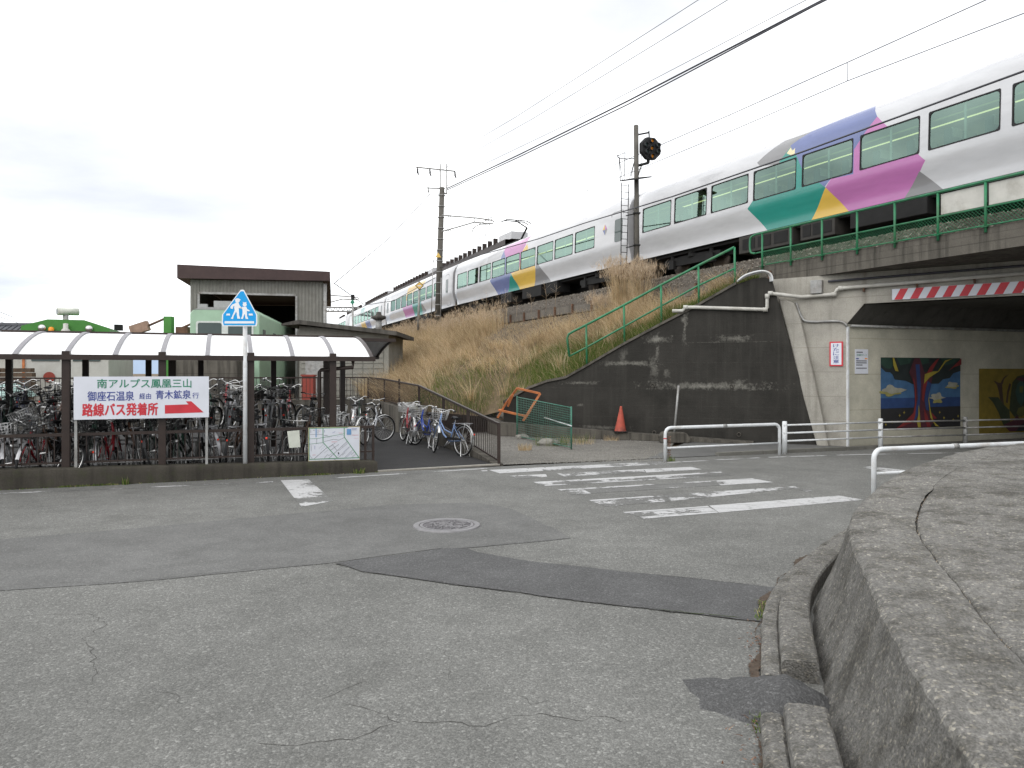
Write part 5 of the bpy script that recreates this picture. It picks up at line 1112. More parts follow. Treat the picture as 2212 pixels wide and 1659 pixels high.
mb = MB(); mb.grid(rows); build(mb, 'top_paving', 'apron', ap, False)
mb = MB(); mb.grid([[lp[i] - lipn(i) * (.44) + V(0, 0, -.022), lp[i] - lipn(i) * (.475) + V(0, 0, -.022)] for i in range(len(lp))]); build(mb, 'joint', 'crack', ap, False)
# moss in the joint
bs = []
for k in range(900):
    i = rr.randrange(30, len(lp) - 30); q_ = math.sin(i * .5) * .5 + .5
    if rr.random() < q_ * .8: p = lp[i] - lipn(i) * rr.uniform(.44, .48); bs.append((p.x, p.y, p.z - .02))
bs = np.array(bs) - np.array(OFF[ap.name])[None]; blades('joint_moss', 'plume', bs, rng.uniform(.008, .03, len(bs)), rng.normal(0, .8, (len(bs), 2)), np.full(len(bs), .008), .2, 2, 'stuff', ap)
# kerb stones in two courses with a broken gap
acc = [0]
for i in range(1, len(lp)): acc.append(acc[-1] + (V(lp[i].x, lp[i].y, 0) - V(lp[i - 1].x, lp[i - 1].y, 0)).length)
def at(s_):
    i = min(max(int(np.searchsorted(acc, s_)) - 1, 0), len(lp) - 2); f = (s_ - acc[i]) / (acc[i + 1] - acc[i]); p = lerp(lp[i], lp[i + 1], f); return V(p.x, p.y, 0), lipn(i)
kerb = thing('kerb', 'double course of worn concrete kerb stones round the foot of the apron', 'kerb', at(5)[0])
def course(o0, o1, h, s_from, s_to, ln_, name):
    s_ = s_from
    while s_ < s_to:
        rws = []; nk = 13; jit = rr.uniform(-.006, .006)
        for k in range(nk):
            ss = s_ + .003 + (ln_ - .006) * k / (nk - 1); p, n_ = at(ss); row = []
            for o_, z_ in ((o0, -.02), (o0, h - .012), (o0 + .012, h), ((o0 + o1) / 2, h + .003), (o1 - .018, h - .002), (o1, h - .02), (o1 + .01, -.02)):
                q_ = p + n_ * o_ + V(0, 0, z_ + jit); row.append(rough(q_, .0065))
            rws.append(row)
        mb = MB(); mb.grid(rws, 0, False); k0 = 0; mb.f.append([j for j in range(7)]); mb.m.append(0); mb.s.append(False); mb.f.append([(nk - 1) * 7 + j for j in range(7)]); mb.m.append(0); mb.s.append(False)
        build(mb, name, 'kerbstone', kerb, True); s_ += ln_
gs = [s_ for s_ in acc if at(s_)[0].y > 3.72][0]; ge = gs + .60
course(.275, .485, .125, gs - 3.6, gs - .05, 1.2, 'kerb_stone'); course(.49, .60, .062, gs - 3.42, gs - .05, .57, 'kerb_stone')
course(.275, .485, .125, ge, ge + 10.8, 1.2, 'kerb_stone'); course(.49, .60, .062, ge - .1, ge + 10.9, 1.2, 'kerb_stone')
# lump of dark asphalt filling the gap, spilling on the road
MT['tarlump'] = asphalt('tar_lump', .085, 1.0, (1, 1, 1), .2).m
c_, n_ = at((gs + ge) / 2); t_ = V(n_.y, -n_.x, 0); rws = []; oc = c_ + n_ * .60 - t_ * .03
for i in range(15):
    row = []
    for j in range(40):
        a = 6.28319 * j / 39; jj = j % 39; f = i / 14; ra = 1 + .22 * mnoise.noise(V(math.cos(a) * 1.7, math.sin(a) * 1.7, 2)) + .25 * mnoise.noise(V(math.cos(a) * 5, math.sin(a) * 5, 7))
        q_ = oc + n_ * (math.cos(a) * (.42 if math.cos(a) > 0 else .38) * ra * f) + t_ * (math.sin(a) * .31 * ra * f + .04 * max(0, math.cos(a)) * f)
        d_ = (q_ - c_).dot(n_); q_.z = (1 - f ** 2.5) * (.035 + .10 * max(0, min(1, (.74 - d_) / .28))) + mnoise.noise(q_ * 14) * .016 * (1 - f ** 2) + mnoise.noise(q_ * 40) * .006 * (1 - f) + (.0 if f < 1 else -.004); row.append(q_)
    rws.append(row)
mb = MB(); mb.grid(rws); solo(mb, 'asphalt_lump', 'tarlump', 'dark asphalt lump filling the broken gap in the kerb', 'asphalt', None, c_, False)
# dirt strip and weeds at the kerb foot
MT['dirt'] = M('gutter_dirt', (.075, .055, .04), .95, .4, 30, bump=.5)
pts = [at(s_)[0] + at(s_)[1] * (.62 + .025 * math.sin(s_ * 9)) for s_ in np.arange(gs - 2.5, ge + 3.2, .025)]
build(strip(pts, [abs(.028 + .03 * math.sin(i * .11) + rr.gauss(0, .012)) for i, _ in enumerate(pts)], .0155), 'gutter_dirt', 'dirt', road, False)
bs, hs_ = [], []
for k in range(1500):
    s_ = rr.uniform(gs - 2.2, ge + 2.6); cl = math.sin(s_ * 7.3) + math.sin(s_ * 3.1 + 1)
    if rr.random() < max(0, cl - .3): p, n_ = at(s_); q_ = p + n_ * rr.gauss(.615, .022); bs.append((q_.x, q_.y, .012)); hs_.append(rr.uniform(.008, .04))
bs = np.array(bs); struct(blades('gutter_weeds', 'greengrass', bs, np.array(hs_), rng.normal(0, .7, (len(bs), 2)), np.full(len(bs), .009), .2, 2), 'stuff')
MT['litter'] = islands('dead_leaf', [(0, (.10, .05, .03)), (.5, (.18, .09, .06)), (1, (.24, .17, .12))])
bs = []
for k in range(260): p, n_ = at(rr.uniform(gs - 1.6, ge + 1.0)); q_ = p + n_ * abs(rr.gauss(.63, .06)); bs.append((q_.x, q_.y, .016))
bs = np.array(bs); struct(blades('leaf_litter', 'litter', bs, rng.uniform(.005, .012, len(bs)), rng.normal(0, 2.0, (len(bs), 2)), np.full(len(bs), .012), .1, 2), 'stuff')
# ================================================================ GUARD PIPES
def guard(name, label, a, b, h, r, midf=.45, lower_post=True, band=None):
    o = thing(name, label, 'guard rail', a, None); d_ = (b - a).normalized(); up = V(0, 0, 1); c = .13
    pts = [a, a + up * (h - c)] + [a + up * (h - c) + d_ * (c * (1 - math.cos(R(x_)))) + up * (c * math.sin(R(x_))) for x_ in (22, 45, 67, 90)]
    pts += [b + up * (h - c) - d_ * (c * (1 - math.cos(R(x_)))) + up * (c * math.sin(R(x_))) for x_ in (90, 67, 45, 22)] + [b + up * (h - c), b]
    mb = MB(); mb.tube(pts, r, 10); build(mb, 'hoop', 'whitepaint', o)
    mb = MB(); mb.tube([a + up * h * midf, b + up * h * midf], r * .62, 8); build(mb, 'lower_rail', 'whitepaint', o)
    m_ = lerp(a, b, .5) + up * h; mb = MB(); mb.lathe([(r * 1.02, -.05), (r * 1.18, -.05), (r * 1.18, .05), (r * 1.02, .05)], m_, d_, 10); build(mb, 'sleeve', 'galv', o)
    if band: mb = MB(); mb.lathe([(r * 1.03, -.012), (r * 1.03, .012)], a + up * (h - .22), up, 10); build(mb, 'red_band', 'sign_red', o)
    return o
ga, gb = G(1437, 997), G(1684, 984)
guard('guard_pipe', 'white bent-pipe guard rail between road and dark retaining wall', ga, gb, .70, .035, .40, True, True)
guard('guard_pipe', 'white guard rail half hidden behind the concrete apron', V(5.13, 10.5, 0), V(8.0, 11.45, 0), .76, .036, .55)
gf = thing('guard_fence', 'white three-rail guard fence leading into the underpass', 'guard rail', G(1695, 981))
gp = [G(1695, 981), G(1902, 971), G(2085, 965)]
gp.append(gp[2] + (gp[2] - gp[1])); gp.append(gp[3] + (gp[2] - gp[1]))
for i, p in enumerate(gp):
    mb = MB(); mb.tube([p, p + V(0, 0, .72)], .055, 10); mb.lathe([(.055, .72), (.05, .745), (0, .75)], p, V(0, 0, 1), 10); build(mb, 'post', 'whitepaint' if i < 2 else 'galv', gf)
    if i:
        for z_ in (.66, .48, .30): mb = MB(); q_ = V(0, 0, z_) + PN * .06; mb.tube([gp[i - 1] + q_, p + q_], .022, 6); build(mb, 'rail', 'whitepaint' if i < 2 else 'galv', gf)
# ================================================================ THINGS ON THE GRAVEL LOT
cb = wp(*C6(925, 1325)); cb = cb + WN * .30; cb.z = .225
co_ = thing('traffic_cone', 'faded red traffic cone with dark scuffs on the wall footing', 'traffic cone', cb)
MT['cone'] = M('faded_cone', (.42, .085, .055), .7, .15, 5, dirt=(.05, .035, .03, .9))
mb = MB(); mb.box(cb + V(0, 0, .012), (.37, .37, .025)); build(mb, 'base', 'black', co_)
mb = MB(); mb.lathe([(.165, .025), (.15, .06), (.035, .66), (.03, .70), (0, .705)], cb, V(0.03, 0, 1), 20); build(mb, 'body', 'cone', co_)
pb_ = G(1456, 957); ps = thing('sign_post', 'bare leaning steel post set in a concrete foot', 'post', pb_)
mb = MB(); mb.tube([pb_ + V(0, 0, .2), W(1466, 833, pb_.y + .05)], .03, 8); build(mb, 'pole', 'galv', ps)
mb = MB(); mb.prism([pb_ + V(*q_) for q_ in ((-.36, -.12, 0), (.38, -.12, 0), (.42, -.12, .12), (.30, -.12, .28), (-.30, -.12, .30), (-.40, -.12, .2))], (0, .28, 0)); build(mb, 'concrete_foot', 'conc_dk', ps, bevel=.03)
# green wire mesh panel leaning on two posts
ma, mb_ = G(1117, 947), G(1234, 972); mt_ = V(0, 0, 1)
ha = (947 - 855) / FPX * ma.y; hb_ = (972 - 878) / FPX * mb_.y
MT['green_wire'] = M('green_coated_wire', (.045, .17, .12), .5, .3, 6, dirt=(.15, .15, .10, .4))
wf_ = thing('wire_fence_panel', 'weathered green wire mesh fence panel on the gravel', 'fence panel', ma)
for p, h_ in ((ma, ha), (mb_, hb_)): mb = MB(); mb.tube([p, p + V(0, 0, h_)], .022, 6); build(mb, 'post', 'green_wire', wf_)
def WF(x_, f): a = lerp(ma, mb_, x_); return a + V(0, 0, lerp(ha, hb_, x_) * f)
for f in (.06, .97): mb = MB(); mb.tube([WF(0, f), WF(1, f)], .014, 5); build(mb, 'frame_bar', 'green_wire', wf_)
for k in range(1, 17): mb = MB(); mb.tube([WF(0, .06 + .91 * k / 17), WF(1, .06 + .91 * k / 17)], .004, 4); build(mb, 'wire', 'green_wire', wf_)
for k in range(1, 30): mb = MB(); mb.tube([WF(k / 30, .06), WF(k / 30, .97)], .0035, 4); build(mb, 'wire', 'green_wire', wf_)
mb = MB(); mb.tube([W(1176, 884 + 18, ma.y - .2) , W(1234, 908 + 12, mb_.y - .1)], .016, 6); solo(mb, 'white_pole', 'whitepaint', 'thin white pole lying across the green wire panel', 'pole')
of = thing('orange_frame', 'rusty orange angle-iron frame propped behind the green wire panel', 'metal frame', W(1140, 905, 22.5))
OY = 21.25
def O(x_, y_, dy=0): return W(*C6(x_, y_), OY + dy)
pr = [(O(95, 958), O(275, 1000)), (O(95, 958), O(0, 1085, .5)), (O(275, 1000), O(140, 1215, -.3)), (O(0, 1085, .5), O(-60, 1190, .6)), (O(-50, 1130, .6), O(170, 1180, -.2)), (O(200, 1130, -.2), O(140, 1215, -.3)), (O(60, 1010, .1), O(20, 1100, .3))]
for a, b in pr: mb = MB(); d_ = (b - a).normalized(); s_ = d_.cross(V(0, 1, .2)).normalized(); mb.box((a + b) / 2, ((b - a).length, .055, .05), (d_, s_, d_.cross(s_))); build(mb, 'bar', 'orange', of)
def rock(name, label, p, r, seed, m_='stone', flat=.6):
    r_ = random.Random(seed); bm = bmesh.new(); bmesh.ops.create_icosphere(bm, subdivisions=2, radius=1)
    for v in bm.verts: v.co = v.co * (1 + .25 * mnoise.noise(v.co * 1.3 + V(seed, 0, 0))); v.co = V(v.co.x * r * 1.3, v.co.y * r, v.co.z * r * flat)
    me = bpy.data.meshes.new(name); bm.to_mesh(me); bm.free(); me.materials.append(MT[m_]); o = put(name, me, None, p + V(0, 0, r * flat * .5)); tag(o, label, 'rock'); return o
rock('rock', 'grey boulder at the foot of the green wire panel', G(1184, 962), .22, 2)
rock('rock', 'small stone left of the boulder by the wire panel', G(1128, 948), .16, 3)
rock('rock', 'dark rubble lump behind the orange frame', W(1098, 905, 22.6), .28, 4, 'conc_dk')
for k in range(5):
    p = W(1086 + 15 * k, 906 - 3 * (k % 2), 22.4 + .1 * k); mb = MB(); d_ = V(1, rr.uniform(-.5, .5), rr.uniform(-.15, .15)).normalized(); mb.box(p, (.5, .12, .03), (d_, d_.cross(V(0, 0, 1)).normalized(), V(0, 0, 1)))
    solo(mb, 'scrap_board', ('wood', 'sign_white', 'plank', 'wood', 'rust')[k], 'scrap %s board in the debris heap under the orange frame' % ('brown', 'white', 'concrete', 'dark', 'rusty')[k], 'debris')
def tuftat(px, label, nn, rad, h0, h1, mat, wd0=.006):
    o, *_ = tuft('weed_tuft', label, G(*px), rad, nn, h0, h1, mat, wd0); return o
tuftat((1134, 973), 'dry grass tuft on the gravel left of the boulder', 260, .16, .05, .22, 'drygrass')
tuftat((1245, 955), 'thin green weeds at the right end of the wire panel', 200, .5, .05, .3, 'greengrass')
tuftat((1245, 958), 'mixed dry weeds along the foot of the wire panel', 260, .5, .05, .25, 'drygrass')
tuftat((1190, 962), 'green weeds behind the boulder', 260, .45, .05, .35, 'greengrass')
tuftat((1446, 996), 'small weed at the foot of the near guard pipe post', 90, .12, .04, .14, 'greengrass')
tuftat((1320, 952), 'dry weeds in front of the traffic cone', 130, .22, .05, .2, 'drygrass')
mb = MB(); p = G(1445, 995)
for k in range(40): z_ = .06 + k * .011; a = k * 2.4; mb.add([p + V(0, 0, z_), p + V(math.cos(a) * .045, math.sin(a) * .045, z_ + .01), p + V(math.cos(a + .6) * .04, math.sin(a + .6) * .04, z_ + .03)], [(0, 1, 2)])
mb.tube([p, p + V(0, 0, .52)], .006, 4); solo(mb, 'dock_weed', 'litter', 'dead reddish dock stalk beside the guard pipe post', 'weed', None, p, False)
bs = []
for k in range(2600):
    x_ = rr.uniform(0, 1); y_ = rr.random(); p = lerp(lerp(FA, G(1430, 996), x_), lerp(V(-2.2, 22, 0), V(3.8, 20.4, 0), x_), y_ ** 1.3); bs.append((p.x, p.y, .006))
bs = np.array(bs); mb = MB()
for b in bs[:2200]: q_ = rr.uniform(.008, .026); p = Vector(b); mb.add([p + V(q_, 0, 0), p + V(-q_ * .5, q_ * .8, 0), p + V(-q_ * .5, -q_ * .8, 0), p + V(0, 0, q_)], [(0, 1, 3), (1, 2, 3), (2, 0, 3)])
struct(build(mb, 'loose_gravel', 'stone', None, False), 'stuff')
# ================================================================ BICYCLE YARD
def kh(s_): return .215 + .105 * min(1, max(0, -s_ / 5.9))
ky = thing('yard_kerb', 'low mossy concrete kerb wall along the front of the bicycle yard', 'kerb', KP(0, 0))
rows = []; ss_ = list(np.arange(-24, -.2, .12)) + [-.15, -.09, -.04, -.01, 0]
for s_ in ss_:
    e_ = max(0, (s_ + .15) / .15); h_ = kh(s_) - .03 * e_ * e_
    rows.append([rough(KP(s_, o_, z_ * h_), .006) for o_, z_ in ((0, -.05), (.004, .3), (.008, .6), (.012, .9), (.03, .985), (.06, 1.0), (.18, 1.0), (.29, 1.0), (.31, .96), (.315, .4), (.315, -.05))])
mb = MB(); mb.grid(rows); mb.poly([r for r in rows[-1]]); build(mb, 'wall', 'conc_kerb', ky, False)
bs = []; hs_ = []
for k in range(5200):
    s_ = rr.uniform(-9, 0); cl = math.sin(s_ * 3.7) + math.sin(s_ * 1.3 + 2) + .6 * math.sin(s_ * 11)
    if rr.random() < max(.05, cl * .45): p = KP(s_, -abs(rr.gauss(0, .02)), .0); bs.append(tuple(p)); hs_.append(rr.uniform(.008, .035) * (1.5 if cl > 1.2 else 1))
bs = np.array(bs); struct(blades('kerb_moss', 'greengrass', bs, np.array(hs_), rng.normal(0, .9, (len(bs), 2)), np.full(len(bs), .010), .2, 2), 'stuff')
tf, *_ = tuft('weed_tuft', 'small green weed growing at the foot of the yard kerb', KP(KU(272, -.03), -.03), .05, 60, .05, .16, 'greengrass', .01)
tf, *_ = tuft('weed_tuft', 'low green weeds at the rounded end of the yard kerb', KP(-.35, -.03), .10, 120, .03, .12, 'greengrass', .01)
mb = MB(); mb.box(lerp(KP(0, .05), FA, .5) + V(0, 0, .012), ((FA - KP(0, .05)).length, .1, .03), ((FA - KP(0, .05)).normalized(), RN, V(0, 0, 1))); solo(mb, 'entrance_strip', 'conc', 'pale concrete strip across the yard entrance', 'kerb')
# front railing
zr_ = KV(400, 933.4, .2).z; s0_, s1_ = -22, KU(809, .2)
fr = thing('yard_railing', 'brown front railing with thin uprights along the yard kerb', 'railing', KP(-3, .2, .25))
mb = MB(); mb.box(KP((s0_ + s1_) / 2, .2, zr_ + .01), (s1_ - s0_, .045, .05), (RD, RN, V(0, 0, 1))); build(mb, 'top_rail', 'brown', fr)
mb = MB(); mb.box(KP((s0_ + s1_) / 2, .2, .375), (s1_ - s0_, .03, .03), (RD, RN, V(0, 0, 1))); build(mb, 'bottom_rail', 'brown', fr)
bal = MB(); bal.box((0, 0, 0), (.014, .014, zr_ - .33), (RD, RN, V(0, 0, 1))); balm = mesh(bal, 'baluster', 'brown')
k = 0; s_ = s1_ - .16
while s_ > -11: put('baluster', balm, fr, KP(s_, .2, (zr_ + .36) / 2) - OFF[fr.name]); s_ -= .115
for u_ in (806, 789): mb = MB(); mb.box(KP(KU(u_, .2), .2, (zr_ + .18) / 2), (.04, .04, zr_ - .18), (RD, RN, V(0, 0, 1))); build(mb, 'post', 'brown', fr)
# shelter
NE, NR = .20, 2.3
ze = KV(400, 770, NE).z; zrd = KV(400, 724, NR).z
ribs = [KU(u, NE) for u in (803, 718, 630, 540, 443, 347, 246, 142, 32)]; sp = (ribs[0] - ribs[-1]) / 8
ribs = [ribs[0] - sp * k for k in range(0, 18)]
def arc(t, n0, n1, z0, z1): return n0 + (n1 - n0) * (1 - math.cos(t * math.pi / 2)) ** .62, z0 + (z1 - z0) * math.sin(t * math.pi / 2) ** 1.1
t_ = NT('sky_white_polycarbonate'); v_ = t_.co(); MT['poly'] = t_.fin(t_.ramp(t_.noise(v_, 1.5, 4), [(.3, .86), (.7, .92)]), .35, 0, .5)  # white base colour stands in for sky reflected off smoke-brown sheets
MT['rib'] = M('grey_aluminium_rib', (.23, .225, .24), .5, .1, 8)
def shelter(name, label, n0, n1, z0, z1, rb, posts, postn):
    o = thing(name, label, 'shelter', KP(rb[len(rb) // 2], n0))
    for a, b in zip(rb, rb[1:]):
        rws = [[KP(x_, *arc(t / 10, n0, n1, z0, z1)) for t in range(11)] for x_ in (b + .01, a - .01)]; mb = MB(); mb.grid(rws)
        for r_ in rws: pass
        build(mb, 'roof_panel', 'poly', o, False)
    for i, x_ in enumerate(rb):
        pts = [KP(x_, arc(t / 10, n0, n1, z0, z1)[0], arc(t / 10, n0, n1, z0, z1)[1]) for t in range(11)]
        mb = MB(); w_ = .035 if i else .03
        for a, b in zip(pts, pts[1:]):
            d_ = (b - a).normalized(); up = RD.cross(d_) if RD.cross(d_).z > 0 else d_.cross(RD); mb.box((a + b) / 2 + up * .003, ((b - a).length + .004, w_ * 2, .045), (d_, RD, up))
        build(mb, 'rib', 'rib' if i else 'brown', o)
    mb = MB(); mb.box(KP((rb[0] + rb[-1]) / 2, n0 - (.05 if n1 > n0 else -.05), z0 - .025), (rb[0] - rb[-1] + .1, .12, .085), (RD, RN, V(0, 0, 1))); build(mb, 'gutter', 'brown', o)
    mb = MB(); mb.box(KP((rb[0] + rb[-1]) / 2, n1, z1 + .005), (rb[0] - rb[-1] + .06, .10, .07), (RD, RN, V(0, 0, 1))); build(mb, 'ridge_beam', 'brown', o)
    for x_ in posts:
        mb = MB(); mb.box(KP(x_, postn, (z0 + .1) / 2 + .05), (.115, .115, z0 - .05), (RD, RN, V(0, 0, 1))); build(mb, 'post', 'brown', o)
    return o
sh = shelter('bicycle_shelter', 'brown framed bicycle shelter with curved white roof along the road', NE, NR, ze, zrd, ribs, [ribs[k] for k in range(1, 17, 2)], NE + .02)
mb = MB(); e0_ = KP(ribs[0] - .35, NE + .0, ze - .06); mb.tube([e0_, e0_ + V(0, 0, -.12), e0_ + RN * .25 - RD * .55 + V(0, 0, -.17), e0_ + RN * .25 - RD * .58 + V(0, 0, -.2), e0_ + RN * .25 - RD * .58 + V(0, 0, -1.7)], .035, 8); build(mb, 'downpipe', 'brown', sh)
rb2 = [x_ + sp * 1.28 for x_ in ribs]
sh2 = shelter('bicycle_shelter', 'rear bicycle shelter mirrored behind the front one, its dark underside showing', 4.55, NR + .25, ze + .12, zrd - .03, rb2, [KP(0, 0).x * 0 + KU(u, 4.4) for u in (740, 591, 434, 321, 185, 20)], 4.4)
for u in (706, 372): mb = MB(); s_ = KU(u, 3.0); mb.box(KP(s_, 3.0, zrd / 2), (.14, .14, zrd), (RD, RN, V(0, 0, 1))); build(mb, 'post', 'brown', sh2)
# side fence with balusters, stepping up on a low wall
SF = [(FA, .0, .82), (FB, .66, 1.48), (lerp(FB, FC, .62), .85, 1.63), (FC, .88, 1.67)]
sfw = thing('yard_side_wall', 'low concrete wall under the brown side fence of the yard', 'wall', FB)
sf = thing('yard_side_fence', 'brown baluster fence running up along the grass slope', 'fence', FA)
mb = MB()
for (a, z0, _), (b, z1, _) in zip(SF, SF[1:]):
    d_ = (b - a).normalized(); s2 = V(-d_.y, d_.x, 0) * .09
    mb.add([a - s2 + V(0, 0, -.05), b - s2 + V(0, 0, -.05), b + s2 + V(0, 0, -.05), a + s2 + V(0, 0, -.05), a - s2 + V(0, 0, z0 + .02), b - s2 + V(0, 0, z1 + .02), b + s2 + V(0, 0, z1 + .02), a + s2 + V(0, 0, z0 + .02)], [(0, 1, 5, 4), (1, 2, 6, 5), (2, 3, 7, 6), (3, 0, 4, 7), (4, 5, 6, 7)])
build(mb, 'wall', 'conc_dk', sfw)
bms = {}
for i, ((a, z0, h0), (b, z1, h1)) in enumerate(zip(SF, SF[1:])):
    for nm, za, zb, r_ in (('top_rail', h0, h1, .03), ('bottom_rail', z0 + .09, z1 + .09, .02)):
        mb = MB(); d_ = (b + V(0, 0, zb) - a - V(0, 0, za)).normalized(); s2 = V(-d_.y, d_.x, 0).normalized(); mb.box((a + b) / 2 + V(0, 0, (za + zb) / 2), ((b - a).length + .02, r_ * 1.6, r_ * 1.6), (d_, s2, d_.cross(s2))); build(mb, nm, 'brown', sf)
    nb_ = int((b - a).length / .118); bl = (h0 - z0 - .1)
    mb = MB(); mb.box((0, 0, 0), (.016, .016, bl)); bm_ = mesh(mb, 'baluster', 'brown')
    for k in range(1, nb_):
        t = k / nb_; p = lerp(a, b, t); put('baluster', bm_, sf, p + V(0, 0, (lerp(z0, z1, t) + .09 + lerp(h0, h1, t)) / 2) - OFF[sf.name])
for t in (0, .31, .62, 1.0):
    p = lerp(FA, FB, t); mb = MB(); z0 = lerp(0, .66, t); mb.box(p + V(0, 0, z0 + .41), (.06, .06, .84)); build(mb, 'post', 'brown', sf)
for t in (.33, .62, 1.0):
    p = lerp(FB, FC, t); mb = MB(); mb.box(p + V(0, 0, 1.24), (.06, .06, .82)); build(mb, 'post', 'brown', sf)
rf = thing('yard_rear_fence', 'brown baluster fence across the back of the bicycle yard', 'fence', FC)
rl = 24
for nm, z_, r_ in (('top_rail', 1.67, .05), ('bottom_rail', .95, .03)): mb = MB(); mb.box(FC - RD * rl / 2 + V(0, 0, z_), (rl, r_, r_), (RD, RN, V(0, 0, 1))); build(mb, nm, 'brown', rf)
mb = MB(); mb.box((0, 0, 0), (.016, .016, .72), (RD, RN, V(0, 0, 1))); bm_ = mesh(mb, 'baluster', 'brown')
for k in range(1, 130): put('baluster', bm_, rf, FC - RD * (k * .13) + V(0, 0, 1.31) - OFF[rf.name])
mb = MB(); mb.box(FC - RD * 12 + V(0, 0, .4) + RN * .1, (24, .2, .95), (RD, RN, V(0, 0, 1))); solo(mb, 'yard_rear_wall', 'conc_dk', 'low concrete wall at the back of the bicycle yard', 'wall')
# bus direction sign
NS = .06
c1_ = crop(0, 1100, 700 / 1708); c2_ = crop(600, 900, 800 / 1659)
bl_, br_ = KU(c1_(640, 0)[0], NS), KU(c2_(299, 0)[0], NS)
zt_, zb_ = KV(c1_(640, 0)[0], c1_(640, 590)[1], NS).z, KV(c1_(640, 0)[0], c1_(640, 966)[1], NS).z
bd = thing('bus_sign', 'white board with green blue and red Japanese lettering and red arrow', 'sign', KP((bl_ + br_) / 2, NS))
bw, bh = br_ - bl_, zt_ - zb_
def BD(x_, y_, d_=0): return KP(bl_ + x_ * bw, NS - d_, zt_ - y_ * bh)
mb = MB(); mb.prism([BD(0, 1), BD(1, 1), BD(1, 0), BD(0, 0)], RN * .025); build(mb, 'board', 'sign_white', bd)
for x_ in (.012, .982): mb = MB(); mb.box(lerp(BD(x_, 0), BD(x_, 0), 0) * 1 + V(0, 0, 0) + RN * .045 - V(0, 0, (zt_ - .2) / 2), (.04, .035, zt_ - .2), (RD, RN, V(0, 0, 1))); build(mb, 'leg', 'galv', bd)
def bt_(body, m_, x0, x1, y0, y1, bold): text('lettering', body, m_, bd, BD(x0, y1, .003), RD, V(0, 0, 1), (x1 - x0) * bw, (y1 - y0) * bh, bold)
fx = lambda x_: (x_ - 640) / 1176; fy = lambda y_: (y_ - 590) / 378
bt_('南アルプス鳳凰三山', 'sign_green', fx(835), fx(1655), fy(612), fy(692), .015)
bt_('御座石温泉', 'sign_blue', fx(755), fx(1148), fy(720), fy(805), .014); bt_('経由', 'sign_blue', fx(1195), fx(1295), fy(740), fy(793), .008)
bt_('青木鉱泉', 'sign_blue', fx(1338), fx(1650), fy(715), fy(795), .014); bt_('行', 'sign_blue', fx(1665), fx(1725), fy(738), fy(792), .008)
bt_('路線バス発着所', 'sign_red', fx(712), fx(1355), fy(828), fy(938), .032)
mb = MB(); mb.poly([BD(fx(a), fy(b), .003) for a, b in ((1418, 928), (1418, 850), (1630, 846), (1605, 818), (1655, 818), (1768, 922))]); build(mb, 'arrow', 'sign_red', bd, False)
# school crossing sign
NP = .10; pu_ = 529.5; sP = KU(pu_, NP); cs_ = thing('crossing_sign', 'blue five-sided crossing sign with two white walking figures on a white post', 'traffic sign', KP(sP, NP, kh(sP)))
mb = MB(); mb.tube([KP(sP, NP, kh(sP) - .02), KP(sP, NP + .02, KV(pu_, 640, NP).z)], .038, 12); build(mb, 'post', 'whitepaint', cs_)
t_ = NT('sign_sky_blue'); MT['skyblue'] = t_.fin((.0, .35, .80), .35, 0, .5)
MT['retro'] = M('retroreflective_white', (.86, .88, .90), .4, .03)
def SG(x_, y_, d_=0):
    p = KV(*c2_(x_, y_), NP); return p - RN * (.05 + d_)
def pent(f, d_):
    pts = [(545, 275), (558, 278), (655, 460), (656, 520), (650, 545), (400, 545), (394, 520), (396, 460), (532, 278)]; cx_, cy_ = 525, 440
    return [SG(cx_ + (a - cx_) * f, cy_ + (b - cy_) * f, d_) for a, b in pts]
mb = MB(); mb.prism(pent(1, 0), -RN * .004); mb.prism(pent(.99, -.012), RN * .004); build(mb, 'plate', 'retro', cs_)
mb = MB(); mb.poly(pent(.93, .0065)); build(mb, 'face', 'skyblue', cs_, False)
def fig(nm, polys):
    for i, pl in enumerate(polys): mb = MB(); mb.poly([SG(a, b, .009 + .0006 * i) for a, b in pl]); build(mb, nm, 'retro', cs_, False)
def disc(cx_, cy_, rx, ry): return [(cx_ + rx * math.cos(k * .5236), cy_ + ry * math.sin(k * .5236)) for k in range(12)]
fig('adult_figure', [disc(510, 356, 17, 17), [(490, 350), (498, 342), (520, 341), (536, 353), (518, 353)], [(495, 372), (518, 372), (527, 395), (545, 410), (540, 418), (520, 410), (520, 430), (490, 430), (485, 405)], [(458, 402), (472, 385), (495, 376), (496, 392), (478, 400), (476, 418), (460, 416)], [(490, 425), (508, 425), (482, 470), (478, 492), (460, 490), (468, 478)], [(500, 425), (520, 425), (522, 465), (530, 490), (510, 490), (506, 470)]])
fig('child_figure', [disc(563, 386, 15, 15), [(550, 372), (548, 366), (562, 370), (577, 366), (574, 374)], [(552, 402), (575, 402), (582, 420), (600, 428), (598, 436), (580, 432), (578, 450), (548, 450), (546, 420), (530, 414), (532, 406)], [(548, 445), (566, 445), (556, 470), (550, 492), (535, 490), (542, 475)], [(562, 445), (580, 445), (580, 470), (590, 492), (570, 492), (566, 470)]])
fig('stripe', [[(415, 508), (632, 508), (632, 525), (415, 525)], [(430, 452), (455, 452), (455, 466), (426, 466)], [(592, 452), (620, 452), (624, 466), (594, 466)]])
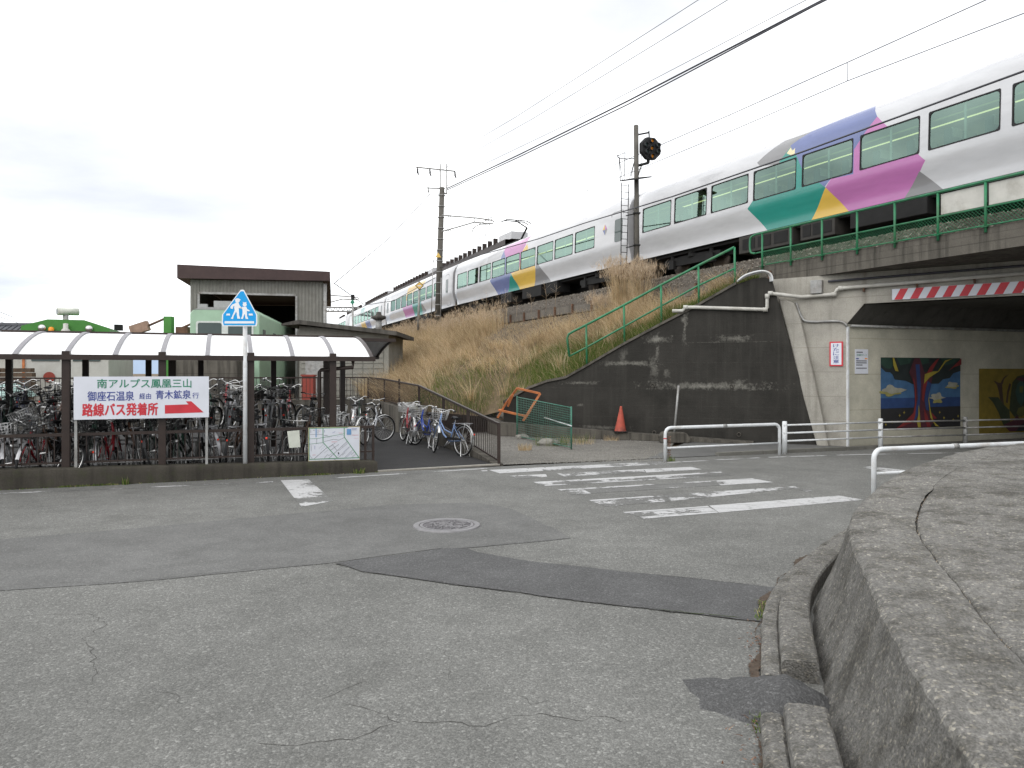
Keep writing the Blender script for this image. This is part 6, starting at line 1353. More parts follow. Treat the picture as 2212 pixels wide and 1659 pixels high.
# map board on the railing
c6_ = crop(1050, 1500, 300 / 2212); NM = .13
def MPB(x_, y_, d_=0): return KV(*c6_(x_, y_), NM) - RN * d_
mpb = thing('map_board', 'white town map board with green roads hung on the railing', 'map', MPB(1030, 1030))
MT['map_edge'] = M('map_edge', (.45, .40, .25), .6); MT['map_white'] = M('map_white', (.60, .62, .67), .5, .04); MT['map_green'] = M('map_green', (.09, .26, .14), .6); MT['map_line'] = M('map_line', (.16, .17, .18), .6); MT['map_blue'] = M('map_blue', (.13, .28, .50), .6)
mb = MB(); mb.prism([MPB(355, 1062), MPB(1708, 1020), MPB(1715, 142), MPB(355, 175)], RN * .02); build(mb, 'board', 'map_edge', mpb)
mb = MB(); mb.poly([MPB(372, 1045, .003), MPB(1695, 1005, .003), MPB(1702, 158, .003), MPB(372, 188, .003)]); build(mb, 'sheet', 'map_white', mpb, False)
def mline(nm, pts, w_, m_, d_):
    mb = MB()
    for a, b in zip(pts, pts[1:]):
        dx, dy = b[0] - a[0], b[1] - a[1]; L_ = math.hypot(dx, dy); ox, oy = -dy / L_ * w_ / 2, dx / L_ * w_ / 2; ex, ey = dx / L_ * w_ / 2, dy / L_ * w_ / 2
        mb.poly([MPB(a[0] + ox - ex, a[1] + oy - ey, d_), MPB(b[0] + ox + ex, b[1] + oy + ey, d_), MPB(b[0] - ox + ex, b[1] - oy + ey, d_), MPB(a[0] - ox - ex, a[1] - oy - ey, d_)])
    build(mb, nm, m_, mpb, False)
for i, (pts, w_) in enumerate([([(380, 190), (380, 1005)], 20), ([(380, 195), (1380, 170)], 20), ([(375, 1005), (1690, 960)], 20), ([(742, 190), (742, 560), (1115, 965)], 20), ([(1298, 180), (1300, 420), (1685, 955)], 20), ([(390, 465), (580, 460), (1290, 335)], 9), ([(390, 605), (740, 565)], 9)]): mline('green_road', pts, w_, 'map_green', .005 + .0003 * i)
for i, (pts, w_) in enumerate([([(770, 540), (1010, 475), (1160, 500), (1290, 435)], 8), ([(510, 990), (850, 690)], 9), ([(770, 985), (850, 880), (900, 900), (970, 850)], 6), ([(890, 980), (1370, 540)], 9), ([(1140, 965), (1460, 660)], 6), ([(1310, 960), (1520, 755)], 6), ([(1490, 960), (1600, 860)], 6), ([(880, 690), (1060, 575)], 7), ([(940, 765), (1155, 610)], 7), ([(990, 620), (1110, 775)], 7), ([(575, 465), (575, 590)], 7), ([(400, 350), (740, 345)], 7), ([(385, 890), (460, 990)], 6), ([(560, 205), (560, 410)], 22)]): mline('street_line', pts, w_, 'map_line' if i != 13 else 'map_blue', .0075 + .0002 * i)
mb = MB(); mb.poly([MPB(*q, .011) for q in ((1365, 205), (1480, 205), (1480, 358), (1365, 358))]); build(mb, 'blue_legend', 'map_blue', mpb, False)
r_ = random.Random(2); mk = {'ink': MB(), 'sign_red': MB(), 'sign_blue': MB()}
for x_, y_, dx, dy, nn, m_ in ((420, 230, 0, 14, 6, 'ink'), (480, 240, 14, 0, 4, 'ink'), (610, 230, 0, 14, 7, 'ink'), (660, 225, 0, 16, 5, 'sign_red'), (770, 375, 14, 0, 7, 'ink'), (1000, 310, 14, -8, 5, 'sign_blue'), (1160, 315, 16, 0, 6, 'sign_red'), (870, 425, 40, -5, 3, 'ink'), (1120, 405, 38, -8, 5, 'sign_blue'), (970, 545, 14, 0, 11, 'sign_red'), (525, 655, 0, 16, 6, 'sign_blue'), (430, 640, 0, 16, 10, 'ink'), (640, 710, 26, -22, 5, 'ink'), (700, 740, 38, -34, 3, 'sign_blue'), (780, 830, 22, -18, 5, 'ink'), (470, 890, 14, 0, 6, 'sign_red'), (1160, 770, 16, -13, 15, 'ink'), (1290, 800, 24, -22, 6, 'sign_blue'), (1130, 900, 15, -13, 4, 'sign_blue'), (1250, 890, 16, -14, 5, 'ink'), (1360, 950, 16, -15, 9, 'sign_blue'), (1480, 880, 16, -14, 6, 'ink'), (1500, 195, 14, 0, 10, 'sign_blue'), (1510, 228, 13, 0, 9, 'sign_blue'), (1510, 368, 14, 0, 12, 'sign_red'), (1560, 450, 32, 0, 4, 'sign_red'), (1030, 1008, 14, 0, 4, 'ink'), (780, 235, 0, 14, 5, 'sign_blue'), (900, 680, 14, -9, 7, 'ink')):
    for k in range(nn): a, b = x_ + dx * k, y_ + dy * k; q_ = 5.2; mk[m_].poly([MPB(a - q_, b - q_, .0112), MPB(a + q_, b - q_, .0112), MPB(a + q_, b + q_ * .8, .0112), MPB(a - q_, b + q_ * .8, .0112)])
for m_, b_ in mk.items(): struct(build(b_, 'small_print', m_, mpb, False), 'stuff')
pn = thing('paper_notice', 'blank beige sheet tied to the yard railing', 'notice', KV(634, 967, .13)); mb = MB(); q_ = [KV(*c2_(a, b), .13) for a, b in ((893, 1443), (975, 1437), (967, 1312), (877, 1320))]; mb.prism(q_, RN * .008); build(mb, 'sheet', 'tr_int', pn)
# ================================================================ BICYCLES
def wheel_meshes():
    ty = MB(); n_ = 30; ty.tube([V(.335 * math.cos(6.28319 * k / n_), 0, .335 * math.sin(6.28319 * k / n_)) for k in range(n_)], .019, 6, closed=True)
    ri = MB(); ri.tube([V(.308 * math.cos(6.28319 * k / n_), 0, .308 * math.sin(6.28319 * k / n_)) for k in range(n_)], .013, 5, closed=True); ri.lathe([(.022, -.05), (.022, .05)], (0, 0, 0), V(0, 1, 0), 8)
    sp_ = MB()
    for k in range(20): a = 6.28319 * k / 20; a2 = a + (.5 if k % 2 else -.5); sp_.tube([V(.02 * math.cos(a2), .03 if k % 2 else -.03, .02 * math.sin(a2)), V(.30 * math.cos(a), 0, .30 * math.sin(a))], .0018, 3, cap=False)
    return mesh(ty, 'tyre', 'black'), mesh(ri, 'rim', 'chrome'), mesh(sp_, 'spokes', 'chrome')
TY, RI, SPK = wheel_meshes()
def arcpts(c, r_, a0, a1, n_=10): return [V(c[0] + r_ * math.cos(R(lerp(a0, a1, k / (n_ - 1)))), 0, c[1] + r_ * math.sin(R(lerp(a0, a1, k / (n_ - 1))))) for k in range(n_)]
RA, FAx = (-.50, .345), (.60, .345); BB = (-.04, .30)
def bike_proto(colour, steer=0, basket='chrome', style='city', guard_='chrome'):
    """a dict of part meshes in the bicycle's own frame (x forward)"""
    P = {}
    mb = MB(); hd0, hd1 = V(.40, 0, .66), V(.36, 0, .86)
    if style == 'city':
        mb.tube([hd0, V(.22, 0, .44), V(BB[0] + .06, 0, BB[1] + .02)], .020, 7); mb.tube([V(.385, 0, .74), V(.2, 0, .55), V(-.10, 0, .48)], .016, 6)
    else:
        mb.tube([hd0, V(BB[0], 0, BB[1])], .022, 7); mb.tube([V(.37, 0, .80), V(-.15, 0, .70)], .018, 6)
    mb.tube([hd0 - V(-.01, 0, .03), hd1], .022, 7); mb.tube([V(BB[0], 0, BB[1]), V(-.17, 0, .74)], .017, 6)
    for sg in (1, -1): mb.tube([V(BB[0], sg * .03, BB[1]), V(RA[0], sg * .055, RA[1])], .011, 5); mb.tube([V(-.14, sg * .02, .66), V(RA[0], sg * .055, RA[1])], .009, 5)
    P['frame'] = (mesh(mb, 'frame', colour), None)
    mb = MB(); mb.tube([V(-.17, 0, .70), V(-.19, 0, .80)], .013, 6); mb.tube([V(-.06, 0, .30), V(.04, .06, .20)], .01, 5)
    mb.tube([V(BB[0], .07, BB[1]), V(BB[0] + .10, .08, BB[1] - .13)], .010, 5); mb.tube([V(BB[0], -.07, BB[1]), V(BB[0] - .10, -.08, BB[1] + .13)], .010, 5)
    mb.lathe([(0, -.006), (.09, -.006), (.09, .006), (0, .006)], (BB[0], -.05, BB[1]), V(0, 1, 0), 14); P['crank'] = (mesh(mb, 'crank', 'alu'), None)
    mb = MB(); mb.box((BB[0] + .10, .12, BB[1] - .13), (.09, .07, .02)); P['pedal'] = (mesh(mb, 'pedal', 'black'), None)
    mb = MB(); mb.box((BB[0] - .10, -.12, BB[1] + .13), (.09, .07, .02)); P['rear_pedal'] = (mesh(mb, 'pedal', 'black'), None)
    mb = MB(); rws = []
    for k in range(8):
        x_ = -.32 + .27 * k / 7; w_ = float(np.interp(k, [0, 1, 3, 5, 7], [.05, .095, .09, .045, .018])); rws.append([V(x_, math.cos(R(a)) * w_, .835 + math.sin(R(a)) * .028 - .012 * math.sin(k)) for a in range(0, 361, 45)])
    mb.grid(rws); mb.poly(rws[0][:-1]); mb.poly(rws[-1][:-1]); P['saddle'] = (mesh(mb, 'saddle', 'black'), None)
    mb = MB()
    for rws_ in (arcpts(RA, .365, 30, 200, 12),):
        mb.grid([[p + V(0, -.025, -.006), p + V(0, 0, .004), p + V(0, .025, -.006)] for p in rws_])
    P['rear_mudguard'] = (mesh(mb, 'mudguard', guard_), None)
    mb = MB(); mb.tube([V(-.16, .07, .70), V(-.70, .07, .735), V(-.74, .05, .735), V(-.74, -.05, .735), V(-.70, -.07, .735), V(-.16, -.07, .70)], .007, 5)
    for k in range(4): mb.tube([V(-.30 - .12 * k, -.07, .715), V(-.30 - .12 * k, .07, .715)], .005, 4)
    for sg in (1, -1): mb.tube([V(-.62, sg * .07, .73), V(RA[0], sg * .06, RA[1])], .006, 4)
    P['carrier'] = (mesh(mb, 'carrier', 'alu'), None)
    mb = MB(); mb.tube([V(RA[0], .06, RA[1]), V(RA[0] - .12, .13, .015), V(RA[0] - .12, -.13, .015), V(RA[0], -.06, RA[1])], .009, 5); P['stand'] = (mesh(mb, 'stand', 'chrome'), None)
    mb = MB(); mb.prism([V(RA[0], .062, RA[1] + .005), V(BB[0] + .07, .062, BB[1] + .03), V(BB[0] + .08, .062, BB[1] + .07), V(BB[0], .062, BB[1] + .1), V(RA[0], .062, RA[1] + .05)], (0, .014, 0)); P['chain_case'] = (mesh(mb, 'chain_case', 'black', V(0, .0, 0), True), None)
    mb = MB(); mb.lathe([(0, 0), (.02, 0), (.02, .014), (0, .016)], (RA[0] - .37, 0, .50), V(-1, 0, .1), 10); P['reflector'] = (mesh(mb, 'reflector', 'redrefl'), None)
    # steering group, turned about the head tube
    S_ = Matrix.Translation(V(.40, 0, .66)) @ Matrix.Rotation(R(steer), 4, V(-.2, 0, 1).normalized()) @ Matrix.Translation(-V(.40, 0, .66))
    def st(mb): mb.v = [S_ @ v for v in mb.v]; return mb
    mb = MB(); mb.tube([hd1 + V(-.01, 0, .05), hd0 + V(.005, 0, -.05)], .016, 6)
    for sg in (1, -1): mb.tube([hd0 + V(.01, sg * .03, -.03), V(.50, sg * .048, .52), V(FAx[0], sg * .052, FAx[1])], .012, 5)
    P['fork'] = (mesh(st(mb), 'fork', colour), None)
    mb = MB(); b0 = V(.355, 0, .93)
    if style == 'city': pts = [V(.14, -.27, .99), V(.24, -.265, 1.0), V(.36, -.20, 1.03), V(.38, -.06, .96), b0, V(.38, .06, .96), V(.36, .20, 1.03), V(.24, .265, 1.0), V(.14, .27, .99)]
    else: pts = [V(.33, -.30, .97), V(.37, -.1, .95), V(.37, .1, .95), V(.33, .30, .97)]
    mb.tube(spline(pts, 3), .011, 6); mb.tube([hd1, b0 + V(.01, 0, .03)], .013, 6); mb.lathe([(.02, 0), (.028, .01), (.02, .03), (0, .035)], V(.33, .15, 1.02) if style == 'city' else V(.35, .15, .96), V(0, 0, 1), 8); P['handlebar'] = (mesh(st(mb), 'handlebar', 'chrome'), None)
    mb = MB()
    for sg in (1, -1):
        if style == 'city': mb.tube([V(.13, sg * .272, .988), V(.235, sg * .266, 1.0)], .017, 6); mb.tube([V(.30, sg * .24, .995), V(.18, sg * .25, .96)], .006, 4)
        else: mb.tube([V(.33, sg * .21, .968), V(.325, sg * .31, .972)], .017, 6)
    P['grip'] = (mesh(st(mb), 'grip', 'black'), None)
    mb = MB(); mb.grid([[p + V(0, -.025, -.006), p + V(0, 0, .004), p + V(0, .025, -.006)] for p in arcpts(FAx, .365, 20, 160, 10)]); P['front_mudguard'] = (mesh(st(mb), 'mudguard', guard_), None)
    mb = MB(); mb.lathe([(0, -.03), (.032, -.03), (.042, .04), (0, .045)], V(.56, .07, .62), V(1, 0, 0), 10); P['headlamp'] = (mesh(st(mb), 'headlamp', 'chrome'), None)
    if basket:
        mb = MB(); x0, x1, y1, z0, z1 = .44, .70, .19, .78, 1.01; r_ = .0035
        def bkp(x_, y_, z_): f = .82 + .18 * (z_ - z0) / (z1 - z0); return V(.57 + (x_ - .57) * f, y_ * f, z_)
        for k in range(6): z_ = lerp(z0, z1, k / 5); mb.tube([bkp(x0, -y1, z_), bkp(x1, -y1, z_), bkp(x1, y1, z_), bkp(x0, y1, z_)], r_ if k < 5 else .006, 4, closed=True)
        for k in range(9): y_ = lerp(-y1, y1, k / 8); mb.tube([bkp(x0, y_, z1), bkp(x0, y_, z0), bkp(x1, y_, z0), bkp(x1, y_, z1)], r_, 3)
        for k in range(1, 6): x_ = lerp(x0, x1, k / 6); mb.tube([bkp(x_, -y1, z1), bkp(x_, -y1, z0), bkp(x_, y1, z0), bkp(x_, y1, z1)], r_, 3)
        mb.tube([V(.57, .06, .78), V(FAx[0], .055, FAx[1])], .005, 4); mb.tube([V(.57, -.06, .78), V(FAx[0], -.055, FAx[1])], .005, 4); P['basket'] = (mesh(st(mb), 'basket', basket), None)
    P['_front'] = S_; return P
def bicycle(P, label, loc, rz, lean=0, group=None, scale=1.0):
    o = thing('bicycle', label, 'bicycle', loc, group, rz); o.rotation_euler = (R(lean), 0, rz); o.scale = (scale,) * 3
    for k, (me, _) in [(k, v) for k, v in P.items() if k[0] != '_']: put(me.name.split('.')[0], me, o)
    for nm, (x_, z_) in (('front_wheel', FAx), ('rear_wheel', RA)):
        wh = put(nm, TY, o)
        wh.matrix_local = (P['_front'] if nm == 'front_wheel' else Matrix.Identity(4)) @ Matrix.Translation(V(x_, 0, z_))
        put('rim', RI, wh); put('spokes', SPK, wh)
    return o
for k, c in dict(bk_red=(.33, .02, .03), bk_blue=(.03, .08, .42), bk_ltblue=(.20, .30, .52), bk_silver=(.45, .46, .48), bk_black=(.015, .015, .017), bk_green=(.02, .06, .04), bk_navy=(.02, .03, .08), bk_white=(.6, .6, .6), bk_brown=(.10, .05, .03)).items(): MT[k] = M(k.replace('bk_', 'bicycle_paint_'), c, .3, .05, 5, spec=.5)
MT['basket_dk'] = M('dark_basket_wire', (.05, .05, .05), .5, .2)
yaw = math.atan2(RN.y, RN.x)
# named bicycles outside the shelter
def bk(colour, steer, basket, style, px, head, lean, label, z=.01):
    bicycle(bike_proto(colour, steer, basket, style), label, G(*px) + V(0, 0, z), R(head), lean)
bk('bk_ltblue', -28, 'chrome', 'city', (968, 983), 132, 5, 'light blue bicycle with wire basket at the low end of the side fence')
bk('bk_blue', 14, 'chrome', 'city', (915, 966), 118, 8, 'bright blue bicycle with basket in the middle of the fence-side trio')
bk('bk_red', 8, 'chrome', 'city', (879, 957), 108, 6, 'dark red bicycle with tan saddle left of the bright blue one')
bk('bk_silver', 10, 'chrome', 'city', (893, 953), 104, -4, 'grey bicycle behind the bright blue one near the fence')
bk('bk_silver', -35, None, 'city', (806, 958), 75, -6, 'silver bicycle with large wheel standing across beside the map board')
bk('bk_black', 10, None, 'sport', (818, 926), 78, -8, 'black sports bicycle with flat bars beside the side fence')
bk('bk_green', 6, 'basket_dk', 'city', (776, 925), 95, -3, 'tall dark bicycle with wire basket near the rear fence corner')
bk('bk_silver', -8, 'basket_dk', 'city', (762, 933), 100, 4, 'grey bicycle with dark basket at the right rear end of the shelter')
bk('bk_white', 25, 'chrome', 'city', (742, 960), 270, 5, 'bicycle with white wire basket facing the road beside the last shelter post')
# rows under the shelters
protos = [bike_proto(c, s_, b, st_, g_) for c, s_, b, st_, g_ in (('bk_black', 8, 'basket_dk', 'city', 'black'), ('bk_silver', -12, 'chrome', 'city', 'alu'), ('bk_navy', 28, 'basket_dk', 'city', 'bk_navy'), ('bk_green', -20, 'basket_dk', 'city', 'black'), ('bk_brown', 4, 'basket_dk', 'city', 'black'), ('bk_black', -30, None, 'sport', 'black'), ('bk_red', 10, 'basket_dk', 'city', 'alu'))]
cn_ = ('black', 'silver', 'navy', 'dark green', 'brown', 'black sports', 'dark red'); rr = random.Random(21)
ordn = ['first', 'second', 'third', 'fourth', 'fifth', 'sixth', 'seventh', 'eighth', 'ninth', 'tenth', 'eleventh', 'twelfth', 'thirteenth', 'fourteenth', 'fifteenth', 'sixteenth', 'seventeenth', 'eighteenth', 'nineteenth', 'twentieth', 'twenty-first']
for row, (nn_, pitch, smin, lab, tier) in enumerate(((1.15, .40, -7.6, 'front', 0), (2.95, .40, -8.2, 'second', .46), (5.2, .46, -9.2, 'third', .50), (8.2, .6, -9.5, 'rear', .62))):
    s_ = ribs[0] - .75 - .2 * row; k = 0
    while s_ > smin and k < 21:
        i = rr.randrange(7); fl_ = rr.random() < (.45 if row < 2 else .3)
        bicycle(protos[i], '%s bicycle, %s from the right in the %s row of the shelter' % (cn_[i], ordn[k], lab), KP(s_ + rr.uniform(-.05, .05), nn_ + rr.uniform(-.12, .12), .01 + tier + (rr.choice((0, 0, .16)) if not row else 0)), yaw + (math.pi if fl_ else 0) + R(rr.uniform(-14, 14)), rr.uniform(-11, 11), 'bicycles in the %s row under the shelter' % lab, rr.uniform(.97, 1.04))
        s_ -= pitch * rr.uniform(.85, 1.2); k += 1
bicycle(protos[0], 'black bicycle toppled against the front row at the far left', KP(KU(95, .75), .75, .02), yaw + R(-150), -27, None)
bicycle(protos[1], 'silver bicycle leaning steeply beside the second shelter post', KP(KU(125, 1.6), 1.6, .25), yaw + R(170), 18, None)
# wheel racks; the rows behind stand on raised trays
rk = thing('bicycle_rack', 'steel bicycle rack with raised rear tiers under the shelters', 'bicycle rack', KP(-3, .75))
for z_, n_ in ((.06, .62), (.30, .62), (.06, 1.3), (.455, 2.5), (.455, 3.45), (.495, 4.7), (.495, 5.7), (.615, 7.7), (.615, 8.7)): mb = MB(); mb.tube([KP(-8, n_, z_), KP(-.4, n_, z_)], .014, 5); build(mb, 'rail', 'galv', rk)
for n_, z_ in ((2.5, .45), (3.45, .45), (4.7, .49), (5.7, .49), (7.7, .61), (8.7, .61)):
    for s_ in (-8, -5.6, -3.2, -.8): mb = MB(); mb.tube([KP(s_, n_, 0), KP(s_, n_, z_)], .02, 5); build(mb, 'leg', 'galv', rk)
mb = MB(); mb.tube([V(0, 0, 0), V(0, 0, .42)], .011, 5); rm = mesh(mb, 'hoop', 'galv')
for k in range(19):
    for dd_ in (-.03, .03): put('hoop', rm, rk, KP(-.6 - k * .40 + dd_, .62, .02) - OFF[rk.name])
# ================================================================ STATION YARD BEHIND
bx = lambda mb, a, b, mi=0: mb.box(((a[0] + b[0]) / 2, (a[1] + b[1]) / 2, (a[2] + b[2]) / 2), (abs(b[0] - a[0]), abs(b[1] - a[1]), abs(b[2] - a[2])), mi=mi)
def frontal(name, label, cat, Y, ang=0, group=None, u=0, z=0):
    """a thing whose own frame looks at the road: x to the right, y away; origin at image column u, depth Y"""
    o = thing(name, label, cat, V((u - U0) / FPX * Y, Y, z), group, R(ang)); return o
def zv(v, Y): return EYE + (V0 - v) / FPX * Y
def xu(u, u0, Y): return (u - u0) / FPX * Y
# corrugated engine shed
Y = 37.0; u0 = 555; SA = 13.5
sd = frontal('engine_shed', 'grey corrugated engine shed with brown flat roof edge', 'shed', Y, SA, None, u0)
MT['corr'] = M('corrugated_sheet', (.20, .195, .175), .7, .12, 3, dirt=(.12, .11, .09, .5)); MT['shedroof'] = M('brown_fascia', (.055, .032, .03), .6, .15, 3); MT['shedin'] = M('shed_inside', (.03, .03, .03), .9)
SO = V((u0 - U0) / FPX * Y, Y, 0); SX = V(math.cos(R(SA)), math.sin(R(SA)), 0)
def sq(u, v): p = PL(u, v, SO, SX); return (p - SO).dot(SX), p.z
def X(u): return sq(u, 700)[0]
def corr(mb, x0, x1, z0, z1, z2, y_, p=.16):
    k = int((x1 - x0) / p * 2); r0, r1 = [], []
    for i in range(k + 1): x_ = lerp(x0, x1, i / k); dy = -.03 if i % 2 else 0; r0.append(V(x_, y_ + dy, z0)); r1.append(V(x_, y_ + dy, lerp(z1, z2, i / k)))
    mb.grid([r0, r1], 0, False)
xl, xr = X(411), X(698); zl, zr_s = sq(411, 604)[1], sq(698, 609)[1]
dx0, dx1 = X(431), X(639); dzt = sq(535, 637)[1]
def zroof(x_): return lerp(zl, zr_s, (x_ - xl) / (xr - xl))
for a_, b_, z_ in ((xl, dx0, 0), (dx1, xr, 0), (dx0, dx1, dzt)): mb = MB(); corr(mb, a_, b_, z_, zroof(a_), zroof(b_), 0); build(mb, 'wall_panel', 'corr', sd, False)
for x_ in (xl, xr): mb = MB(); mb.add([(x_, 0, 0), (x_, 14, 0), (x_, 14, zroof(x_)), (x_, 0, zroof(x_))], [(0, 1, 2, 3)]); build(mb, 'side_wall', 'corr', sd, False)
mb = MB(); mb.add([(xl, 14, 4.6), (xr, 14, 4.6), (xr, 14, zr_s), (xl, 14, zl)], [(0, 1, 2, 3)]); build(mb, 'rear_wall', 'shedin', sd, False)
tl, tr = sq(386, 573.5), sq(713, 589); bl2, br2 = sq(386, 603), sq(713, 608.5)
mb = MB(); mb.prism([(tl[0], -.4, bl2[1]), (tl[0], -.4, tl[1]), (tr[0], -.4, tr[1]), (tr[0], -.4, br2[1])], (0, 15.0, 0)); build(mb, 'roof', 'shedroof', sd)
for k, x_ in enumerate((X(443), X(462), X(478))): mb = MB(); mb.box((x_, 6 + 2 * k, 3), (.18, .18, 6)); mb.tube([V(x_, 6, 5.2), V(x_ + 1.2, 6, 4.2)], .08, 4); build(mb, 'column', 'shedin', sd)
mb = MB(); mb.tube([V(X(702), -.1, zr_s - .1), V(X(702), -.1, 0)], .09, 8); build(mb, 'downpipe', 'galv', sd)
mb = MB(); mb.box((dx1 + .03, -.05, dzt / 2), (.1, .08, dzt)); mb.box((dx0 - .03, -.05, dzt / 2), (.1, .08, dzt)); mb.box(((dx0 + dx1) / 2, -.05, dzt + .04), (dx1 - dx0, .08, .1)); build(mb, 'door_frame', 'galv', sd)
# pale green diesel railcar
Y = 29.5; u0 = 500; rc = frontal('diesel_railcar', 'pale green diesel railcar standing in front of the engine shed', 'railcar', Y, 10, None, 486, .38)
MT['rc_green'] = M('railcar_green', (.36, .53, .38), .4, .05, 3, dirt=(.2, .26, .2, .3)); MT['rc_roof'] = M('railcar_roof', (.33, .34, .33), .7, .1); MT['rc_white'] = M('railcar_band', (.62, .66, .62), .4)
w_ = 1.32; zt = 3.95
mb = MB(); pr_ = [(-w_, .55), (w_, .55), (w_, 3.62), (w_ - .12, 3.76), (w_ - .45, 3.86), (-w_ + .45, 3.86), (-w_ + .12, 3.76), (-w_, 3.62)]
mb.prism([V(x_, 0, z_ + .2) for x_, z_ in pr_], (0, 17, 0)); build(mb, 'body', 'rc_green', rc, bevel=.04)
mb = MB(); mb.prism([V(x_, -.01, z_ + .2) for x_, z_ in ((w_ - .12, 3.77), (w_ - .45, 3.87), (-w_ + .45, 3.87), (-w_ + .12, 3.77))], (0, 17.02, .02)); build(mb, 'roof', 'rc_roof', rc)
for a, b in ((-1.02, -.12), (.12, 1.02)):
    mb = MB(); bx(mb, (a, -.02, 2.35), (b, .02, 3.45)); wn_ = build(mb, 'windscreen', 'darkglass', rc)
    mb = MB(); mb.ring([V(x_, -.024, z_) for x_, z_ in rrect(a - .07, b + .07, 2.28, 3.52, .1)], [V(x_, -.024, z_) for x_, z_ in rrect(a, b, 2.35, 3.45, .08)]); build(mb, 'frame', 'rc_white', wn_)
mb = MB(); bx(mb, (-.09, -.03, 2.2), (.09, .0, 3.5)); build(mb, 'centre_pillar', 'rc_white', rc)
for k in range(5): mb = MB(); bx(mb, (w_ - .005, .8 + 3 * k, 2.3), (w_ + .02, 1.5 + 3 * k, 3.25)); build(mb, 'side_window', 'darkglass', rc)
for sg in (-1, 1): mb = MB(); mb.lathe([(0, -.05), (.1, -.05), (.1, 0)], (sg * .8, 0, 1.75), V(0, 1, 0), 12); build(mb, 'headlamp', 'chrome', rc)
mb = MB(); bx(mb, (-1.1, -.1, .35), (1.1, .05, .75)); build(mb, 'pilot', 'tr_yellow', rc); mb = MB(); bx(mb, (-.25, -.4, .75), (.25, 0, 1.0)); build(mb, 'coupler', 'dark', rc)
mb = MB(); bx(mb, (-.55, .6, 4.1), (.25, 2.0, 4.38)); bx(mb, (-1.1, .3, 4.05), (-.75, .5, 4.22)); build(mb, 'roof_vents', 'rc_roof', rc)
mb = MB(); bx(mb, (-1.2, 1, .3), (1.2, 16, .6)); build(mb, 'underframe', 'dark', rc)
# green rail maintenance vehicle
Y = 29.0; gv = frontal('maintenance_vehicle', 'green and cream rail maintenance vehicle with roof lamps behind the shelter', 'rail vehicle', Y, 20, None, 145)
MT['gv_green'] = M('vehicle_green', (.055, .22, .035), .45, .12, 3); MT['gv_cream'] = M('vehicle_cream', (.50, .50, .46), .5, .06, 3, dirt=(.3, .28, .24, .4))
wL, wR = -1.5, 1.45; zb_ = 2.45
mb = MB(); mb.prism([V(wL, 0, .6), V(wR, 0, .6), V(wR, 0, 3.42), V(wL, 0, 3.42)], (0, 7, 0)); build(mb, 'body', 'gv_cream', gv, bevel=.03)
mb = MB(); mb.prism([V(wL - .06, -.08, 3.25), V(wR + .06, -.08, 3.25), V(wR + .03, -.08, 3.62), V(.6, -.08, 3.92), V(-.65, -.08, 3.92), V(wL - .03, -.08, 3.65)], (0, 7.2, 0)); build(mb, 'roof', 'gv_green', gv)
for x_ in (-.82, .78): mb = MB(); mb.lathe([(0, -.06), (.13, -.06), (.13, .0), (.10, .02)], (x_, -.12, 3.58), V(0, 1, 0), 14); build(mb, 'headlamp', 'chrome', gv)
mb = MB(); mb.lathe([(.10, 0), (.10, .1), (.06, .16), (0, .17)], (-.5, -.2, 3.45), V(0, 0, 1), 10); build(mb, 'beacon', 'amber', gv)
mb = MB(); mb.lathe([(.16, 0), (.15, .06), (.09, .12), (.09, .3), (0, .32)], (0, -.25, 3.45), V(0, 0, 1), 12); build(mb, 'horn', 'gv_cream', gv)
for a, b in ((-1.2, -.25), (.2, 1.15)): mb = MB(); bx(mb, (a, -.03, 2.3), (b, .0, 3.1)); build(mb, 'cab_window', 'darkglass', gv)
mb = MB(); bx(mb, (-1.5, -.06, .45), (-1.42, 0, 3.2)); build(mb, 'orange_edge', 'orange', gv)
mb = MB(); mb.lathe([(0, 0), (.2, 0), (.2, .02), (0, .02)], (-.6, -.05, 1.68), V(0, 1, 0), 20, 0, False); build(mb, 'red_disc', 'red', gv)
mb = MB(); bx(mb, (1.2, 3, 3.7), (1.5, 3.4, 3.95)); bx(mb, (-1.3, .2, .35), (1.3, 6.8, .62)); build(mb, 'fittings', 'dark', gv)
cvb = W(142, 692, 29.2); cv = thing('security_camera', 'white security camera on a short post above the green vehicle', 'camera', cvb)
mb = MB(); mb.tube([cvb - V(0, 0, .3), cvb + V(0, 0, .22)], .10, 8); build(mb, 'bracket', 'galv', cv)
mb = MB(); hdv = V(-.75, -.8, .0).normalized(); mb.tube([cvb + V(0, 0, .33) + hdv * .3, cvb + V(0, 0, .36) - hdv * .45], .15, 10); hc = build(mb, 'housing', 'tr_int', cv); mb = MB(); mb.lathe([(0, 0), (.11, 0)], cvb + V(0, 0, .33) + hdv * .305, hdv, 10); build(mb, 'lens', 'darkglass', hc)
# gantry arms with green post
MT['palerust'] = M('pale_rust', (.30, .20, .15), .8, .3, 4)
gab = W(365, 718, 31); gab.z = 0; gy = thing('barrier_post', 'green post with rusty folding arms behind the shelter roof', 'post', gab)
mb = MB(); mb.box((gab.x, gab.y, zv(684, 31) / 2), (.32, .3, zv(684, 31))); build(mb, 'post', 'gv_green', gy)
mb = MB(); mb.tube([W(361, 686, 31), W(322, 703, 31)], .05, 6); mb.tube([W(385, 712, 31), W(412, 700, 31)], .05, 6); build(mb, 'arm', 'rust', gy)
mb = MB(); q_ = W(302, 709, 31); mb.box(q_, (.75, .25, .4), (V(.93, 0, .3).normalized(), V(0, 1, 0), V(-.3, 0, .93).normalized())); build(mb, 'counterweight', 'palerust', gy); mb = MB(); mb.box(W(395, 714, 31), (.5, .25, .3)); build(mb, 'counterweight', 'rust', gy)
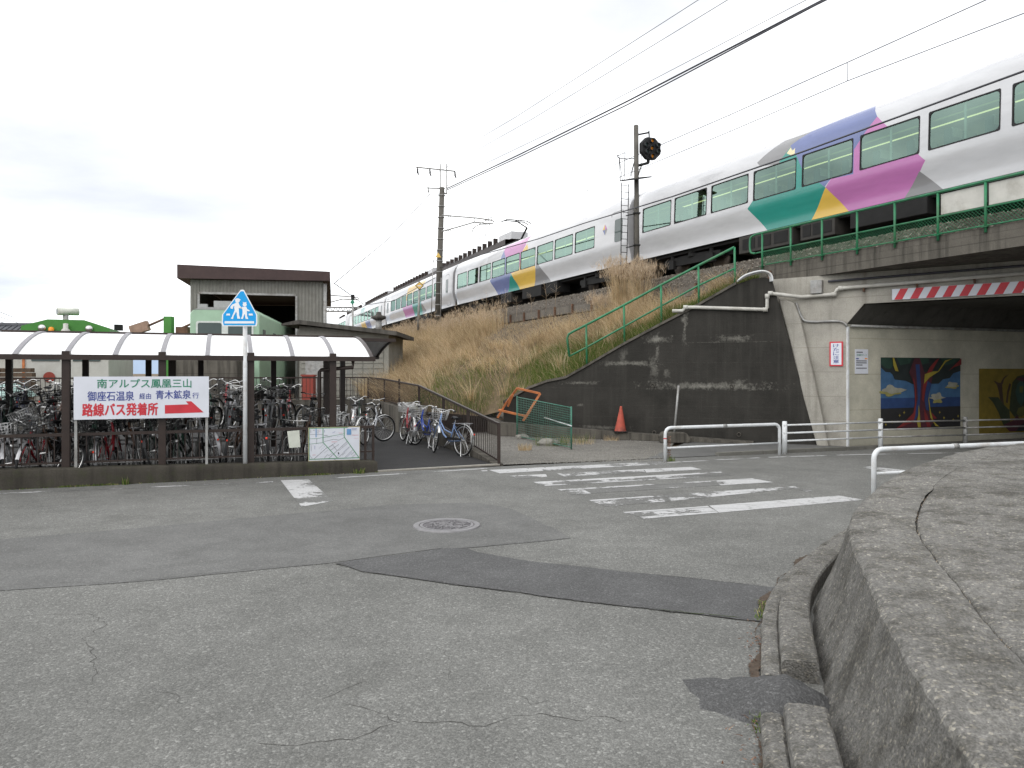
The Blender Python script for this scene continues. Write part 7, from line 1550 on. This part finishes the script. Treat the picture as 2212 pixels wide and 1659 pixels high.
# block-built station hut
Y = 29.6; u0 = 740; bh_ = frontal('block_hut', 'concrete block hut with sloping slab roof behind the yard fence', 'hut', Y, 0, None, u0)
def X(u): return xu(u, u0, Y)
xa, xb = X(646), X(838); mb = MB(); mb.prism([(xa, .05, 0), (xb, .05, 0), (xb, .05, zv(722, Y)), (xa, .05, zv(703, Y))], (0, 4, 0)); build(mb, 'wall_core', 'block', bh_)
bw_, bh2 = .415, .215; bxm = MB(); bxm.box((0, 0, 0), (bw_ - .022, .05, bh2 - .022)); bxm = mesh(bxm, 'block', 'block')
nx = int((xb - .14 - xa) / bw_)
for j in range(14):
    for i in range(nx): put('block', bxm, bh_, (xb - .17 - bw_ * (i + .5), .033, .5 + bh2 * (j - 1.5)))
mb = MB(); bx(mb, (xb - .16, -.01, 0), (xb + .03, .3, zv(722, Y))); mb.prism([(xa, -.005, zv(737, Y)), (xb - .16, -.005, zv(745, Y)), (xb - .16, -.005, zv(722, Y)), (xa, -.005, zv(705, Y))], (0, .1, 0)); build(mb, 'concrete_frame', 'block', bh_)
mb = MB(); mb.prism([(X(617), -.55, zv(705, Y)), (X(617), -.55, zv(701, Y)), (X(653), -.55, zv(693, Y)), (X(861), -.55, zv(717, Y)), (X(861), -.55, zv(726, Y)), (X(655), -.55, zv(702, Y))], (0, 5.2, 0)); build(mb, 'roof', 'slab', bh_)
mb = MB(); bx(mb, (X(660), -.02, .9), (X(700), .02, 3.0)); build(mb, 'door', 'galv', bh_)
p = W(818, 712, 30.5); vp = thing('vent_pipe', 'grey vent pipe with mushroom cap on the hut roof', 'vent', p); mb = MB(); mb.tube([p - V(0, 0, .2), p + V(0, 0, .42)], .13, 12); build(mb, 'pipe', 'galv', vp); mb = MB(); mb.lathe([(.14, .38), (.3, .46), (.31, .54), (.12, .6), (.1, .72), (0, .74)], p, V(0, 0, 1), 14); build(mb, 'cap', 'slab', vp)
rb_ = thing('red_box', 'red steel box beyond the rear fence', 'box', W(667, 800, 28.6)); q_ = W(667, 800, 28.6); mb = MB(); mb.box((q_.x, q_.y, zv(812, 28.6) - .75), (.46, .35, 1.5)); build(mb, 'body', 'red', rb_, bevel=.02); mb = MB(); mb.box((q_.x, q_.y, zv(812, 28.6) + .02), (.52, .4, .06)); build(mb, 'lid', 'red', rb_)
# dark concrete loading block, sleepers, far house
q0_ = W(378, 778, 28); q1_ = W(513, 778, 28); mb = MB(); mb.box(((q0_.x + q1_.x) / 2, 28.6, q0_.z / 2), (q1_.x - q0_.x, 1.2, q0_.z)); solo(mb, 'loading_block', 'conc_dk', 'dark concrete loading block behind the front row of bicycles', 'concrete block', None, None, bevel=.04)
sl = thing('sleeper_stack', 'stack of weathered timber sleepers behind the yard fence', 'timber stack', W(40, 840, 27)); r_ = random.Random(6)
for j in range(8):
    for i in range(2): q_ = W(8 + 40 * (i == 1), 0, 27.5 + .3 * i); mb = MB(); mb.box((W(-30 + 60 * i, 0, 27.5).x + r_.uniform(-.1, .1) - .4, 27.5 + .05 * i, .75 + .17 * j), (2.1, .24, .15), rz=R(r_.uniform(-3, 3))); build(mb, 'sleeper', 'wood', sl)
MT['tarp'] = M('pale_teal_tarp', (.40, .56, .52), .5, .25, 1.5)
q_ = W(16, 840, 25.5); mb = MB(); rws = [[V(q_.x + (i / 9 - .5) * 1.6, q_.y + (j / 5 - .5) * .8, q_.z - .25 + .42 * math.sin(math.pi * j / 5) ** .5 * math.sin(math.pi * i / 9) ** .4 + r_.uniform(-.04, .04)) for j in range(6)] for i in range(10)]; mb.grid(rws); mb.poly([V(rws[i][0].x, rws[i][0].y, 0) for i in (0, 9)] + [rws[9][0], rws[0][0]]); solo(mb, 'tarp_bundle', 'tarp', 'pale teal tarpaulin bundle at the left edge behind the fence', 'tarpaulin', None, q_, False)
Y = 62; hs = frontal('far_house', 'distant house with grey tiled roof at the left edge', 'house', Y, 8, None, 30); MT['tile'] = M('grey_tile', (.10, .105, .115), .7, .2, 2)
mb = MB(); bx(mb, (-6, 0, 0), (4, 7, 4.3)); build(mb, 'wall', 'gv_cream', hs)
for j in range(8):
    for i in range(24): pass
mb = MB(); mb.prism([(-7, -1, 4.1), (-7, 3.5, 6.0), (-7, 8, 4.1)], (12, 0, 0)); rfh = build(mb, 'roof', 'tile', hs)
for i in range(26): mb = MB(); mb.tube([V(-6.9 + .46 * i, -1, 4.16), V(-6.9 + .46 * i, 3.5, 6.05)], .06, 4); build(mb, 'tile', 'tile', rfh)
mb = MB(); mb.box((-1, 3.5, 6.1), (12, .3, .25)); build(mb, 'ridge', 'tile', rfh)
# far catenary gantry and little lamp behind the train tail
g0 = W(705, 690, 95); g1 = W(770, 690, 95); fg = thing('catenary_gantry', 'distant steel lattice gantry over the station tracks', 'gantry', V(g0.x, 95, 0))
zt_, zb2 = zv(664, 95), zv(673, 95); mb = MB(); x0_, x1_ = W(640, 0, 95).x, W(775, 0, 95).x
mb.tube([V(x0_, 95, zt_), V(x1_, 95, zt_)], .11, 4); mb.tube([V(x0_, 95, zb2), V(x1_, 95, zb2)], .11, 4)
for k in range(12): a = lerp(x0_, x1_, k / 12); b = lerp(x0_, x1_, (k + 1) / 12); mb.tube([V(a, 95, zb2), V((a + b) / 2, 95, zt_), V(b, 95, zb2)], .06, 4)
build(mb, 'truss', 'galv', fg)
for x_ in (x0_, x1_): mb = MB(); mb.tube([V(x_, 95, 0), V(x_, 95, zt_)], .2, 6); build(mb, 'column', 'galv', fg)
p = W(762, 700, 58); sl_ = thing('signal_post', 'slim pale post with square sign and lamp beyond the hut', 'post', V(p.x, 58, 0)); mb = MB(); mb.tube([V(p.x, 58, 2), V(p.x, 58, zv(645, 58))], .07, 6); build(mb, 'post', 'galv', sl_); mb = MB(); q_ = V(p.x, 57.9, zv(653, 58)); mb.prism([q_ + V(.2, 0, 0), q_ + V(0, 0, .2), q_ + V(-.2, 0, 0), q_ + V(0, 0, -.2)], (0, -.03, 0)); build(mb, 'plate', 'sign_green', sl_); mb = MB(); mb.box((p.x, 58, zv(642, 58)), (.25, .2, .4)); build(mb, 'lamp', 'black', sl_)
ba = thing('bracket_pole', 'distant catenary bracket arm beside the shed wall', 'pole', V(W(701, 0, 60).x, 60, 0))
mb = MB(); mb.tube([V(W(700, 0, 60).x, 60, 0), W(700, 610, 60)], .16, 8); build(mb, 'shaft', 'pole', ba)
mb = MB(); mb.tube([W(702, 637, 60), W(772, 642, 60), W(776, 645, 60), W(772, 648, 60), W(740, 646, 60)], .05, 5); mb.tube([W(702, 656, 60), W(740, 646, 60)], .05, 5); build(mb, 'arm', 'galv', ba)
pw = [W(0, 690 + 0, 80), W(70, 705, 120), W(110, 712, 160)]
for k in range(3): wire('far_wire', [W(-20, 666 + 12 * k, 70), W(40, 690 + 8 * k, 95), W(100, 706 + 3 * k, 130)], .03, 'faint distant power line at the left edge, %s' % ('highest', 'middle', 'lowest')[k], 'thinwire')
# far hills under the cloud
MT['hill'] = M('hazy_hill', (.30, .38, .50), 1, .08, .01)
rows = []
for i in range(60): a = R(-70 + 140 * i / 59); x_, y_ = math.sin(a) * 1300, math.cos(a) * 1300; h_ = 34 + 26 * mnoise.noise(V(i * .23, 0, 3)) + 10 * mnoise.noise(V(i * .9, 1, 0)); rows.append([V(x_, y_, -5), V(x_ * 1.05, y_ * 1.05, max(5, h_))])
mb = MB(); mb.grid(rows); struct(build(mb, 'hills', 'hill', None, False))
SC.cycles.use_denoising = True
